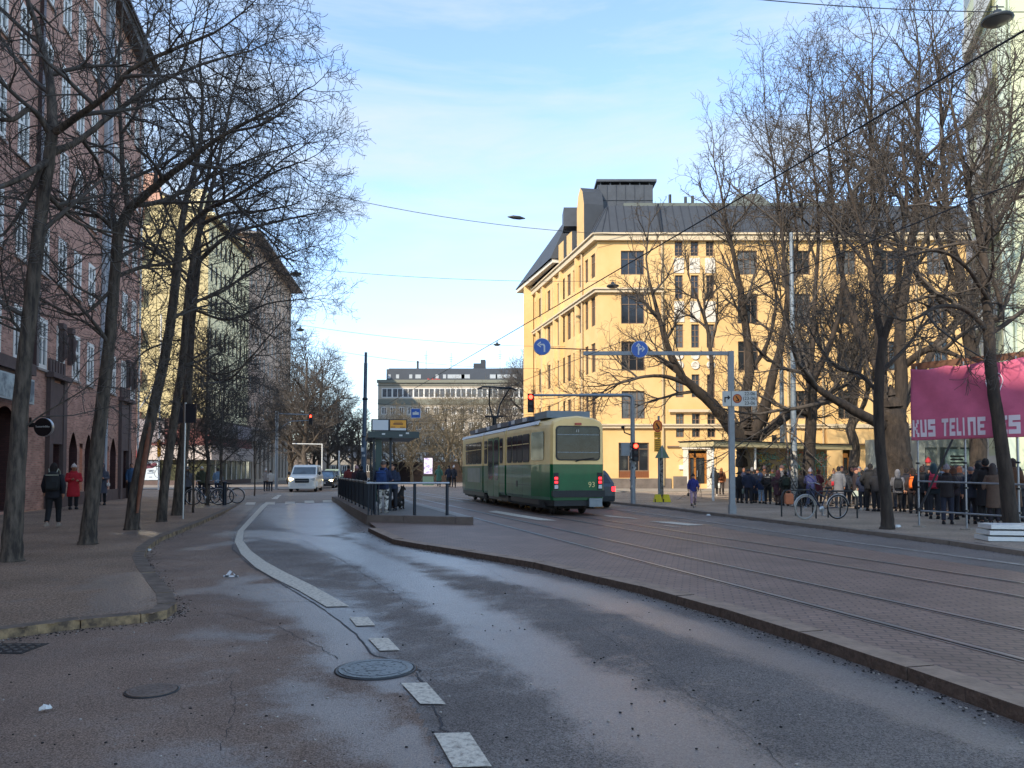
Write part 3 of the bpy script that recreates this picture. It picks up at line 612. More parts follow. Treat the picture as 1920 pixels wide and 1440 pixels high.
b = MB(); hs2 = [(s-.7+k*(L3-3)/10, s+.7+k*(L3-3)/10, .4, 5.2) for s in (1.6,) for k in range(11)]
facade(b, (n3.x*.1,n3.y*.1), (u3.x,u3.y), L3, 0, 6.5, hs2, .4); q = n3*.1; b.poly([(0,-.01,0),(q.x,q.y,0),(q.x,q.y,6.5),(0,-.01,6.5)]); b.prism([(0,0),(n3.x*.4,n3.y*.4),(d3.x+n3.x*.4,d3.y+n3.y*.4),(d3.x,d3.y)], 6.503, 6.8); part('base_storey', b, m_cream, bb)
b = MB(); q = -n3*.28; b.poly([(q.x,q.y,0),(d3.x+q.x,d3.y+q.y,0),(d3.x+q.x,d3.y+q.y,5.3),(q.x,q.y,5.3)]); part('shop_window', b, m_glass, bb)
b = MB(); b.prism([(-20,-.6),(1.6,-.6),(d3.x+1.6,d3.y+1.2),(d3.x-20,d3.y+1.2)], 30.0, 30.2); rf = part('roof', b, mat('grey_eave', '#9a928c', .6), bb)
b = MB(); b.add([(-19,0,30.2),(1.2,0,30.2),(d3.x+1.2,d3.y,30.2),(d3.x-19,d3.y,30.2),(-5,3,33),(d3.x-6,d3.y-3,33)], [(0,1,4),(1,2,5,4),(2,3,5),(3,0,4,5)]); part('roof_sheet', b, m_roof, rf)
# ---- long far building closing the street
fx0, fx1 = X(708,125), X(1040,125); zt = Z(718,125)
fb = thing('office_block', 'long beige office block with a dark roof storey closing the street', 'building', (fx0,125,0), 0); FW = fx1-fx0
hs = []; ws = []
for r_, fz in enumerate((3.1,5.6,8.1,10.6)):
    for k in range(20):
        s = 1.0+k*(FW-1.8)/19; hs.append((s-.42,s+.42,fz,fz+1.25)); ws.append((s,fz,.84,1.25))
hs.append((.6, FW-.6, 13.35, 14.9, .12))
b = MB(); facade(b, (0,0), (1,0), FW, 0, zt, hs, .12); b.poly([(0,0,0),(0,12,0),(0,12,zt),(0,0,zt)][::-1]); part('wall', b, mat('beige_panel', '#b3a998', .85, var=.1, vs=.6), fb)
for s, fz, w_, h_ in ws: window(fb, (0,0), (1,0), s, fz, w_, h_, 2, (), m_whitep, m_glass2, .06, ft=.12)
for k in range(16):
    wk = (FW-1.2)/16; window(fb, (0,0), (1,0), .6+wk*(k+.5), 13.35, wk, 1.55, 2, (), m_whitep, m_glass2, .05, ft=.12)
b = MB(); b.box(-.1,FW,-.12,-.003,15.3,15.45); b.box(0,FW,-.1,-.003,12.2,13.1); b.box(-.15,FW,-.3,.3,zt,zt+.5); b.box(0,FW,-.06,-.003,0,2.2); part('parapet', b, mat('grey_green_panel', '#787a6e', .8), fb)
b = MB(); b.box(1.2,FW,1.0,11,zt+.3,zt+2.4); b.box(1.5,FW,1.6,10,zt+2.403,zt+2.6); rf = part('roof_storey', b, mat('slate_roof', '#3c444e', .6, var=.1, vs=1), fb)
for px, w_ in ((727,.5),(743,.5),(768,.5),(782,.9),(818,.5),(832,.5),(846,1.4),(862,1.4),(872,1.4),(925,1.2),(936,1.2),(950,1.2),(965,.8)):
    b = MB(); x = X(px,125)-fx0; b.box(x-w_/2,x+w_/2,.95,.997,zt+.85,zt+1.5); part('roof_window', b, mat('pale_roof_window', '#a9b0b4', .3), rf)
b = MB(); x = X(900,125)-fx0; b.box(x-1.2,x,2,4,zt+2.6,zt+3.5); b.box(x,x+.8,2,4,zt+2.6,zt+4.1); b.box(x-10.6,x-10.3,2,2.4,zt+2.6,zt+3.9); part('chimney', b, mat('slate_chimney', '#30363e', .7), rf)
b = MB()
for px, h in ((795,3.2),(843,2.8),(937,3.3)):
    x = X(px,125)-fx0; b.tube([(x,2.5,zt+2.5),(x,2.5,zt+2.5+h)], .035, 4)
    for k in range(3): b.tube([(x-.35+.06*k,2.5,zt+1.7+h-.3*k),(x+.35-.06*k,2.5,zt+1.7+h-.3*k)], .025, 4)
part('antenna', b, m_dark, rf)
b = MB(); x = X(800,125)-fx0; 
for k in range(9): b.box(x+.24*k,x+.24*k+.15,.9,.95,zt+.45,zt+.75+(.12 if k%3 == 0 else 0))
part('roof_letters', b, mat('red_letters', '#c03a36', .5), rf)
b = MB(); b.box(X(700,100),X(1000,100),99.7,100,0,2.6); o = part('retaining_wall', b, mat('brown_wall', '#261c19', .85, var=.2, vs=.5)); tag(o, 'low dark brown wall in front of the beige office block', 'wall')

# low buildings far at the end of the street
for x0_, x1_, Yd, zt_, cc, lb in ((520,600,175,838,'#6b5f56','low brown house far behind the white van'),(596,664,190,846,'#8a857c','low pale house at the far end of the street'),(655,712,160,858,'#4a443f','dark low building behind the railing far away')):
    xa, xb = X(x0_,Yd), X(x1_,Yd); h_ = Z(zt_,Yd); t = thing('distant_house', lb, 'building', (xa,Yd,0), 0); wd_ = xb-xa
    hs = [(1+k*(wd_-2)/5-.5, 1+k*(wd_-2)/5+.5, 1.2+3*j, 2.7+3*j) for k in range(6) for j in range(2) if 3.2+3*j < h_]
    b = MB(); facade(b, (0,0), (1,0), wd_, 0, h_, hs, .15); b.poly([(0,10,0),(0,0,0),(0,0,h_),(0,10,h_)]); b.poly([(wd_,0,0),(wd_,10,0),(wd_,10,h_),(wd_,0,h_)]); b.poly([(0,0,h_),(wd_,0,h_),(wd_,10,h_),(0,10,h_)]); part('wall', b, mat('far_wall'+cc, cc, .85, var=.1, vs=.5), t)
    for q_ in hs: window(t, (0,0), (1,0), (q_[0]+q_[1])/2, q_[2], 1.0, 1.5, 2, (), m_whitep, m_glass, .1, ft=.1)
    b = MB(); b.add([(-.4,-.4,h_),(wd_+.4,-.4,h_),(wd_+.4,5,h_+1.8),(-.4,5,h_+1.8),(wd_+.4,10.4,h_),(-.4,10.4,h_)], [(0,1,2,3),(3,2,4,5),(0,3,5),(1,4,2)]); part('roof', b, m_roof, t)
# ------------------------------------------------------------------ yellow corner building (square side faces the camera)
m_ochre = mat('ochre_render', '#d2aa6d', .85, col2='#dfc08a', vs=.35, fac=(.3,.75), bump=.08, bs=8); m_stucco = mat('pale_stucco', '#d6cfc0', .8, var=.1, vs=4)
YB = 58.5; yx = X(1122, YB); zc = Z(440, YB)
yc = thing('corner_building', 'bright ochre corner building with dark mansard roof across the square', 'building', (yx,YB,0), 0)
sx = lambda px: X(px,YB)-yx
zy = lambda py: Z(py,YB)
FWY = sx(1835)
hs = []; ws = []; m_wb = mat('brown_wood_window', '#75614f', .55, var=.15, vs=3)
def hole(px0, px1, py1, py0, cols, rows, gl=None, d=.22):
    a, c, z0, z1 = sx(px0), sx(px1), zy(py1), zy(py0); hs.append((a, c, z0, z1, d)); ws.append(((a+c)/2, z0, c-a, z1-z0, cols, rows, gl or wr.choice((m_glass, m_glass, m_glass2)), d))
for px in (1166, 1386, 1486, 1573, 1658, 1745):
    for y0, y1 in ((470,515),(551,607),(640,695),(733,785)): hole(px, px+(44 if px == 1166 else 38), y1, y0, 3, (.66,))
for px in (1268, 1298, 1327):
    for y0, y1 in ((452,480),(516,560),(608,652),(702,745),(775,820)): hole(px, px+15, y1, y0, 2, (.25,.5,.75))
hole(1160, 1217, 896, 830, 3, (.78,)); hole(1290, 1325, 907, 845, 1, ())
hole(1580, 1612, 907, 838, 1, ()); hole(1645, 1690, 896, 840, 2, (.8,)); hole(1440, 1500, 896, 840, 3, (.8,))
b = MB(); facade(b, (0,0), (1,0), FWY, 0, zc, hs, .22)
b.poly([(FWY,0,0),(FWY,14,0),(FWY,14,zc),(FWY,0,zc)])
# street side
US = (-.236/1.0275, 1/1.0275); SL = (79.4-58.5)*1.0275; n = Vector((US[1],-US[0],0))
hs2 = []; w2 = []
for k in range(13):
    s = SL-(1.1+k*1.56)
    for i, (y0, y1) in enumerate(((470,515),(551,607),(640,695),(733,785),(835,893))):
        wd = .8 if k % 4 else 1.0
        hs2.append((s-wd/2, s+wd/2, zy(y1), zy(y0), .2)); w2.append((s, zy(y1), wd, zy(y0)-zy(y1)))
EX, EY = US[0]*SL, US[1]*SL
facade(b, (EX,EY), (-US[0],-US[1]), SL, 0, zc, hs2, .2)
b.poly([(FWY,14,0),(EX,EY,0),(EX,EY,zc),(FWY,14,zc)])
part('wall', b, m_ochre, yc)
for s, z, w_, h_, c_, r_, g_, d_ in ws[:-5]: window(yc, (0,0), (1,0), s, z, w_, h_, c_, r_, m_wb, g_, d_-.06, ft=.07)
for s, z, w_, h_, c_, r_, g_, d_ in (ws[-5], ws[-2], ws[-1]):
    o = window(yc, (0,0), (1,0), s, z+.5, w_, h_-.5, c_, r_, m_wb, m_glass, d_-.06, 'shop_window', ft=.08)
    b = MB(); b.box(-w_/2,w_/2,-.08,.0,-.5,-.003)
    for k in range(14): b.box(-w_/2+k*w_/14, -w_/2+k*w_/14+.02, -.1,-.08,-.5,-.01)
    part('wooden_panel', b, mat('varnished_panel', '#7a4a2a', .5, var=.1, vs=5), o)
for s, z, w_, h_ in w2: window(yc, (EX,EY), (-US[0],-US[1]), s, z, w_, h_, 2, (.66,), m_wb, m_glass, .14, ft=.07)
m_door = mat('varnished_oak', '#9a6428', .45, var=.15, vs=3)
for px in (1307.5, 1596):
    x = sx(px); b = MB(); b.box(x-.62,x+.62,.12,.17,.1,zy(850)); dr = part('door', b, m_glass, yc)
    b = MB(); 
    for a, c in ((-.68,-.56),(.56,.68),(-.25,-.1)): b.box(x+a,x+c,.03,.12,.15,zy(850))
    b.box(x-.56,x+.56,.03,.118,zy(858),zy(850)); b.box(x-.1,x+.56,.035,.118,.15,.45); part('door_frame', b, m_door, dr)
    b = MB(); b.tube([(x-.02,.0,1.0),(x-.02,.0,1.5)], .03, 6); part('handle', b, m_chrome, dr)
b = MB(); x0, x1 = sx(1283), sx(1332); b.box(x0-.1,x0+.28,-.14,-.003,.13,zy(842)); b.box(x1-.28,x1+.1,-.14,-.003,.13,zy(842)); b.box(x0-.2,x1+.2,-.2,-.003,zy(842),zy(836)); part('door_surround', b, m_stucco, yc)
# bay above the door, cornices, plinth, downpipes, stucco panels
b = MB(); a, c = sx(1250), sx(1252)
def cor(b, z, h, d, x0=0, x1=None, street=True):
    x1 = FWY if x1 is None else x1
    b.box(x0,x1,-d,-.004,z,z+h)
    if street: b.prism([(0,-d),(0,0),(EX,EY),(EX-n.x*d,EY-n.y*d*0),( -n.x*d*0+EX-d*abs(n.x),EY),(-d*1.02,-d)], z+.001, z+h-.001)
m_corn = mat('cornice_paint', '#c9b99c', .75, var=.06, vs=1)
cor(b, zc-.5, .42, .3); cor(b, zc-.078, .13, .42); cor(b, zy(549), .22, .22, 0, sx(1246)); cor(b, zy(549)+.223, .12, .32, 0, sx(1246)); cor(b, zy(803), .2, .2); cor(b, zy(803)+.203, .12, .3)
b.box(sx(1253),sx(1340),-.26,-.2,zy(773),zy(768)); b.box(sx(1548),sx(1712),-.5,-.4,zy(803),zy(797)); part('cornice', b, m_corn, yc)
b = MB(); b.box(sx(1548),sx(1710),-.4,-.004,zy(832),zy(804)); part('oriel', b, m_ochre, yc)
b = MB(); b.box(sx(1251),sx(1424),-.12,-.004,zy(839),zy(836)); b.box(sx(1551),sx(1707),-.41,-.01,zy(834),zy(832.5)); part('soffit_edge', b, m_wb, yc)
b = MB()
for px in (1266,1296,1325):
    for y0, y1 in ((484,512),(565,604)): q = MB(); q.box(sx(px),sx(px+19),-.05,-.004,zy(y1),zy(y0)); part('stucco_ornament', q, m_stucco, yc)
    for y0 in (667,685):
        for ddx in (.38,): q = MB(); q.lathe([(.30,-.02),(.34,.03),(.26,.05),(.22,.02),(.01,.02)], n=14); q.xf(Matrix.Translation((sx(px)+ddx,-.02,zy(y0))) @ Matrix.Rotation(R(90),4,'X')); part('stucco_rosette', q, m_stucco, yc)
b = MB(); b.box(-.05,sx(1258),-.1,-.004,0.13,zy(897)); b.box(sx(1262),sx(1287),-.16,-.004,.13,zy(893)); b.box(sx(1330),sx(1576),-.1,-.004,.13,zy(897)); b.box(sx(1616),FWY,-.1,-.004,.13,zy(897))
b.prism([(0,-.1),(0,0),(EX,EY),(EX-.1,EY),(-.1,-.1)], 0, zy(897)); part('plinth', b, mat('rough_stone_plinth', '#6a625c', .9, var=.25, vs=1.5, bump=.5, bs=5), yc)
for px in (1243,1478,1543,1722): b = MB(); x = sx(px); b.tube([(x,-.14,zc-.1),(x,-.14,.35)], .085, 8); part('downpipe', b, mat('ochre_downpipe', '#b8a480', .6), yc)
for k in (3.4, 9.6, 15.6): b = MB(); b.tube([(US[0]*k-.14,US[1]*k,zc-.1),(US[0]*k-.14,US[1]*k,.4)], .085, 8); part('downpipe', b, MATS['ochre_downpipe'], yc)
b = MB()       # pilasters along the street side
for s0, s1 in ((4.6,9.0),(11.0,14.8),(17.0,20.4)):
    for sq in (s0, s1):
        p0 = Vector((US[0]*sq,US[1]*sq,0)); p1 = Vector((US[0]*(sq+.35),US[1]*(sq+.35),0)); b.prism([(p0.x-.0,p0.y),(p1.x,p1.y),(p1.x-.26,p1.y),(p0.x-.26,p0.y)], zy(893), zc-.1)
part('pilasters', b, m_ochre, yc)
# mansard roof with seams, lift house, gable, raised far wing
b = MB(); zr = Z(386, YB+1.6); ZB = zc+.05
b.add([(-.3,-.3,ZB),(FWY,-.3,ZB),(FWY,1.6,zr),(1.0,1.6,zr),(EX-.3,EY,ZB),(EX+2.2,EY,zr+1),(FWY,12,zr),(EX+4,EY,zr+1)], [(0,1,2,3),(4,0,3,5),(3,2,6),(3,6,7,5),(1,6,2)]); rf = part('roof', b, m_roof, yc)
b = MB()
for k in range(46):
    x = .3+k*.64; t0 = Vector((x,-.3,ZB)); t1 = Vector((max(x,1.0),1.6,zr)); b.tube([t0+Vector((0,-.02,.02)), t1+Vector((0,-.02,.02))], .025, 4)
for k in range(26):
    s = k*.8; t = k*.8/SL; p = Vector((US[0]*s-.3,US[1]*s-.3,ZB)); q = Vector((1.0+(EX+2.2-1.0)*t,1.6+(EY-1.6)*t,zr+t)); b.tube([p+Vector((-.02,0,.03)), q+Vector((-.02,0,.03))], .025, 4)
part('roof_seams', b, mat('roof_seam', '#353a42', .5, .3), rf)
b = MB(); x0, x1 = sx(1120)+.5, sx(1231)+.5; z0, z1 = zr-.2, Z(351, YB+4); b.box(x0,x1,3.5,7.5,z0,z1); b.box(x0-.1,x1+.3,3.4,7.6,z1+.25,z1+.45)
for k in range(6): b.box(x0+.2+k*.8,x0+.3+k*.8,3.6,3.7,z1,z1+.25)
b.ball(((x0*.3+x1*.7)+.5,5.5,z1+.45),(1.0,1.0,.35),12,4); b.box(x0-2.6,x0-1.3,6,8,z0,z0+1.6); part('lift_house', b, mat('roof_house_sheet', '#454a50', .55, .3, var=.2, vs=1.5), rf)
b = MB()
for k in range(6): b.box(x0+k*.75,x0+k*.75+.03,3.46,3.497,z0,z1)
b.box(x0,x1,3.455,3.49,(z0+z1)/2,(z0+z1)/2+.04); part('sheet_seams', b, MATS['roof_seam'], rf)
b = MB(); b.box(sx(1180),sx(1700),2.2,9,zr-.1,zr+.45); b.add([(sx(1390),4,zr+.4),(sx(1500),4,zr+.4),(sx(1470),5,zr+2.2),(sx(1425),5,zr+2.2),(sx(1500),9,zr+.4),(sx(1390),9,zr+.4)],[(0,1,2,3),(1,4,2),(5,0,3)]); part('roof_terrace', b, mat('pale_roof_deck', '#5d645f', .7), rf)
b = MB(); x = sx(1243); b.tube([(x,-.35,ZB),(x,1.3,zr)], .1, 6); 
for px, h in ((1275,.9),(1306,.7),(1320,.8),(1590,1.0)): b.tube([(sx(px),3,zr+.3),(sx(px),3,zr+.5+h)], .12, 6)
part('roof_vent', b, m_dark, rf)
gx = US[0]*2.3; gy = US[1]*2.3; b = MB()       # tall arched gable on the street side
prof = [(0,zc-.5),(0,zc+3.2),(.35,zc+4.3),(.9,zc+4.8),(1.45,zc+4.3),(1.8,zc+3.2),(1.8,zc-.5)]
for q0, q1 in ((-.30,.02),): b.add([(gx-n.x*0+US[0]*(p-0)-.30, gy+US[1]*p, z) for p, z in prof]+[(gx+US[0]*p+1.6, gy+US[1]*p+.3, z) for p, z in prof], [tuple(range(7))[::-1]]); b.add([(gx-.30+US[0]*p, gy+US[1]*p, z) for p, z in prof]+[(gx+US[0]*p+1.3, gy+US[1]*p+.3, z) for p, z in prof], [(i,i+1,i+8,i+7) for i in range(6)], 1)
part('street_gable', b, [mat('gable_render', '#cfab74', .8, var=.08, vs=1), m_roof], yc)
b = MB()
for s_, hh in ((5.6,2.0),(8.0,1.9)):
    gx = US[0]*s_; gy = US[1]*s_; b.add([(gx-.25,gy,zc),(gx-.25+US[0]*1.5,gy+US[1]*1.5,zc),(gx-.25+US[0]*1.5,gy+US[1]*1.5,zc+hh),(gx-.25,gy,zc+hh),(gx+1.6,gy,zc+hh),(gx+1.6+US[0]*1.5,gy+US[1]*1.5,zc+hh)], [(0,3,2,1)]); b.add([(gx-.25+US[0]*1.5,gy+US[1]*1.5,zc+hh),(gx-.25,gy,zc+hh),(gx+1.3,gy,zc+hh),(gx+1.3+US[0]*1.5,gy+US[1]*1.5,zc+hh),(gx-.25,gy,zc),(gx+1.3,gy,zc)], [(0,1,2,3),(1,4,5,2)], 1)
part('dormer', b, [MATS['gable_render'], m_roof], rf)
s0 = 9.9; p0 = Vector((US[0]*s0,US[1]*s0,0)); b = MB(); zw = Z(548,79.4)
b.prism([(p0.x-.35,p0.y),(p0.x+6,p0.y+1),(EX+6,EY+1),(EX-.35,EY)], zc+.7, zw); b.prism([(EX-.45,EY-2.6),(EX+.5,EY-2.6),(EX+.5,EY+.02),(EX-.45,EY+.02)], .0, zc+.7)
part('wing_wall', b, m_ochre, yc)
b = MB(); b.prism([(p0.x-.7,p0.y-.2),(p0.x+6,p0.y+1),(EX+6,EY+1.4),(EX-1.2,EY+.4)], zw, zw+.35); part('wing_cornice', b, m_stucco, yc)
b = MB(); b.add([(p0.x-.9,p0.y-.3,zw+.35),(EX-1.3,EY+.4,zw+.35),(EX+1.3,EY,zw+3.4),(p0.x+1.2,p0.y,zw+4.9),(p0.x+6,p0.y,zw+.35),(EX+6,EY,zw+.35)], [(1,0,3,2),(0,4,3),(3,4,5,2),(1,2,5)]); part('wing_roof', b, m_roof, rf)
b = MB(); x = sx(1352); b.box(x-.15,x+.15,-.25,-.004,zy(838),zy(830)); part('wall_lamp', b, m_whitep, yc)
b = MB(); x = sx(1277); b.box(x-.17,x+.17,-.12,-.004,zy(880),zy(872)); part('letter_box', b, m_whitep, yc)
# ------------------------------------------------------------------ white and green building at the right edge
c0 = D(1888, 882, 32.5); gb = thing('white_building', 'tall white and pale green building with corner balconies at the right edge', 'building', (c0.x,32.5,0), 0)
m_gw = mat('pale_green_render', '#b9c6b4', .8, var=.05, vs=.7); m_ww = mat('white_render', '#c6c8c0', .8, var=.05, vs=.6)
q = Vector((X(1824,38.5)-c0.x, 6, 0)); b = MB(); b.prism([(0,0),(.55,0),(.55+q.x*.9,5.4),(q.x*.9+.05,5.4)],0,34); b.prism([(.55,.12),(14,.12),(14,14),(9,14),(q.x+.02,6),(.03,.13)],0,34, 1); part('wall', b, [m_gw, mat('pale_yellow_wall', '#c3caa9', .8, var=.05, vs=.5)], gb)
q = Vector((X(1824,38.5)-c0.x, 6, 0)); ql = q.length; qu = q.normalized(); hs = []; wq = []
for k in range(9):
    z = 2.0+k*3.45
    for s in (1.5, 4.2): hs.append((s-.7,s+.7,z,z+1.9)); wq.append((s,z))
b = MB(); facade(b, (q.x,q.y), (-qu.x,-qu.y), ql, 0, 34, hs, .2); part('side_wall', b, m_ww, gb)
for s, z in wq: window(gb, (q.x,q.y), (-qu.x,-qu.y), s, z, 1.4, 1.9, 2, (.3,), m_whitep, m_glass, .12)
for k in range(9):
    z = 1.2+k*3.45; b = MB(); b.prism([(q.x*.9-.5,q.y*.9-.4),(-.15,.2),(0,.4),(q.x*.9,q.y*.9)], z, z+.14); bal = part('balcony', b, m_ww, gb)
    b = MB(); b.prism([(q.x*.9-.5,q.y*.9-.4),(-.15,.2),(-.1,.24),(q.x*.9-.45,q.y*.9-.36)], z+.143, z+.95); part('balcony_panel', b, m_white if k % 2 else m_ww, bal)
b = MB()
for k in range(10): b.box(.56,9,.09,.117,1.5+k*3.45,1.55+k*3.45)
for x in (1.9,3.4,5): b.box(x,x+.04,.085,.117,0,34)
b.box(.4,.46,-.03,-.003,0,34); part('render_joints', b, mat('green_joint', '#7f8a72', .8), gb)
# glass-fronted pavilion behind the queue
pv = thing('shop_pavilion', 'grey glazed shop front behind the queue and the pink banner', 'building', (X(1722,40),40,0), 0); PW = X(1990,40)-X(1722,40)
b = MB(); b.box(0,PW,0,6,2.7,3.3); b.box(0,.35,0,6,0,2.7); b.box(0,PW,0.05,.1,0,.5)
for k in range(1,7): b.box(k*PW/7-.06,k*PW/7+.06,0,.12,.5,2.7)
part('frame', b, mat('pale_grey_frame', '#8e9690', .6), pv)
b = MB(); b.box(.35,PW,.13,.16,.1,2.7); part('glazing', b, mat('hazy_glass', '#4a5552', .1, col2='#7e8a86', vs=.4), pv)
b = MB(); b.box(1.2,2.7,-.35,-.3,.9,2.6); sg = part('sign_panel', b, mat('teal_sign', '#7c9390', .5), pv)
b = MB(); 
for k in range(4): b.box(1.45,2.2-.1*(k%2),-.37,-.353,2.2-.17*k,2.27-.17*k)
part('sign_print', b, m_dark, sg)
b = MB(); b.lathe([(1.15,2.1),(.6,2.5),(.04,2.75)], (4.0,-1.2,0), 8, smooth=False); um = thing('parasol', 'faded yellow parasol standing by the shop front behind the queue', 'parasol', (X(1722,40),40,0)); part('canopy', b, mat('faded_parasol', '#c98f38', .7), um)
b = MB(); b.tube([(4.0,-1.2,.08),(4.0,-1.2,2.7)], .03, 6); part('pole', b, m_whitep, um)
# ------------------------------------------------------------------ open shelter with graffiti in the square
kA = Vector((X(1338,35.5),35.5,0)); kB = Vector((X(1598,42),42,0)); ku = (kB-kA).normalized(); kn = Vector((-ku.y,ku.x,0)); KL = (kB-kA).length
ks = thing('kiosk_shelter', 'flat roofed cream shelter with a graffiti wall behind the queue', 'shelter', (kA.x,kA.y,0), math.atan2(ku.y,ku.x))
b = MB(); b.box(0,KL,0,2.1,2.62,2.86); part('roof', b, mat('cream_roof_edge', '#b7ab84', .7, var=.08, vs=1), ks)
b = MB(); b.box(-.05,KL+.05,-.05,2.15,2.863,2.91); part('roof_felt', b, m_dark, ks)
b = MB(); b.box(4.2,KL-.5,1.2,2.0,.08,2.62); part('wall', b, mat('shelter_wall', '#7f735d', .8, var=.15, vs=1), ks)
def splash(name, cols, x0, x1, z0, z1, n, y):
    b = MB(); r = random.Random(4)
    for i in range(n):
        x, z = r.uniform(x0,x1), r.uniform(z0,z1); a = r.uniform(0,6.28); pts = [(x,y-.012-.0004*i,z)]
        for k in range(5): a += r.uniform(-1.2,1.2); pts.append((pts[-1][0]+.14*math.cos(a), y-.012-.0004*i, max(z0,min(z1,pts[-1][2]+.12*math.sin(a)))))
        b.tube(pts, r.uniform(.008,.035), 4, r.randrange(len(cols)))
    return part(name, b, cols, ks)
GC = [mat('spray_red','#b8402c',.7), mat('spray_white','#c9c6bb',.7), mat('spray_green','#6d8a43',.7), mat('spray_teal','#5f9a94',.7), mat('spray_black','#26262a',.7), mat('spray_yellow','#b9a43c',.7)]
splash('graffiti', GC[3:], 4.4, KL-4.8, .5, 2.4, 70, 1.2); splash('graffiti', GC[:4], KL-4.6, KL-.7, .4, 2.5, 120, 1.2)
for x in (.3, KL*.3): b = MB(); b.tube([(x,.3,.08),(x,.3,2.62)], .06, 8); part('post', b, m_whitep, ks)
# unseen end of the street behind the camera is left open; the brick building shades the roadway
# ------------------------------------------------------------------ tram
tr_c = Vector((2.17, 25.3, .004)); TR = math.atan(3.7/14.4)
tram = thing('tram', 'green and cream tram number 93 seen from behind on the tracks', 'tram', tuple(tr_c), TR)
m_tg = mat('tram_green', '#0a5c34', .32, var=.22, vs=1.6, coat=.3, spec=.4); m_tc = mat('tram_cream', '#edcb88', .4, var=.10, vs=1.5, coat=.1)
m_tw = mat('tram_roof_white', '#c8ccd0', .4); m_tgl = mat('tram_glass', (.012,.018,.018,1), .07, var=.8, vs=3, spec=.5)
def tsec(hw):
    lo = [(-hw*.97,.52),(-hw,.62),(-hw,1.70)]; hi = [(-hw,1.70),(-hw,1.8),(-hw*.985,2.9),(-hw*.97,3.0),(-hw*.90,3.12),(-hw*.6,3.24),(0,3.3)]
    return lo, hi
def tshell(st, part_):
    rings = []
    for y, hw, dz in st:
        lo, hi = tsec(hw); pr = lo if part_ == 'lo' else hi
        left = [(x, y, z+(dz if z > 3 else 0)) for x, z in pr]; right = [(-x, y, z+(dz if z > 3 else 0)) for x, z in pr[::-1]]
        if part_ != 'lo': right = right[1:]
        rings.append(left+right)
    return rings
def open_loft(b, rings, m=0):
    n = len(rings[0]); vs = [p for r in rings for p in r]
    b.add(vs, [(i*n+j, (i+1)*n+j, (i+1)*n+j+1, i*n+j+1) for i in range(len(rings)-1) for j in range(n-1)], m, False)
secs = [[(.0,.86,-.06),(.12,.93,0),(.5,.99,0),(1.6,1.15,0),(5.15,1.15,0)], [(5.4,1.15,0),(9.3,1.15,0)], [(9.55,1.15,0),(13.6,1.15,0),(15.2,.98,0),(15.5,.9,-.05)]]
for i, st in enumerate(secs):
    b = MB(); open_loft(b, tshell(st, 'lo'))
    for k in (0, -1): r = tshell(st, 'lo')[k]; b.poly(r if k else r[::-1])
    part('lower_body', b, m_tg, tram)
    b = MB(); open_loft(b, tshell(st, 'hi'))
    for k in (0, -1): r = tshell(st, 'hi')[k]; b.poly(r if k else r[::-1])
    part('upper_body', b, m_tc, tram)
b = MB(); b.box(-1.0,1.0,5.1,5.45,.6,3.1); b.box(-1.0,1.0,9.25,9.6,.6,3.1); part('bellows', b, m_black, tram)
b = MB()       # white gutter strips along the roof edges
for y0, y1 in ((1.0,5.12),(5.42,9.28),(9.57,14.6)):
    for s in (-1,1): b.prisma([(s*1.12,3.05),(s*1.06,3.17),(s*.99,3.19),(s*1.07,3.04)], y0, y1, 'y')
part('roof_edge', b, m_tw, tram)
def wbox(x, y0, y1, z0, z1, t=.012, r=.07):     # window pane on a side with cut corners
    b = MB(); s = 1 if x > 0 else -1; pts = [(y0+r,z0),(y1-r,z0),(y1,z0+r),(y1,z1-r),(y1-r,z1),(y0+r,z1),(y0,z1-r),(y0,z0+r)]
    b.prisma(pts, x, x+s*t, 'x'); return b
m_trim = mat('tram_window_rubber', '#1b1d1c', .5)
for s in (-1, 1):
    for y0, y1 in ((1.85,2.65),(2.75,3.4),(3.5,4.15),(4.3,4.95),(5.75,6.2),(8.6,9.1),(9.8,10.7),(10.8,11.7),(11.8,12.6),(12.7,13.4)):
        fr = part('window_frame', wbox(s*1.145,y0-.04,y1+.04,1.78,2.78,.012), m_trim, tram); part('pane', wbox(s*1.157,y0,y1,1.82,2.74,.008), m_tgl, fr)
        b = MB(); b.box(min(s*1.166,s*1.175),max(s*1.166,s*1.175),y0,y1,2.42,2.45); part('vent_bar', b, m_tc, fr)
    for y0, y1 in ((6.35,7.3),(7.35,8.4)):       # double doors of the low middle section
        d = part('door', wbox(s*1.145,y0,y1,.42,2.85,.015), m_tg, tram); part('door_glass', wbox(s*1.161,y0+.1,y1-.1,1.1,2.75,.008,.12), m_tgl, d)
    p0, p1 = Vector((s*.995,.55,0)), Vector((s*1.145,1.58,0)); dd = (p1-p0).normalized(); c = (p0+p1)/2   # large blind pane on the tapered end
    q = MB(); L2 = (p1-p0).length/2-.02; pts = [(-L2+.06,1.84),(L2-.06,1.84),(L2,1.9),(L2,2.72),(L2-.06,2.8),(-L2+.06,2.8),(-L2,2.74),(-L2,1.9)]
    q.prisma(pts, -.014, .014, 'y'); q.xf(Matrix.Translation((c.x+s*.006, c.y, 0)) @ Matrix.Rotation(math.atan2(dd.y, dd.x), 4, 'Z')); part('end_side_pane', q, m_tgl, tram)
b = MB()
for y in (.62,1.62,2.72,4.22,5.72,8.5,9.75,11.2,13.5):
    for s in (-1,1):
        hw_ = 1.151 if y > 1.6 else .995
        b.box(min(s*hw_,s*(hw_-.01)),max(s*hw_,s*(hw_-.01)),y-.008,y+.008,.56,1.7)
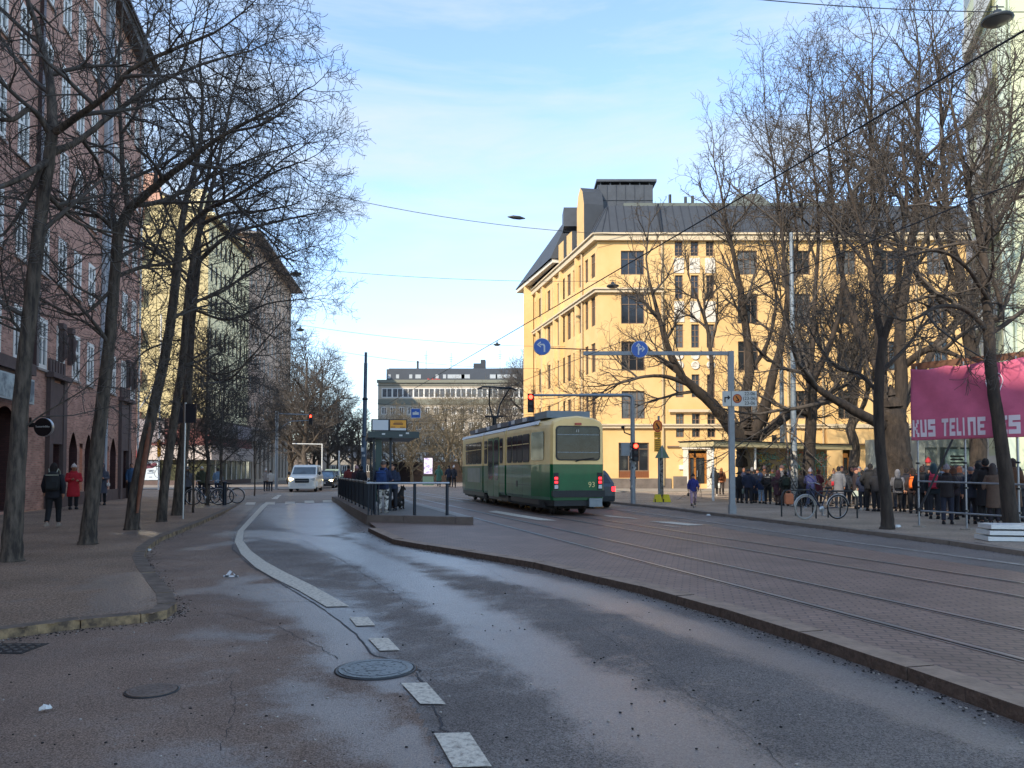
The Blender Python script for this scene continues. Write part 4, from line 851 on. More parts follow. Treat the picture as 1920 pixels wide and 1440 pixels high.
b.box(-1.1515,-1.145,1.62,5.1,.98,.992); b.box(-1.1515,-1.145,5.45,9.25,.98,.992); b.box(-1.1515,-1.145,9.6,13.5,.98,.992)
part('panel_seams', b, m_trim, tram)
# rear face
def rface(pts, y, m, name, par=tram, t=.02):
    b = MB(); b.prisma(pts, y, y-t, 'y'); return part(name, b, m, par)
def rr_(x0,x1,z0,z1,r): return [(x0+r,z0),(x1-r,z0),(x1-r*.3,z0+r*.3),(x1,z0+r),(x1,z1-r),(x1-r*.3,z1-r*.3),(x1-r,z1),(x0+r,z1),(x0+r*.3,z1-r*.3),(x0,z1-r),(x0,z0+r),(x0+r*.3,z0+r*.3)]
wf = rface(rr_(-.77,.77,1.82,2.96,.12), -.001, m_trim, 'rear_window_frame'); rface(rr_(-.73,.73,1.86,2.92,.1), -.0235, m_tgl, 'rear_window', wf, .008)
b = MB(); b.box(-.72,.72,-.038,-.032,2.08,2.1); b.box(-.72,.72,-.038,-.032,2.66,2.68); part('hand_rail', b, m_metal, wf)
b = MB(); b.tube([(-.1,-.05,1.79),(.05,-.06,1.84),(.55,-.05,1.9)], .018, 5); part('wiper', b, m_black, wf)
text('11', .13, m_white, tram, (-.02,-.035,2.79), (R(90),0,0)); text('93', .25, mat('number_yellow','#d8d08a',.5), tram, (.47,-.012,1.02), (R(90),0,0))
b = MB(); b.prisma(rr_(-.11,.11,2.99,3.06,.02), -.0, -.06, 'y'); part('top_lamp', b, mat('lamp_orange_red','#b5523c',.4), tram)
for s in (-1, 1):
    b = MB(); b.box(s*.76-.08,s*.76+.08,-.03,-.002,.86,1.42); lc = part('lamp_cluster', b, m_dark, tram)
    for z, mm in ((1.24,m_tail),(1.11,m_tail)): b = MB(); b.box(s*.76-.05,s*.76+.05,-.045,-.031,z-.035,z+.035); part('tail_lamp', b, mm, lc)
    b = MB(); b.box(s*.76-.06,s*.76+.06,-.045,-.031,.9,1.02); part('reversing_lamp', b, m_white, lc)
b = MB(); b.prisma([(-.86,.62),(.86,.62),(.9,.66),(.9,.84),(-.9,.84),(-.9,.66)], -.1, .1, 'y'); part('rear_bumper', b, m_dark, tram)
b = MB(); b.prism([(-.8,.05),(.8,.05),(1.0,1.2),(1.0,5.0),(-1.0,5.0),(-1.0,1.2)], .33, .52); b.box(-.95,.95,5.6,9.1,.28,.52); b.box(-1,1,9.8,14.9,.33,.52); b.box(.35,.8,-.12,.2,.3,.58,1); part('underframe', b, [m_dark, m_metal], tram)
def bogie(y):
    b = MB(); b.box(-.85,.85,y-1.05,y+1.05,.2,.42); b.box(-.98,-.85,y-1.2,y+1.2,.26,.44); b.box(.85,.98,y-1.2,y+1.2,.26,.44); bg_ = part('bogie', b, m_black, tram)
    for dy in (-.8, .8):
        for s in (-1, 1):
            q = MB(); q.lathe([(.05,-.06),(.31,-.06),(.33,-.03),(.31,.05),(.05,.05)], n=20); q.xf(Matrix.Translation((s*.52,y+dy,.335)) @ Matrix.Rotation(R(90),4,'Y')); part('wheel', q, mat('wheel_steel','#4b4744',.5,.7), bg_)
for y in (1.9, 4.3, 10.6, 13.3): bogie(y)
b = MB(); b.box(-.8,.75,.9,2.4,3.28,3.52); part('roof_unit', b, mat('roof_unit_grey','#6e7c86',.5,var=.1,vs=2), tram)
b = MB()
for y0, y1 in ((2.6,5.0),(5.6,9.1),(9.8,13.4)): b.box(-.95,.6,y0,y1,3.26,3.44)
part('roof_unit', b, mat('roof_box_blue','#3d4658',.5,.2,var=.15,vs=2), tram)
b = MB()
for y in (2.9,4.6,6.9,9.0,11.5): b.box(-.97,-.952,y,y+.5,3.28,3.43)
part('roof_label', b, m_tw, tram)
b = MB(); b.tube([(0,12.1,3.4),(0,12.1,4.1)], .11, 6); b.tube([(-.1,12.0,4.0),(-.22,12.3,4.7),(-.34,11.6,5.42)], .04, 5); b.tube([(.1,12.0,4.0),(.34,12.4,4.7),(.62,11.6,5.42)], .04, 5); b.tube([(-.95,11.6,5.34),(-.7,11.6,5.45),(.7,11.6,5.45),(.95,11.6,5.34)], .045, 5); b.tube([(-.75,11.8,5.38),(.75,11.8,5.42)], .025, 5); b.tube([(-.45,12.2,4.1),(.45,12.2,4.1)], .04, 5)
part('pantograph', b, m_dark, tram)
for s in (-1,1):
    b = MB(); b.prisma(rr_(s*.97-.06,s*.97+.06,.62,.74,.02), .0, .05, 'y')
b = MB(); b.box(-1.158,-1.152,3.4,3.65,.9,1.12); part('fuel_flap', b, m_dark, tram)
b = MB(); b.box(-1.165,-1.1525,10.0,12.9,.95,1.6); part('side_advert', b, mat('side_advert','#5d7480',.3,col2='#2f5a48',vs=1.2), tram)
# ------------------------------------------------------------------ road vehicles: local +y is forward
def vehicle(name, label, cat, loc, rz, paint, Lh, Wd, H, hood, nose, ws0, ws1, rear, beltz, grp=None, lights='front', plate=True, van=False, gl=None):
    t = thing(name, label, cat, loc, rz, grp); hw = Wd/2; g = .22; gl = gl or m_glass
    # lower body: loft along y
    def sec(y, w_, zb, zt): return [(-w_,y,zb+.12),(-w_*1.0,y,zt-.12),(-w_*.93,y,zt),(w_*.93,y,zt),(w_,y,zt-.12),(w_,y,zb+.12),(w_*.94,y,zb),(-w_*.94,y,zb)]
    b = MB(); f = Lh/2
    st = [(f,hw*.72,g+.12,nose*.75),(f-.06,hw*.86,g+.04,nose*.93),(f-.25,hw*.96,g,nose),(f-hood,hw,g,beltz),(0,hw,g,beltz+.01),(-f+.35,hw,g,beltz+.02),(-f+.06,hw*.93,g+.05,beltz-.02),(-f,hw*.86,g+.15,beltz-.12)]
    b.loft([[p for p in sec(*q)] for q in st][::-1], 0, False); part('body', b, paint, t)
    cw = hw*.93; rw = hw*(.86 if van else .76); y0 = f-hood+.02; rs_ = H-.14
    b = MB()
    ring = lambda pts: [pts]
    lowr = [(-cw,y0,beltz-.02),(cw,y0,beltz-.02),(cw,-f+rear[0],beltz-.02),(-cw,-f+rear[0],beltz-.02)]
    midr = [(-rw,f-ws1,rs_),(rw,f-ws1,rs_),(rw,-f+rear[1],rs_),(-rw,-f+rear[1],rs_)]
    topr = [(-rw*.88,f-ws1-.2,H),(rw*.88,f-ws1-.2,H),(rw*.88,-f+rear[1]+.15,H),(-rw*.88,-f+rear[1]+.15,H)]
    b.add(lowr+midr+topr, [(0,1,5,4),(1,2,6,5),(2,3,7,6),(3,0,4,7),(4,5,9,8),(5,6,10,9),(6,7,11,10),(7,4,8,11),(8,9,10,11)]); part('cabin', b, paint, t)
    def inset_quad(q, k, d, sh=0):
        c = sum((Vector(p) for p in q), Vector())/4; nrm = (Vector(q[1])-Vector(q[0])).cross(Vector(q[2])-Vector(q[1])).normalized(); a = [c+(Vector(p)-c)*k+nrm*d for p in q]
        bb = MB(); bb.add([tuple(p) for p in a]+[tuple(p-nrm*.02) for p in a], [(0,1,2,3),(4,7,6,5),(0,4,5,1),(1,5,6,2),(2,6,7,3),(3,7,4,0)]); return bb
    part('windscreen', inset_quad([lowr[0],lowr[1],midr[1],midr[0]][::-1] if False else [lowr[1],lowr[0],midr[0],midr[1]], .90, .012), gl, t)
    part('rear_window', inset_quad([lowr[3],lowr[2],midr[2],midr[3]], .82, .012), gl, t)
    for s in (1, -1):
        A = lowr[1] if s > 0 else lowr[0]; Bq = lowr[2] if s > 0 else lowr[3]; Cq = midr[2] if s > 0 else midr[3]; Dq = midr[1] if s > 0 else midr[0]
        lp = lambda p, q, k: tuple(Vector(p).lerp(Vector(q), k))
        cuts = ((.08,.40),(.43,.72)) if not van else ((.05,.30),)
        if not van: cuts = cuts+((.75,.92),)
        for k0, k1 in cuts:
            q = [lp(A,Bq,k0), lp(A,Bq,k1), lp(Dq,Cq,k1), lp(Dq,Cq,k0)]
            part('side_window', inset_quad(q if s < 0 else q[::-1], .86, .012) if s > 0 else inset_quad(q, .86, .012), gl, t)
            if True:
                pass
        b = MB(); b.ball((s*(hw+.09),f-hood-.25,beltz+.08),(.10,.05,.08 if not van else .13),8,5); part('mirror', b, paint if not van else m_dark, t)
        for y in (f-.85, -f+.85):
            q = MB(); q.lathe([(.02,-.1),(.3,-.1),(.33,-.06),(.33,.07),(.3,.1),(.02,.1)], n=20); q.xf(Matrix.Translation((s*(hw-.12),y,.33)) @ Matrix.Rotation(R(90),4,'Y')); wl_ = part('wheel', q, m_black, t)
            q = MB(); q.lathe([(.02,-.01),(.19,-.01),(.21,.02),(.02,.03)], n=14); q.xf(Matrix.Translation((s*(hw-.01),y,.33)) @ Matrix.Rotation(R(90)*s,4,'Y')); part('rim', q, m_chrome, wl_)
            b = MB(); b.tube([(s*(hw+.004),y+.40*math.cos(a),.33+.40*math.sin(a)) for a in [math.pi*k/8 for k in range(9)]], .03, 4); part('wheel_arch', b, m_black if not van else paint, t)
    b = MB(); b.prisma(rr_(-hw*.5,hw*.5,nose*.60,nose*.86,.05), f-.03, f+.03, 'y'); gr = part('grille', b, m_dark, t)
    b = MB(); b.box(-hw*.46,hw*.46,f+.031,f+.04,nose*.72,nose*.74); b.lathe([(.07,0),(.09,.01),(.07,.02)], n=14); part('grille_bar', b, m_chrome, gr)
    b = MB(); b.box(-.26,.26,f+.005,f+.03,.45,.56); part('number_plate', b, m_white, t)
    b = MB(); b.box(-hw*.9,hw*.9,f-.08,f+.015,.24,.42); part('bumper', b, paint if van else m_dark, t)
    for s in (1, -1):
        b = MB(); b.prisma([(s*hw*.56,nose*.70),(s*hw*.88,nose*.74),(s*hw*.92,nose*.92),(s*hw*.60,nose*.84)][::s], f-.12, f-.015+(.0), 'y'); part('headlight', b, m_head if lights == 'both' or (lights == 'right' and s < 0) or (lights == 'left' and s > 0) else m_chrome, t)
        b = MB(); b.box(s*hw*.84-.07,s*hw*.84+.07,-f-.012,-f+.1,beltz-.30,beltz-.12); part('tail_light', b, m_tail, t)
    b = MB(); b.box(-.26,.26,-f-.02,-f,.62,.74); part('number_plate', b, m_white, t)
    b = MB(); b.box(-hw*.88,hw*.88,-f-.04,-f+.05,.3,.5); part('bumper', b, m_dark, t)
    return t
p = D(571, 923, 53.0)
m_vw = mat('van_white', '#dcdcd4', .3, coat=.5, var=.03, vs=2); m_cd = mat('car_dark_paint', '#2c333a', .25, .4, coat=.6); m_cg = mat('car_pale_paint', '#8fa08c', .3, .3, coat=.5); m_cs = mat('car_grey_paint', '#4b5258', .3, .5, coat=.5)
vehicle('white_van', 'white delivery van with one glowing headlight waiting at the crossing', 'van', (X(575,56),56,-.004), R(188), m_vw, 5.0, 1.93, 1.9, 1.05, 1.08, .95, 1.75, (.25,.4), 1.22, lights='left', van=True, gl=mat('van_glass','#33414c',.1,col2='#5b6d78',vs=2))
vehicle('dark_car', 'dark estate car with one lit headlight behind the white van', 'car', (X(610,64),64,-.004), R(188), m_cd, 4.6, 1.82, 1.5, 1.25, .86, 1.2, 1.9, (.15,.45), .98, lights='right', gl=mat('car_glass_pale','#4b6070',.1,col2='#7c95a5',vs=2))
vehicle('green_car', 'pale green car behind the dark estate car', 'car', (X(624,72),72,-.004), R(188), m_cg, 4.4, 1.82, 1.62, 1.1, .9, 1.1, 1.8, (.15,.4), 1.02, lights='right')
vehicle('grey_car', 'dark grey car with red tail light half hidden beside the tram', 'car', (2.72,32.4,0), TR, m_cs, 4.5, 1.8, 1.5, 1.2, .86, 1.2, 1.9, (.12,.4), .98)
vehicle('parked_car', 'small dark car parked far down the street under the trees', 'car', (X(648,90),90,-.004), R(188), m_cd, 4.2, 1.75, 1.5, 1.1, .86, 1.1, 1.8, (.15,.4), .98)
# ------------------------------------------------------------------ tram stop island
isl = [G(690,985,ZL), G(887,984,0), G(756,936,0), G(700,921,0), G(650,929,0), G(636,939,0)]
isl[0].z = 0
b = MB(); IZ = .2
ip = [(isl[0].x,isl[0].y),(isl[1].x,isl[1].y)]+[(-5.75,37.5),(-6.6,40.5),(-8.9,40.5),(-8.95,38.4)]
c_ = np.mean(ip, 0); inner = [tuple(np.array(q)*(1-.0)+0*c_) for q in ip]
b.prism(ip, -.2, IZ-.02, 0); tp = [(q[0]+(c_[0]-q[0])*.06, q[1]+(c_[1]-q[1])*.012+ (.28 if i < 2 else 0)) for i, q in enumerate(ip)]
b.poly([(x, y, IZ) for x, y in tp], 1)
struct('stop_island', b, [mat('island_kerb_stone', '#6b6058', .8, var=.2, vs=3, bump=.3, bs=20), mat('island_paving', '#6e6b66', .8, var=.12, vs=1.5)])
b = MB(); n_ = len(ip)
for i, (k0, k1) in enumerate(((0,.35),(.352,.84),(.843,1.0))):
    A, B_ = Vector(ip[0]), Vector(ip[1]); a, c = A.lerp(B_, k0), A.lerp(B_, k1); b.prism([(a.x+.004,a.y-.03),(c.x-.004,c.y-.03),(c.x-.004,c.y+.27),(a.x+.004,a.y+.27)], -.12, IZ+.005+rng.uniform(-.004,.004))
A, B_ = Vector(ip[5]), Vector(ip[0]); Ld = (B_-A).length; k = int(Ld/1.2); dv = (B_-A).normalized(); nv = Vector((-dv.y, dv.x))
for i in range(k): a, c = A+dv*(Ld*i/k+.01), A+dv*(Ld*(i+1)/k-.01); b.prism([(a.x-nv.x*.03,a.y-nv.y*.03),(c.x-nv.x*.03,c.y-nv.y*.03),(c.x+nv.x*.25,c.y+nv.y*.25),(a.x+nv.x*.25,a.y+nv.y*.25)], -.12, IZ+.006)
A, B_ = Vector(ip[1]), Vector(ip[2]); dv = (B_-A).normalized(); nv = Vector((-dv.y, dv.x)); Ld = (B_-A).length; k = 12
for i in range(k): a, c = A+dv*(Ld*i/k+.31), A+dv*(Ld*(i+1)/k+.30); b.prism([(a.x,a.y),(c.x,c.y),(c.x+nv.x*.3,c.y+nv.y*.3),(a.x+nv.x*.3,a.y+nv.y*.3)], -.02, IZ+.006, 1)
struct('island_kerb', b, [MATS['island_kerb_stone'], mat('pale_edge_stone','#8d8a84',.8,var=.1,vs=3)])
# fence and rail
A = Vector(ip[5])+Vector((.35,-.2)); Bv = Vector(ip[0])+Vector((.12,.35)); fn = thing('railing', 'dark barred railing along the road side of the tram stop', 'railing', (A.x,A.y,IZ), 0); L = (Bv-A).length; dv = (Bv-A).normalized()
m_fb = mat('dark_blue_metal', '#1d2733', .4, .3)
b = MB(); k = int(L/1.5)
for i in range(k+1): q = dv*(L*i/k); b.tube([(q.x,q.y,0),(q.x,q.y,1.0)], .035, 6)
part('post', b, m_fb, fn); b = MB(); b.tube([(0,0,.93),((dv*L).x,(dv*L).y,.93)], .028, 6); part('hand_rail', b, m_metal, fn)
b = MB()
for i in range(int(L/.13)): q = dv*(i*.13+.06); b.box(q.x-.011,q.x+.011,q.y-.011,q.y+.011,.1,.88)
b.tube([(0,0,.1),((dv*L).x,(dv*L).y,.1)], .015, 4); b.tube([(0,0,.88),((dv*L).x,(dv*L).y,.88)], .015, 4); part('bars', b, m_fb, fn)
b = MB(); q0 = dv*(L*.03); q1 = dv*(L*.62); b.obox(((q0+q1)/2).to_3d()+Vector((.05,0,.5)), dv, (q1-q0).length/2, .012, .4); part('panel', b, mat('tinted_panel','#18222e',.15), fn)
A = D(694, 962, 22.3); rl = thing('hand_rail', 'pale horizontal hand rail across the near end of the tram stop', 'railing', (A.x,22.3,IZ), 0); Bx = X(842,22.3)-A.x
b = MB(); b.tube([(-.1,0,.93),(Bx,.15,.93)], .03, 8); part('top_bar', b, mat('pale_rail','#a8adb2',.35,.5), rl)
for px in (777, 838): x = X(px,22.3)-A.x; b = MB(); b.tube([(x,.1,0),(x,.1,.92)], .045, 8); part('post', b, m_fb, rl)
for k in range(4): b = MB(); x = -.05+.09*k; b.tube([(x,-.02+.05*k,0),(x,-.02+.05*k,.9)], .02, 6); part('post', b, m_fb, rl)
# shelter
S0 = D(697, 900, 25.0); sh = thing('tram_shelter', 'dark glass tram stop shelter with sign boards on its roof', 'shelter', (S0.x,25.0,IZ), TH*.9); sw = 1.45
b = MB(); b.box(-.15,sw,-.9,3.4,2.36,2.5); b.box(-.15,sw,-.92,-.903,2.33,2.53); part('roof', b, mat('dark_green_metal','#2b3a3c',.4,.2), sh)
for x, y in ((.05,-.5),(.05,3.1),(.75,2.9),(.58,-.3)): b = MB(); b.box(x-.035,x+.035,y-.035,y+.035,0,2.36); part('post', b, m_fb, sh)
b = MB(); b.box(.045,.06,-.4,3.0,.35,2.2); part('side_glass', b, mat('dark_shelter_glass','#1f3436',.08), sh)
b = MB(); b.box(.1,.30,-.45,-.38,.3,2.3); part('info_case', b, mat('deep_green_metal','#163c38',.4), sh)
b = MB(); b.box(.15,.75,2.3,2.8,.42,.48); part('bench', b, m_dark, sh)
sb = MB(); sb.box(-.05,1.08,-.84,-.74,2.54,2.92); bd = part('sign_case', sb, m_dark, sh)
b = MB(); b.box(-.01,.48,-.852,-.842,2.57,2.89); part('blank_sign', b, mat('milky_panel','#c9ced0',.4,var=.05,vs=5), bd)
b = MB(); b.box(.54,1.04,-.852,-.842,2.64,2.89); b.box(.54,1.04,-.852,-.842,2.57,2.637,1); part('orange_sign', b, [mat('sign_orange','#e09a1e',.4), m_white], bd)
b = MB(); b.box(.64,.94,-.858,-.853,2.75,2.79); b.box(.66,.92,-.858,-.853,2.82,2.835); b.box(.56,.70,-.858,-.853,2.66,2.68); b.box(.85,1.0,-.858,-.853,2.66,2.68); part('sign_print', b, mat('brown_print','#4a1d10',.5), bd)
b = MB()
for x, z in ((.28,2.42),(.82,2.38),(1.03,2.45)): b.box(x,x+.1,-.928,-.921,z,z+.05)
part('sticker', b, m_white, sh)
# tall pole of the stop
def pole(name, label, cat, px, py, z, segs, mats, par=None, lean=(0,0)):
    p = G(px, py, z); t = thing(name, label, cat, (p.x,p.y,z), 0)
    for i, (z0, z1, r0, r1) in enumerate(segs):
        b = MB(); b.tube([(lean[0]*z0,lean[1]*z0,z0),(lean[0]*z1,lean[1]*z1,z1)], [r0,r1], 12); part('shaft' if i == 0 else 'upper_shaft', b, mats[min(i,len(mats)-1)], t)
    return t, p
m_bp = mat('blue_grey_pole','#46586a',.5,.2,var=.15,vs=2)
t, p = pole('catenary_pole', 'tall blue grey mast rising behind the tram stop railing', 'pole', 681, 934, .1, [(0,3.1,.15,.14),(3.1,5.0,.115,.11),(5.0,6.85,.095,.09),(6.85,7.4,.07,.07)], [m_bp, m_bp], lean=(.012,0))
b = MB(); b.lathe([(.1,0),(.14,.02),(.14,.12),(.1,.14)], (.06,0,4.95), 12); b.lathe([(.1,0),(.15,.02),(.13,.08)], (.036,0,3.05), 12); part('collar', b, m_dark, t)
b = MB(); b.box(-.1,.06,-.14,-.1,2.35,2.55); b.box(-.02,.1,-.14,-.1,2.1,2.2); part('sticker', b, m_white, t)
# hanging blue stop sign
p = D(779.5, 775, 30); t = thing('tram_stop_sign', 'square blue sign with a white tram symbol hanging over the stop', 'sign', tuple(p), 0)
b = MB(); b.box(-.19,.19,-.015,.015,-.19,.19); part('plate', b, m_white, t)
b = MB(); b.box(-.17,.17,-.022,-.0165,-.17,.17); part('blue_face', b, mat('sign_blue','#1553a8',.35), t)
b = MB(); b.box(-.12,.12,-.028,-.023,-.06,.04); b.box(-.03,.03,-.028,-.023,.05,.08); part('symbol', b, m_white, t)
b = MB(); b.tube([(-.15,0,.19),(-.15,0,.42)], .006, 4); b.tube([(.15,0,.19),(.15,0,.42)], .006, 4); part('hanger', b, m_dark, t)
# ------------------------------------------------------------------ signals and signs
def lamp_head(par, x, z, y=0, red=True, n=3):
    b = MB(); b.box(x-.13,x+.13,y-.02,y+.16,z-.62,z+.18); hd = part('signal_head', b, m_black, par)
    for i in range(n):
        q = MB(); q.lathe([(.001,0),(.085,.0),(.09,.02)], n=14); q.xf(Matrix.Translation((x,y-.025,z-.27*i+.03)) @ Matrix.Rotation(R(90),4,'X')); part('lens', q, m_red_lamp if (i == 0 and red) else m_dark, hd)
        q = MB(); q.tube([(x+.11*math.cos(a),y-.09,z-.27*i+.03+.11*math.sin(a)) for a in [math.pi*j/6 for j in range(7)]], .012, 4); part('visor', q, m_black, hd)
    return hd
p = G(1187, 944, .08); t = thing('traffic_signal', 'grey signal mast with red lamps and an arm over the tracks beside the tram', 'traffic light', (p.x,p.y,.08), 0)
hz = Z(741, p.y)-.08; ax = X(995, p.y)-p.x
b = MB(); b.tube([(0,0,0),(0,0,hz*.97)], [.11,.09], 12); part('mast', b, m_greyp, t); b = MB(); b.tube([(0,0,hz*.965),(-.06,0,hz*.99),(-.22,0,hz),(-2.3,0,hz)], .075, 10); b.tube([(-2.3,0,hz),(ax,0,hz)], .05, 8); part('arm', b, m_metal, t)
lamp_head(t, ax, hz-.13, -.2); lamp_head(t, .08, Z(838,p.y)-.08, -.3)
b = MB(); b.box(-.5,-.13,-.1,.12,Z(858,p.y),Z(838,p.y)+.1); part('back_plate', b, m_greyp, t)
b = MB(); b.tube([(-.1,0,2.95),(-.35,0,3.05),(-.4,0,3.25)], .03, 6); b.ball((-.42,0,3.28),.08,8,5); part('camera_arm', b, m_dark, t)
b = MB()
r = random.Random(8)
for i in range(26): a = r.uniform(2.6,6.6); z = r.uniform(.5,2.6); q = Vector((.108*math.cos(a),.108*math.sin(a),z)); b.ball(tuple(q),(.03,.012,.05),6,3,i%2)
part('sticker', b, [m_white, m_dark], t)
p = G(518, 918, 0); t = thing('traffic_signal', 'signal mast with a red lamp on a curved bracket over the left carriageway', 'traffic light', (p.x,p.y,0), 0); hz = Z(778,p.y); ax = X(583,p.y)-p.x
b = MB(); b.tube([(0,0,0),(0,0,hz+.3)], .12, 10); part('mast', b, m_greyp, t); b = MB(); b.tube([(0,0,hz+.1),(ax,0,hz)], .05, 6); b.tube([(0,0,hz-1.2),(ax*.4,0,hz-.5),(ax,0,hz-.42)], .04, 6); part('arm', b, m_metal, t); lamp_head(t, ax, hz-.15, -.2)
# gantry with blue direction signs
p = G(1373, 963, .08); gy = p.y; t = thing('sign_gantry', 'grey sign gantry post with an arm carrying two round blue arrow signs', 'sign', (p.x,gy,.08), 0)
hz = Z(662,gy)-.08; xe = X(1095,gy)-p.x; xt = X(1022,gy)-p.x
b = MB(); b.box(-.085,.085,-.085,.085,0,hz+.06); b.box(-.11,.11,-.11,.11,0,.28); part('post', b, m_greyp, t)
b = MB(); b.box(xe,-.087,-.065,.065,hz-.07,hz+.05); part('beam', b, m_greyp, t); b = MB(); b.tube([(X(1120,gy)-p.x,-.07,hz+.10),(xt,-.07,hz+.16)], .02, 6); part('extension', b, mat('rust_tube','#7d4a3c',.6), t)
m_blue = MATS['sign_blue']
def disc(par, x, z, r, arrow, y=-.1):
    q = MB(); q.lathe([(.001,-.012),(r,-.012),(r,.01),(.001,.012)], n=32); q.xf(Matrix.Translation((x,y,z)) @ Matrix.Rotation(R(90),4,'X')); d = part('round_sign', q, m_white, par)
    q = MB(); q.lathe([(.001,.013),(r*.94,.013),(r*.94,.016)], n=32); q.xf(Matrix.Translation((x,y,z)) @ Matrix.Rotation(R(90),4,'X')); part('blue_face', q, m_blue, d)
    q = MB()
    for poly_ in arrow: q.prisma([(x+a*r, z+c*r) for a, c in poly_], y-.024, y-.017, 'y')
    part('arrow', q, m_white, d)
left = [[(.18,-.6),(.36,-.6),(.36,.1),(.18,.02)], [(.36,.1),(.22,.33),(-.28,.33),(-.28,.17),(.12,.17),(.18,.02)], [(-.62,.25),(-.2,-.08),(-.12,.02),(-.42,.25)], [(-.42,.25),(-.12,.48),(-.2,.6),(-.62,.25)]]
strt = [[(-.22,-.65),(-.06,-.65),(-.06,.4),(-.22,.4)], [(-.14,.75),(-.42,.38),(-.32,.28),(-.14,.52)], [(-.14,.52),(.04,.28),(.14,.38),(-.14,.75)], [(-.06,-.2),(.08,-.02),(.3,-.02),(.3,.14),(0,.14),(-.06,.05)], [(.62,.06),(.3,-.3),(.22,-.2),(.42,.06)], [(.42,.06),(.22,.32),(.3,.42),(.62,.06)]]
disc(t, X(1016.5,gy)-p.x, Z(651,gy)-.08, .285, left); disc(t, X(1199.5,gy)-p.x, Z(656,gy)-.08, .285, strt)
b = MB(); x0, x1 = X(1354,gy)-p.x, X(1418,gy)-p.x; z0, z1 = Z(762,gy)-.08, Z(734,gy)-.08; b.box(x0,x1,-.12,-.09,z0,z1); sb = part('plate', b, mat('sign_grey_white','#b9bdb8',.5), t)
xs = X(1370,gy)-p.x; b = MB(); b.box(xs,xs+.015,-.124,-.121,z0,z1); b.prisma([(x0+.06,z0+.12),(x0+.10,z0+.12),(x0+.10,z0+.26),(x0+.17,z0+.26),(x0+.17,z0+.2),(x0+.26,z0+.28),(x0+.17,z0+.36),(x0+.17,z0+.30),(x0+.06,z0+.30)], -.127, -.121, 'y'); part('arrow', b, m_black, sb)
q = MB(); xc = X(1381.5,gy)-p.x; q.lathe([(.001,.0),(.15,.0),(.15,.006)], n=24); q.xf(Matrix.Translation((xc,-.12,(z0+z1)/2)) @ Matrix.Rotation(R(90),4,'X')); part('red_ring', q, mat('sign_red','#8c2a20',.5), sb)
q = MB(); q.lathe([(.001,.0),(.12,.0),(.12,.006)], n=24); q.xf(Matrix.Translation((xc,-.1265,(z0+z1)/2)) @ Matrix.Rotation(R(90),4,'X')); part('orange_face', q, mat('sign_amber','#c9762a',.5), sb)
b = MB(); b.prisma([(xc-.06,.0+(z0+z1)/2+.07),(xc-.03,(z0+z1)/2+.09),(xc+.07,(z0+z1)/2-.05),(xc+.04,(z0+z1)/2-.08)], -.137, -.133, 'y'); b.box(xc-.05,xc+.05,-.137,-.133,(z0+z1)/2-.09,(z0+z1)/2-.06); part('symbol', b, m_black, sb)
for i, s_ in enumerate(('22-06', '(23-06)', '23-06')): text(s_, .155, m_black, sb, (X(1405,gy)-p.x, -.123, z1-.09-.155*i), (R(90),0,0), ext=.002)
# orange sign pole with yellow foot blocks
p = G(1236, 941, .08); ty = p.y; t = thing('sign_post', 'stickered post with an orange ring sign, yellow plates and a grey triangle back', 'sign', (p.x,ty,.08), 0)
b = MB(); b.tube([(0,0,0),(0,0,Z(783,ty))], .05, 8); part('post', b, m_metal, t); b = MB(); b.tube([(.12,.1,0),(.12,.1,Z(845,ty))], .1, 8); part('wrapped_post', b, mat('stickered_post','#8a8880',.7,col2='#3a3734',vs=9,fac=(.45,.55)), t)
oz = Z(799,ty)-.08; q = MB(); q.lathe([(.001,0),(.22,0),(.22,.01)], n=24); q.xf(Matrix.Translation((-.07,-.1,oz)) @ Matrix.Scale(1.25,4,(0,0,1)) @ Matrix.Rotation(R(90),4,'X')); part('red_ring', q, mat('sign_red_orange','#b8391a',.5), t)
q = MB(); q.lathe([(.001,0),(.175,0),(.175,.008)], n=24); q.xf(Matrix.Translation((-.07,-.112,oz)) @ Matrix.Scale(1.25,4,(0,0,1)) @ Matrix.Rotation(R(90),4,'X')); part('orange_face', q, mat('sign_orange2','#e07f1c',.5), t)
b = MB(); b.prisma([(-.15,oz+.1),(-.1,oz+.13),(.03,oz-.1),(-.02,oz-.13)], -.127, -.122, 'y'); b.box(-.14,.0,-.127,-.122,oz-.15,oz-.11); part('symbol', b, m_black, t)
for za, zb in ((809,821),(822,847)):
    b = MB(); b.box(-.22,.08,-.1,-.07,Z(zb,ty)-.08,Z(za,ty)-.09); pl = part('yellow_plate', b, mat('sign_yellow','#d69a16',.5), t)
    b = MB(); z = Z(za,ty)-.17
    while z > Z(zb,ty)-.02: b.box(-.17,.02,-.105,-.1005,z-.025,z); z -= .09
    part('print', b, mat('dark_print','#6a4312',.5), pl)
q = MB(); tz0, tz1 = Z(859,ty)-.08, Z(834,ty)-.08; q.prisma([(-.32,tz0),(.34,tz0),(.01,tz1)], -.16, -.14, 'y'); q.xf(Matrix.Translation((.11,0,0))); part('triangle_back', q, mat('grey_green_back','#5f7563',.5,.2), t)
b = MB(); b.box(.08,.13,-.18,-.161,tz0,tz1-.05); part('back_rail', b, m_metal, t)
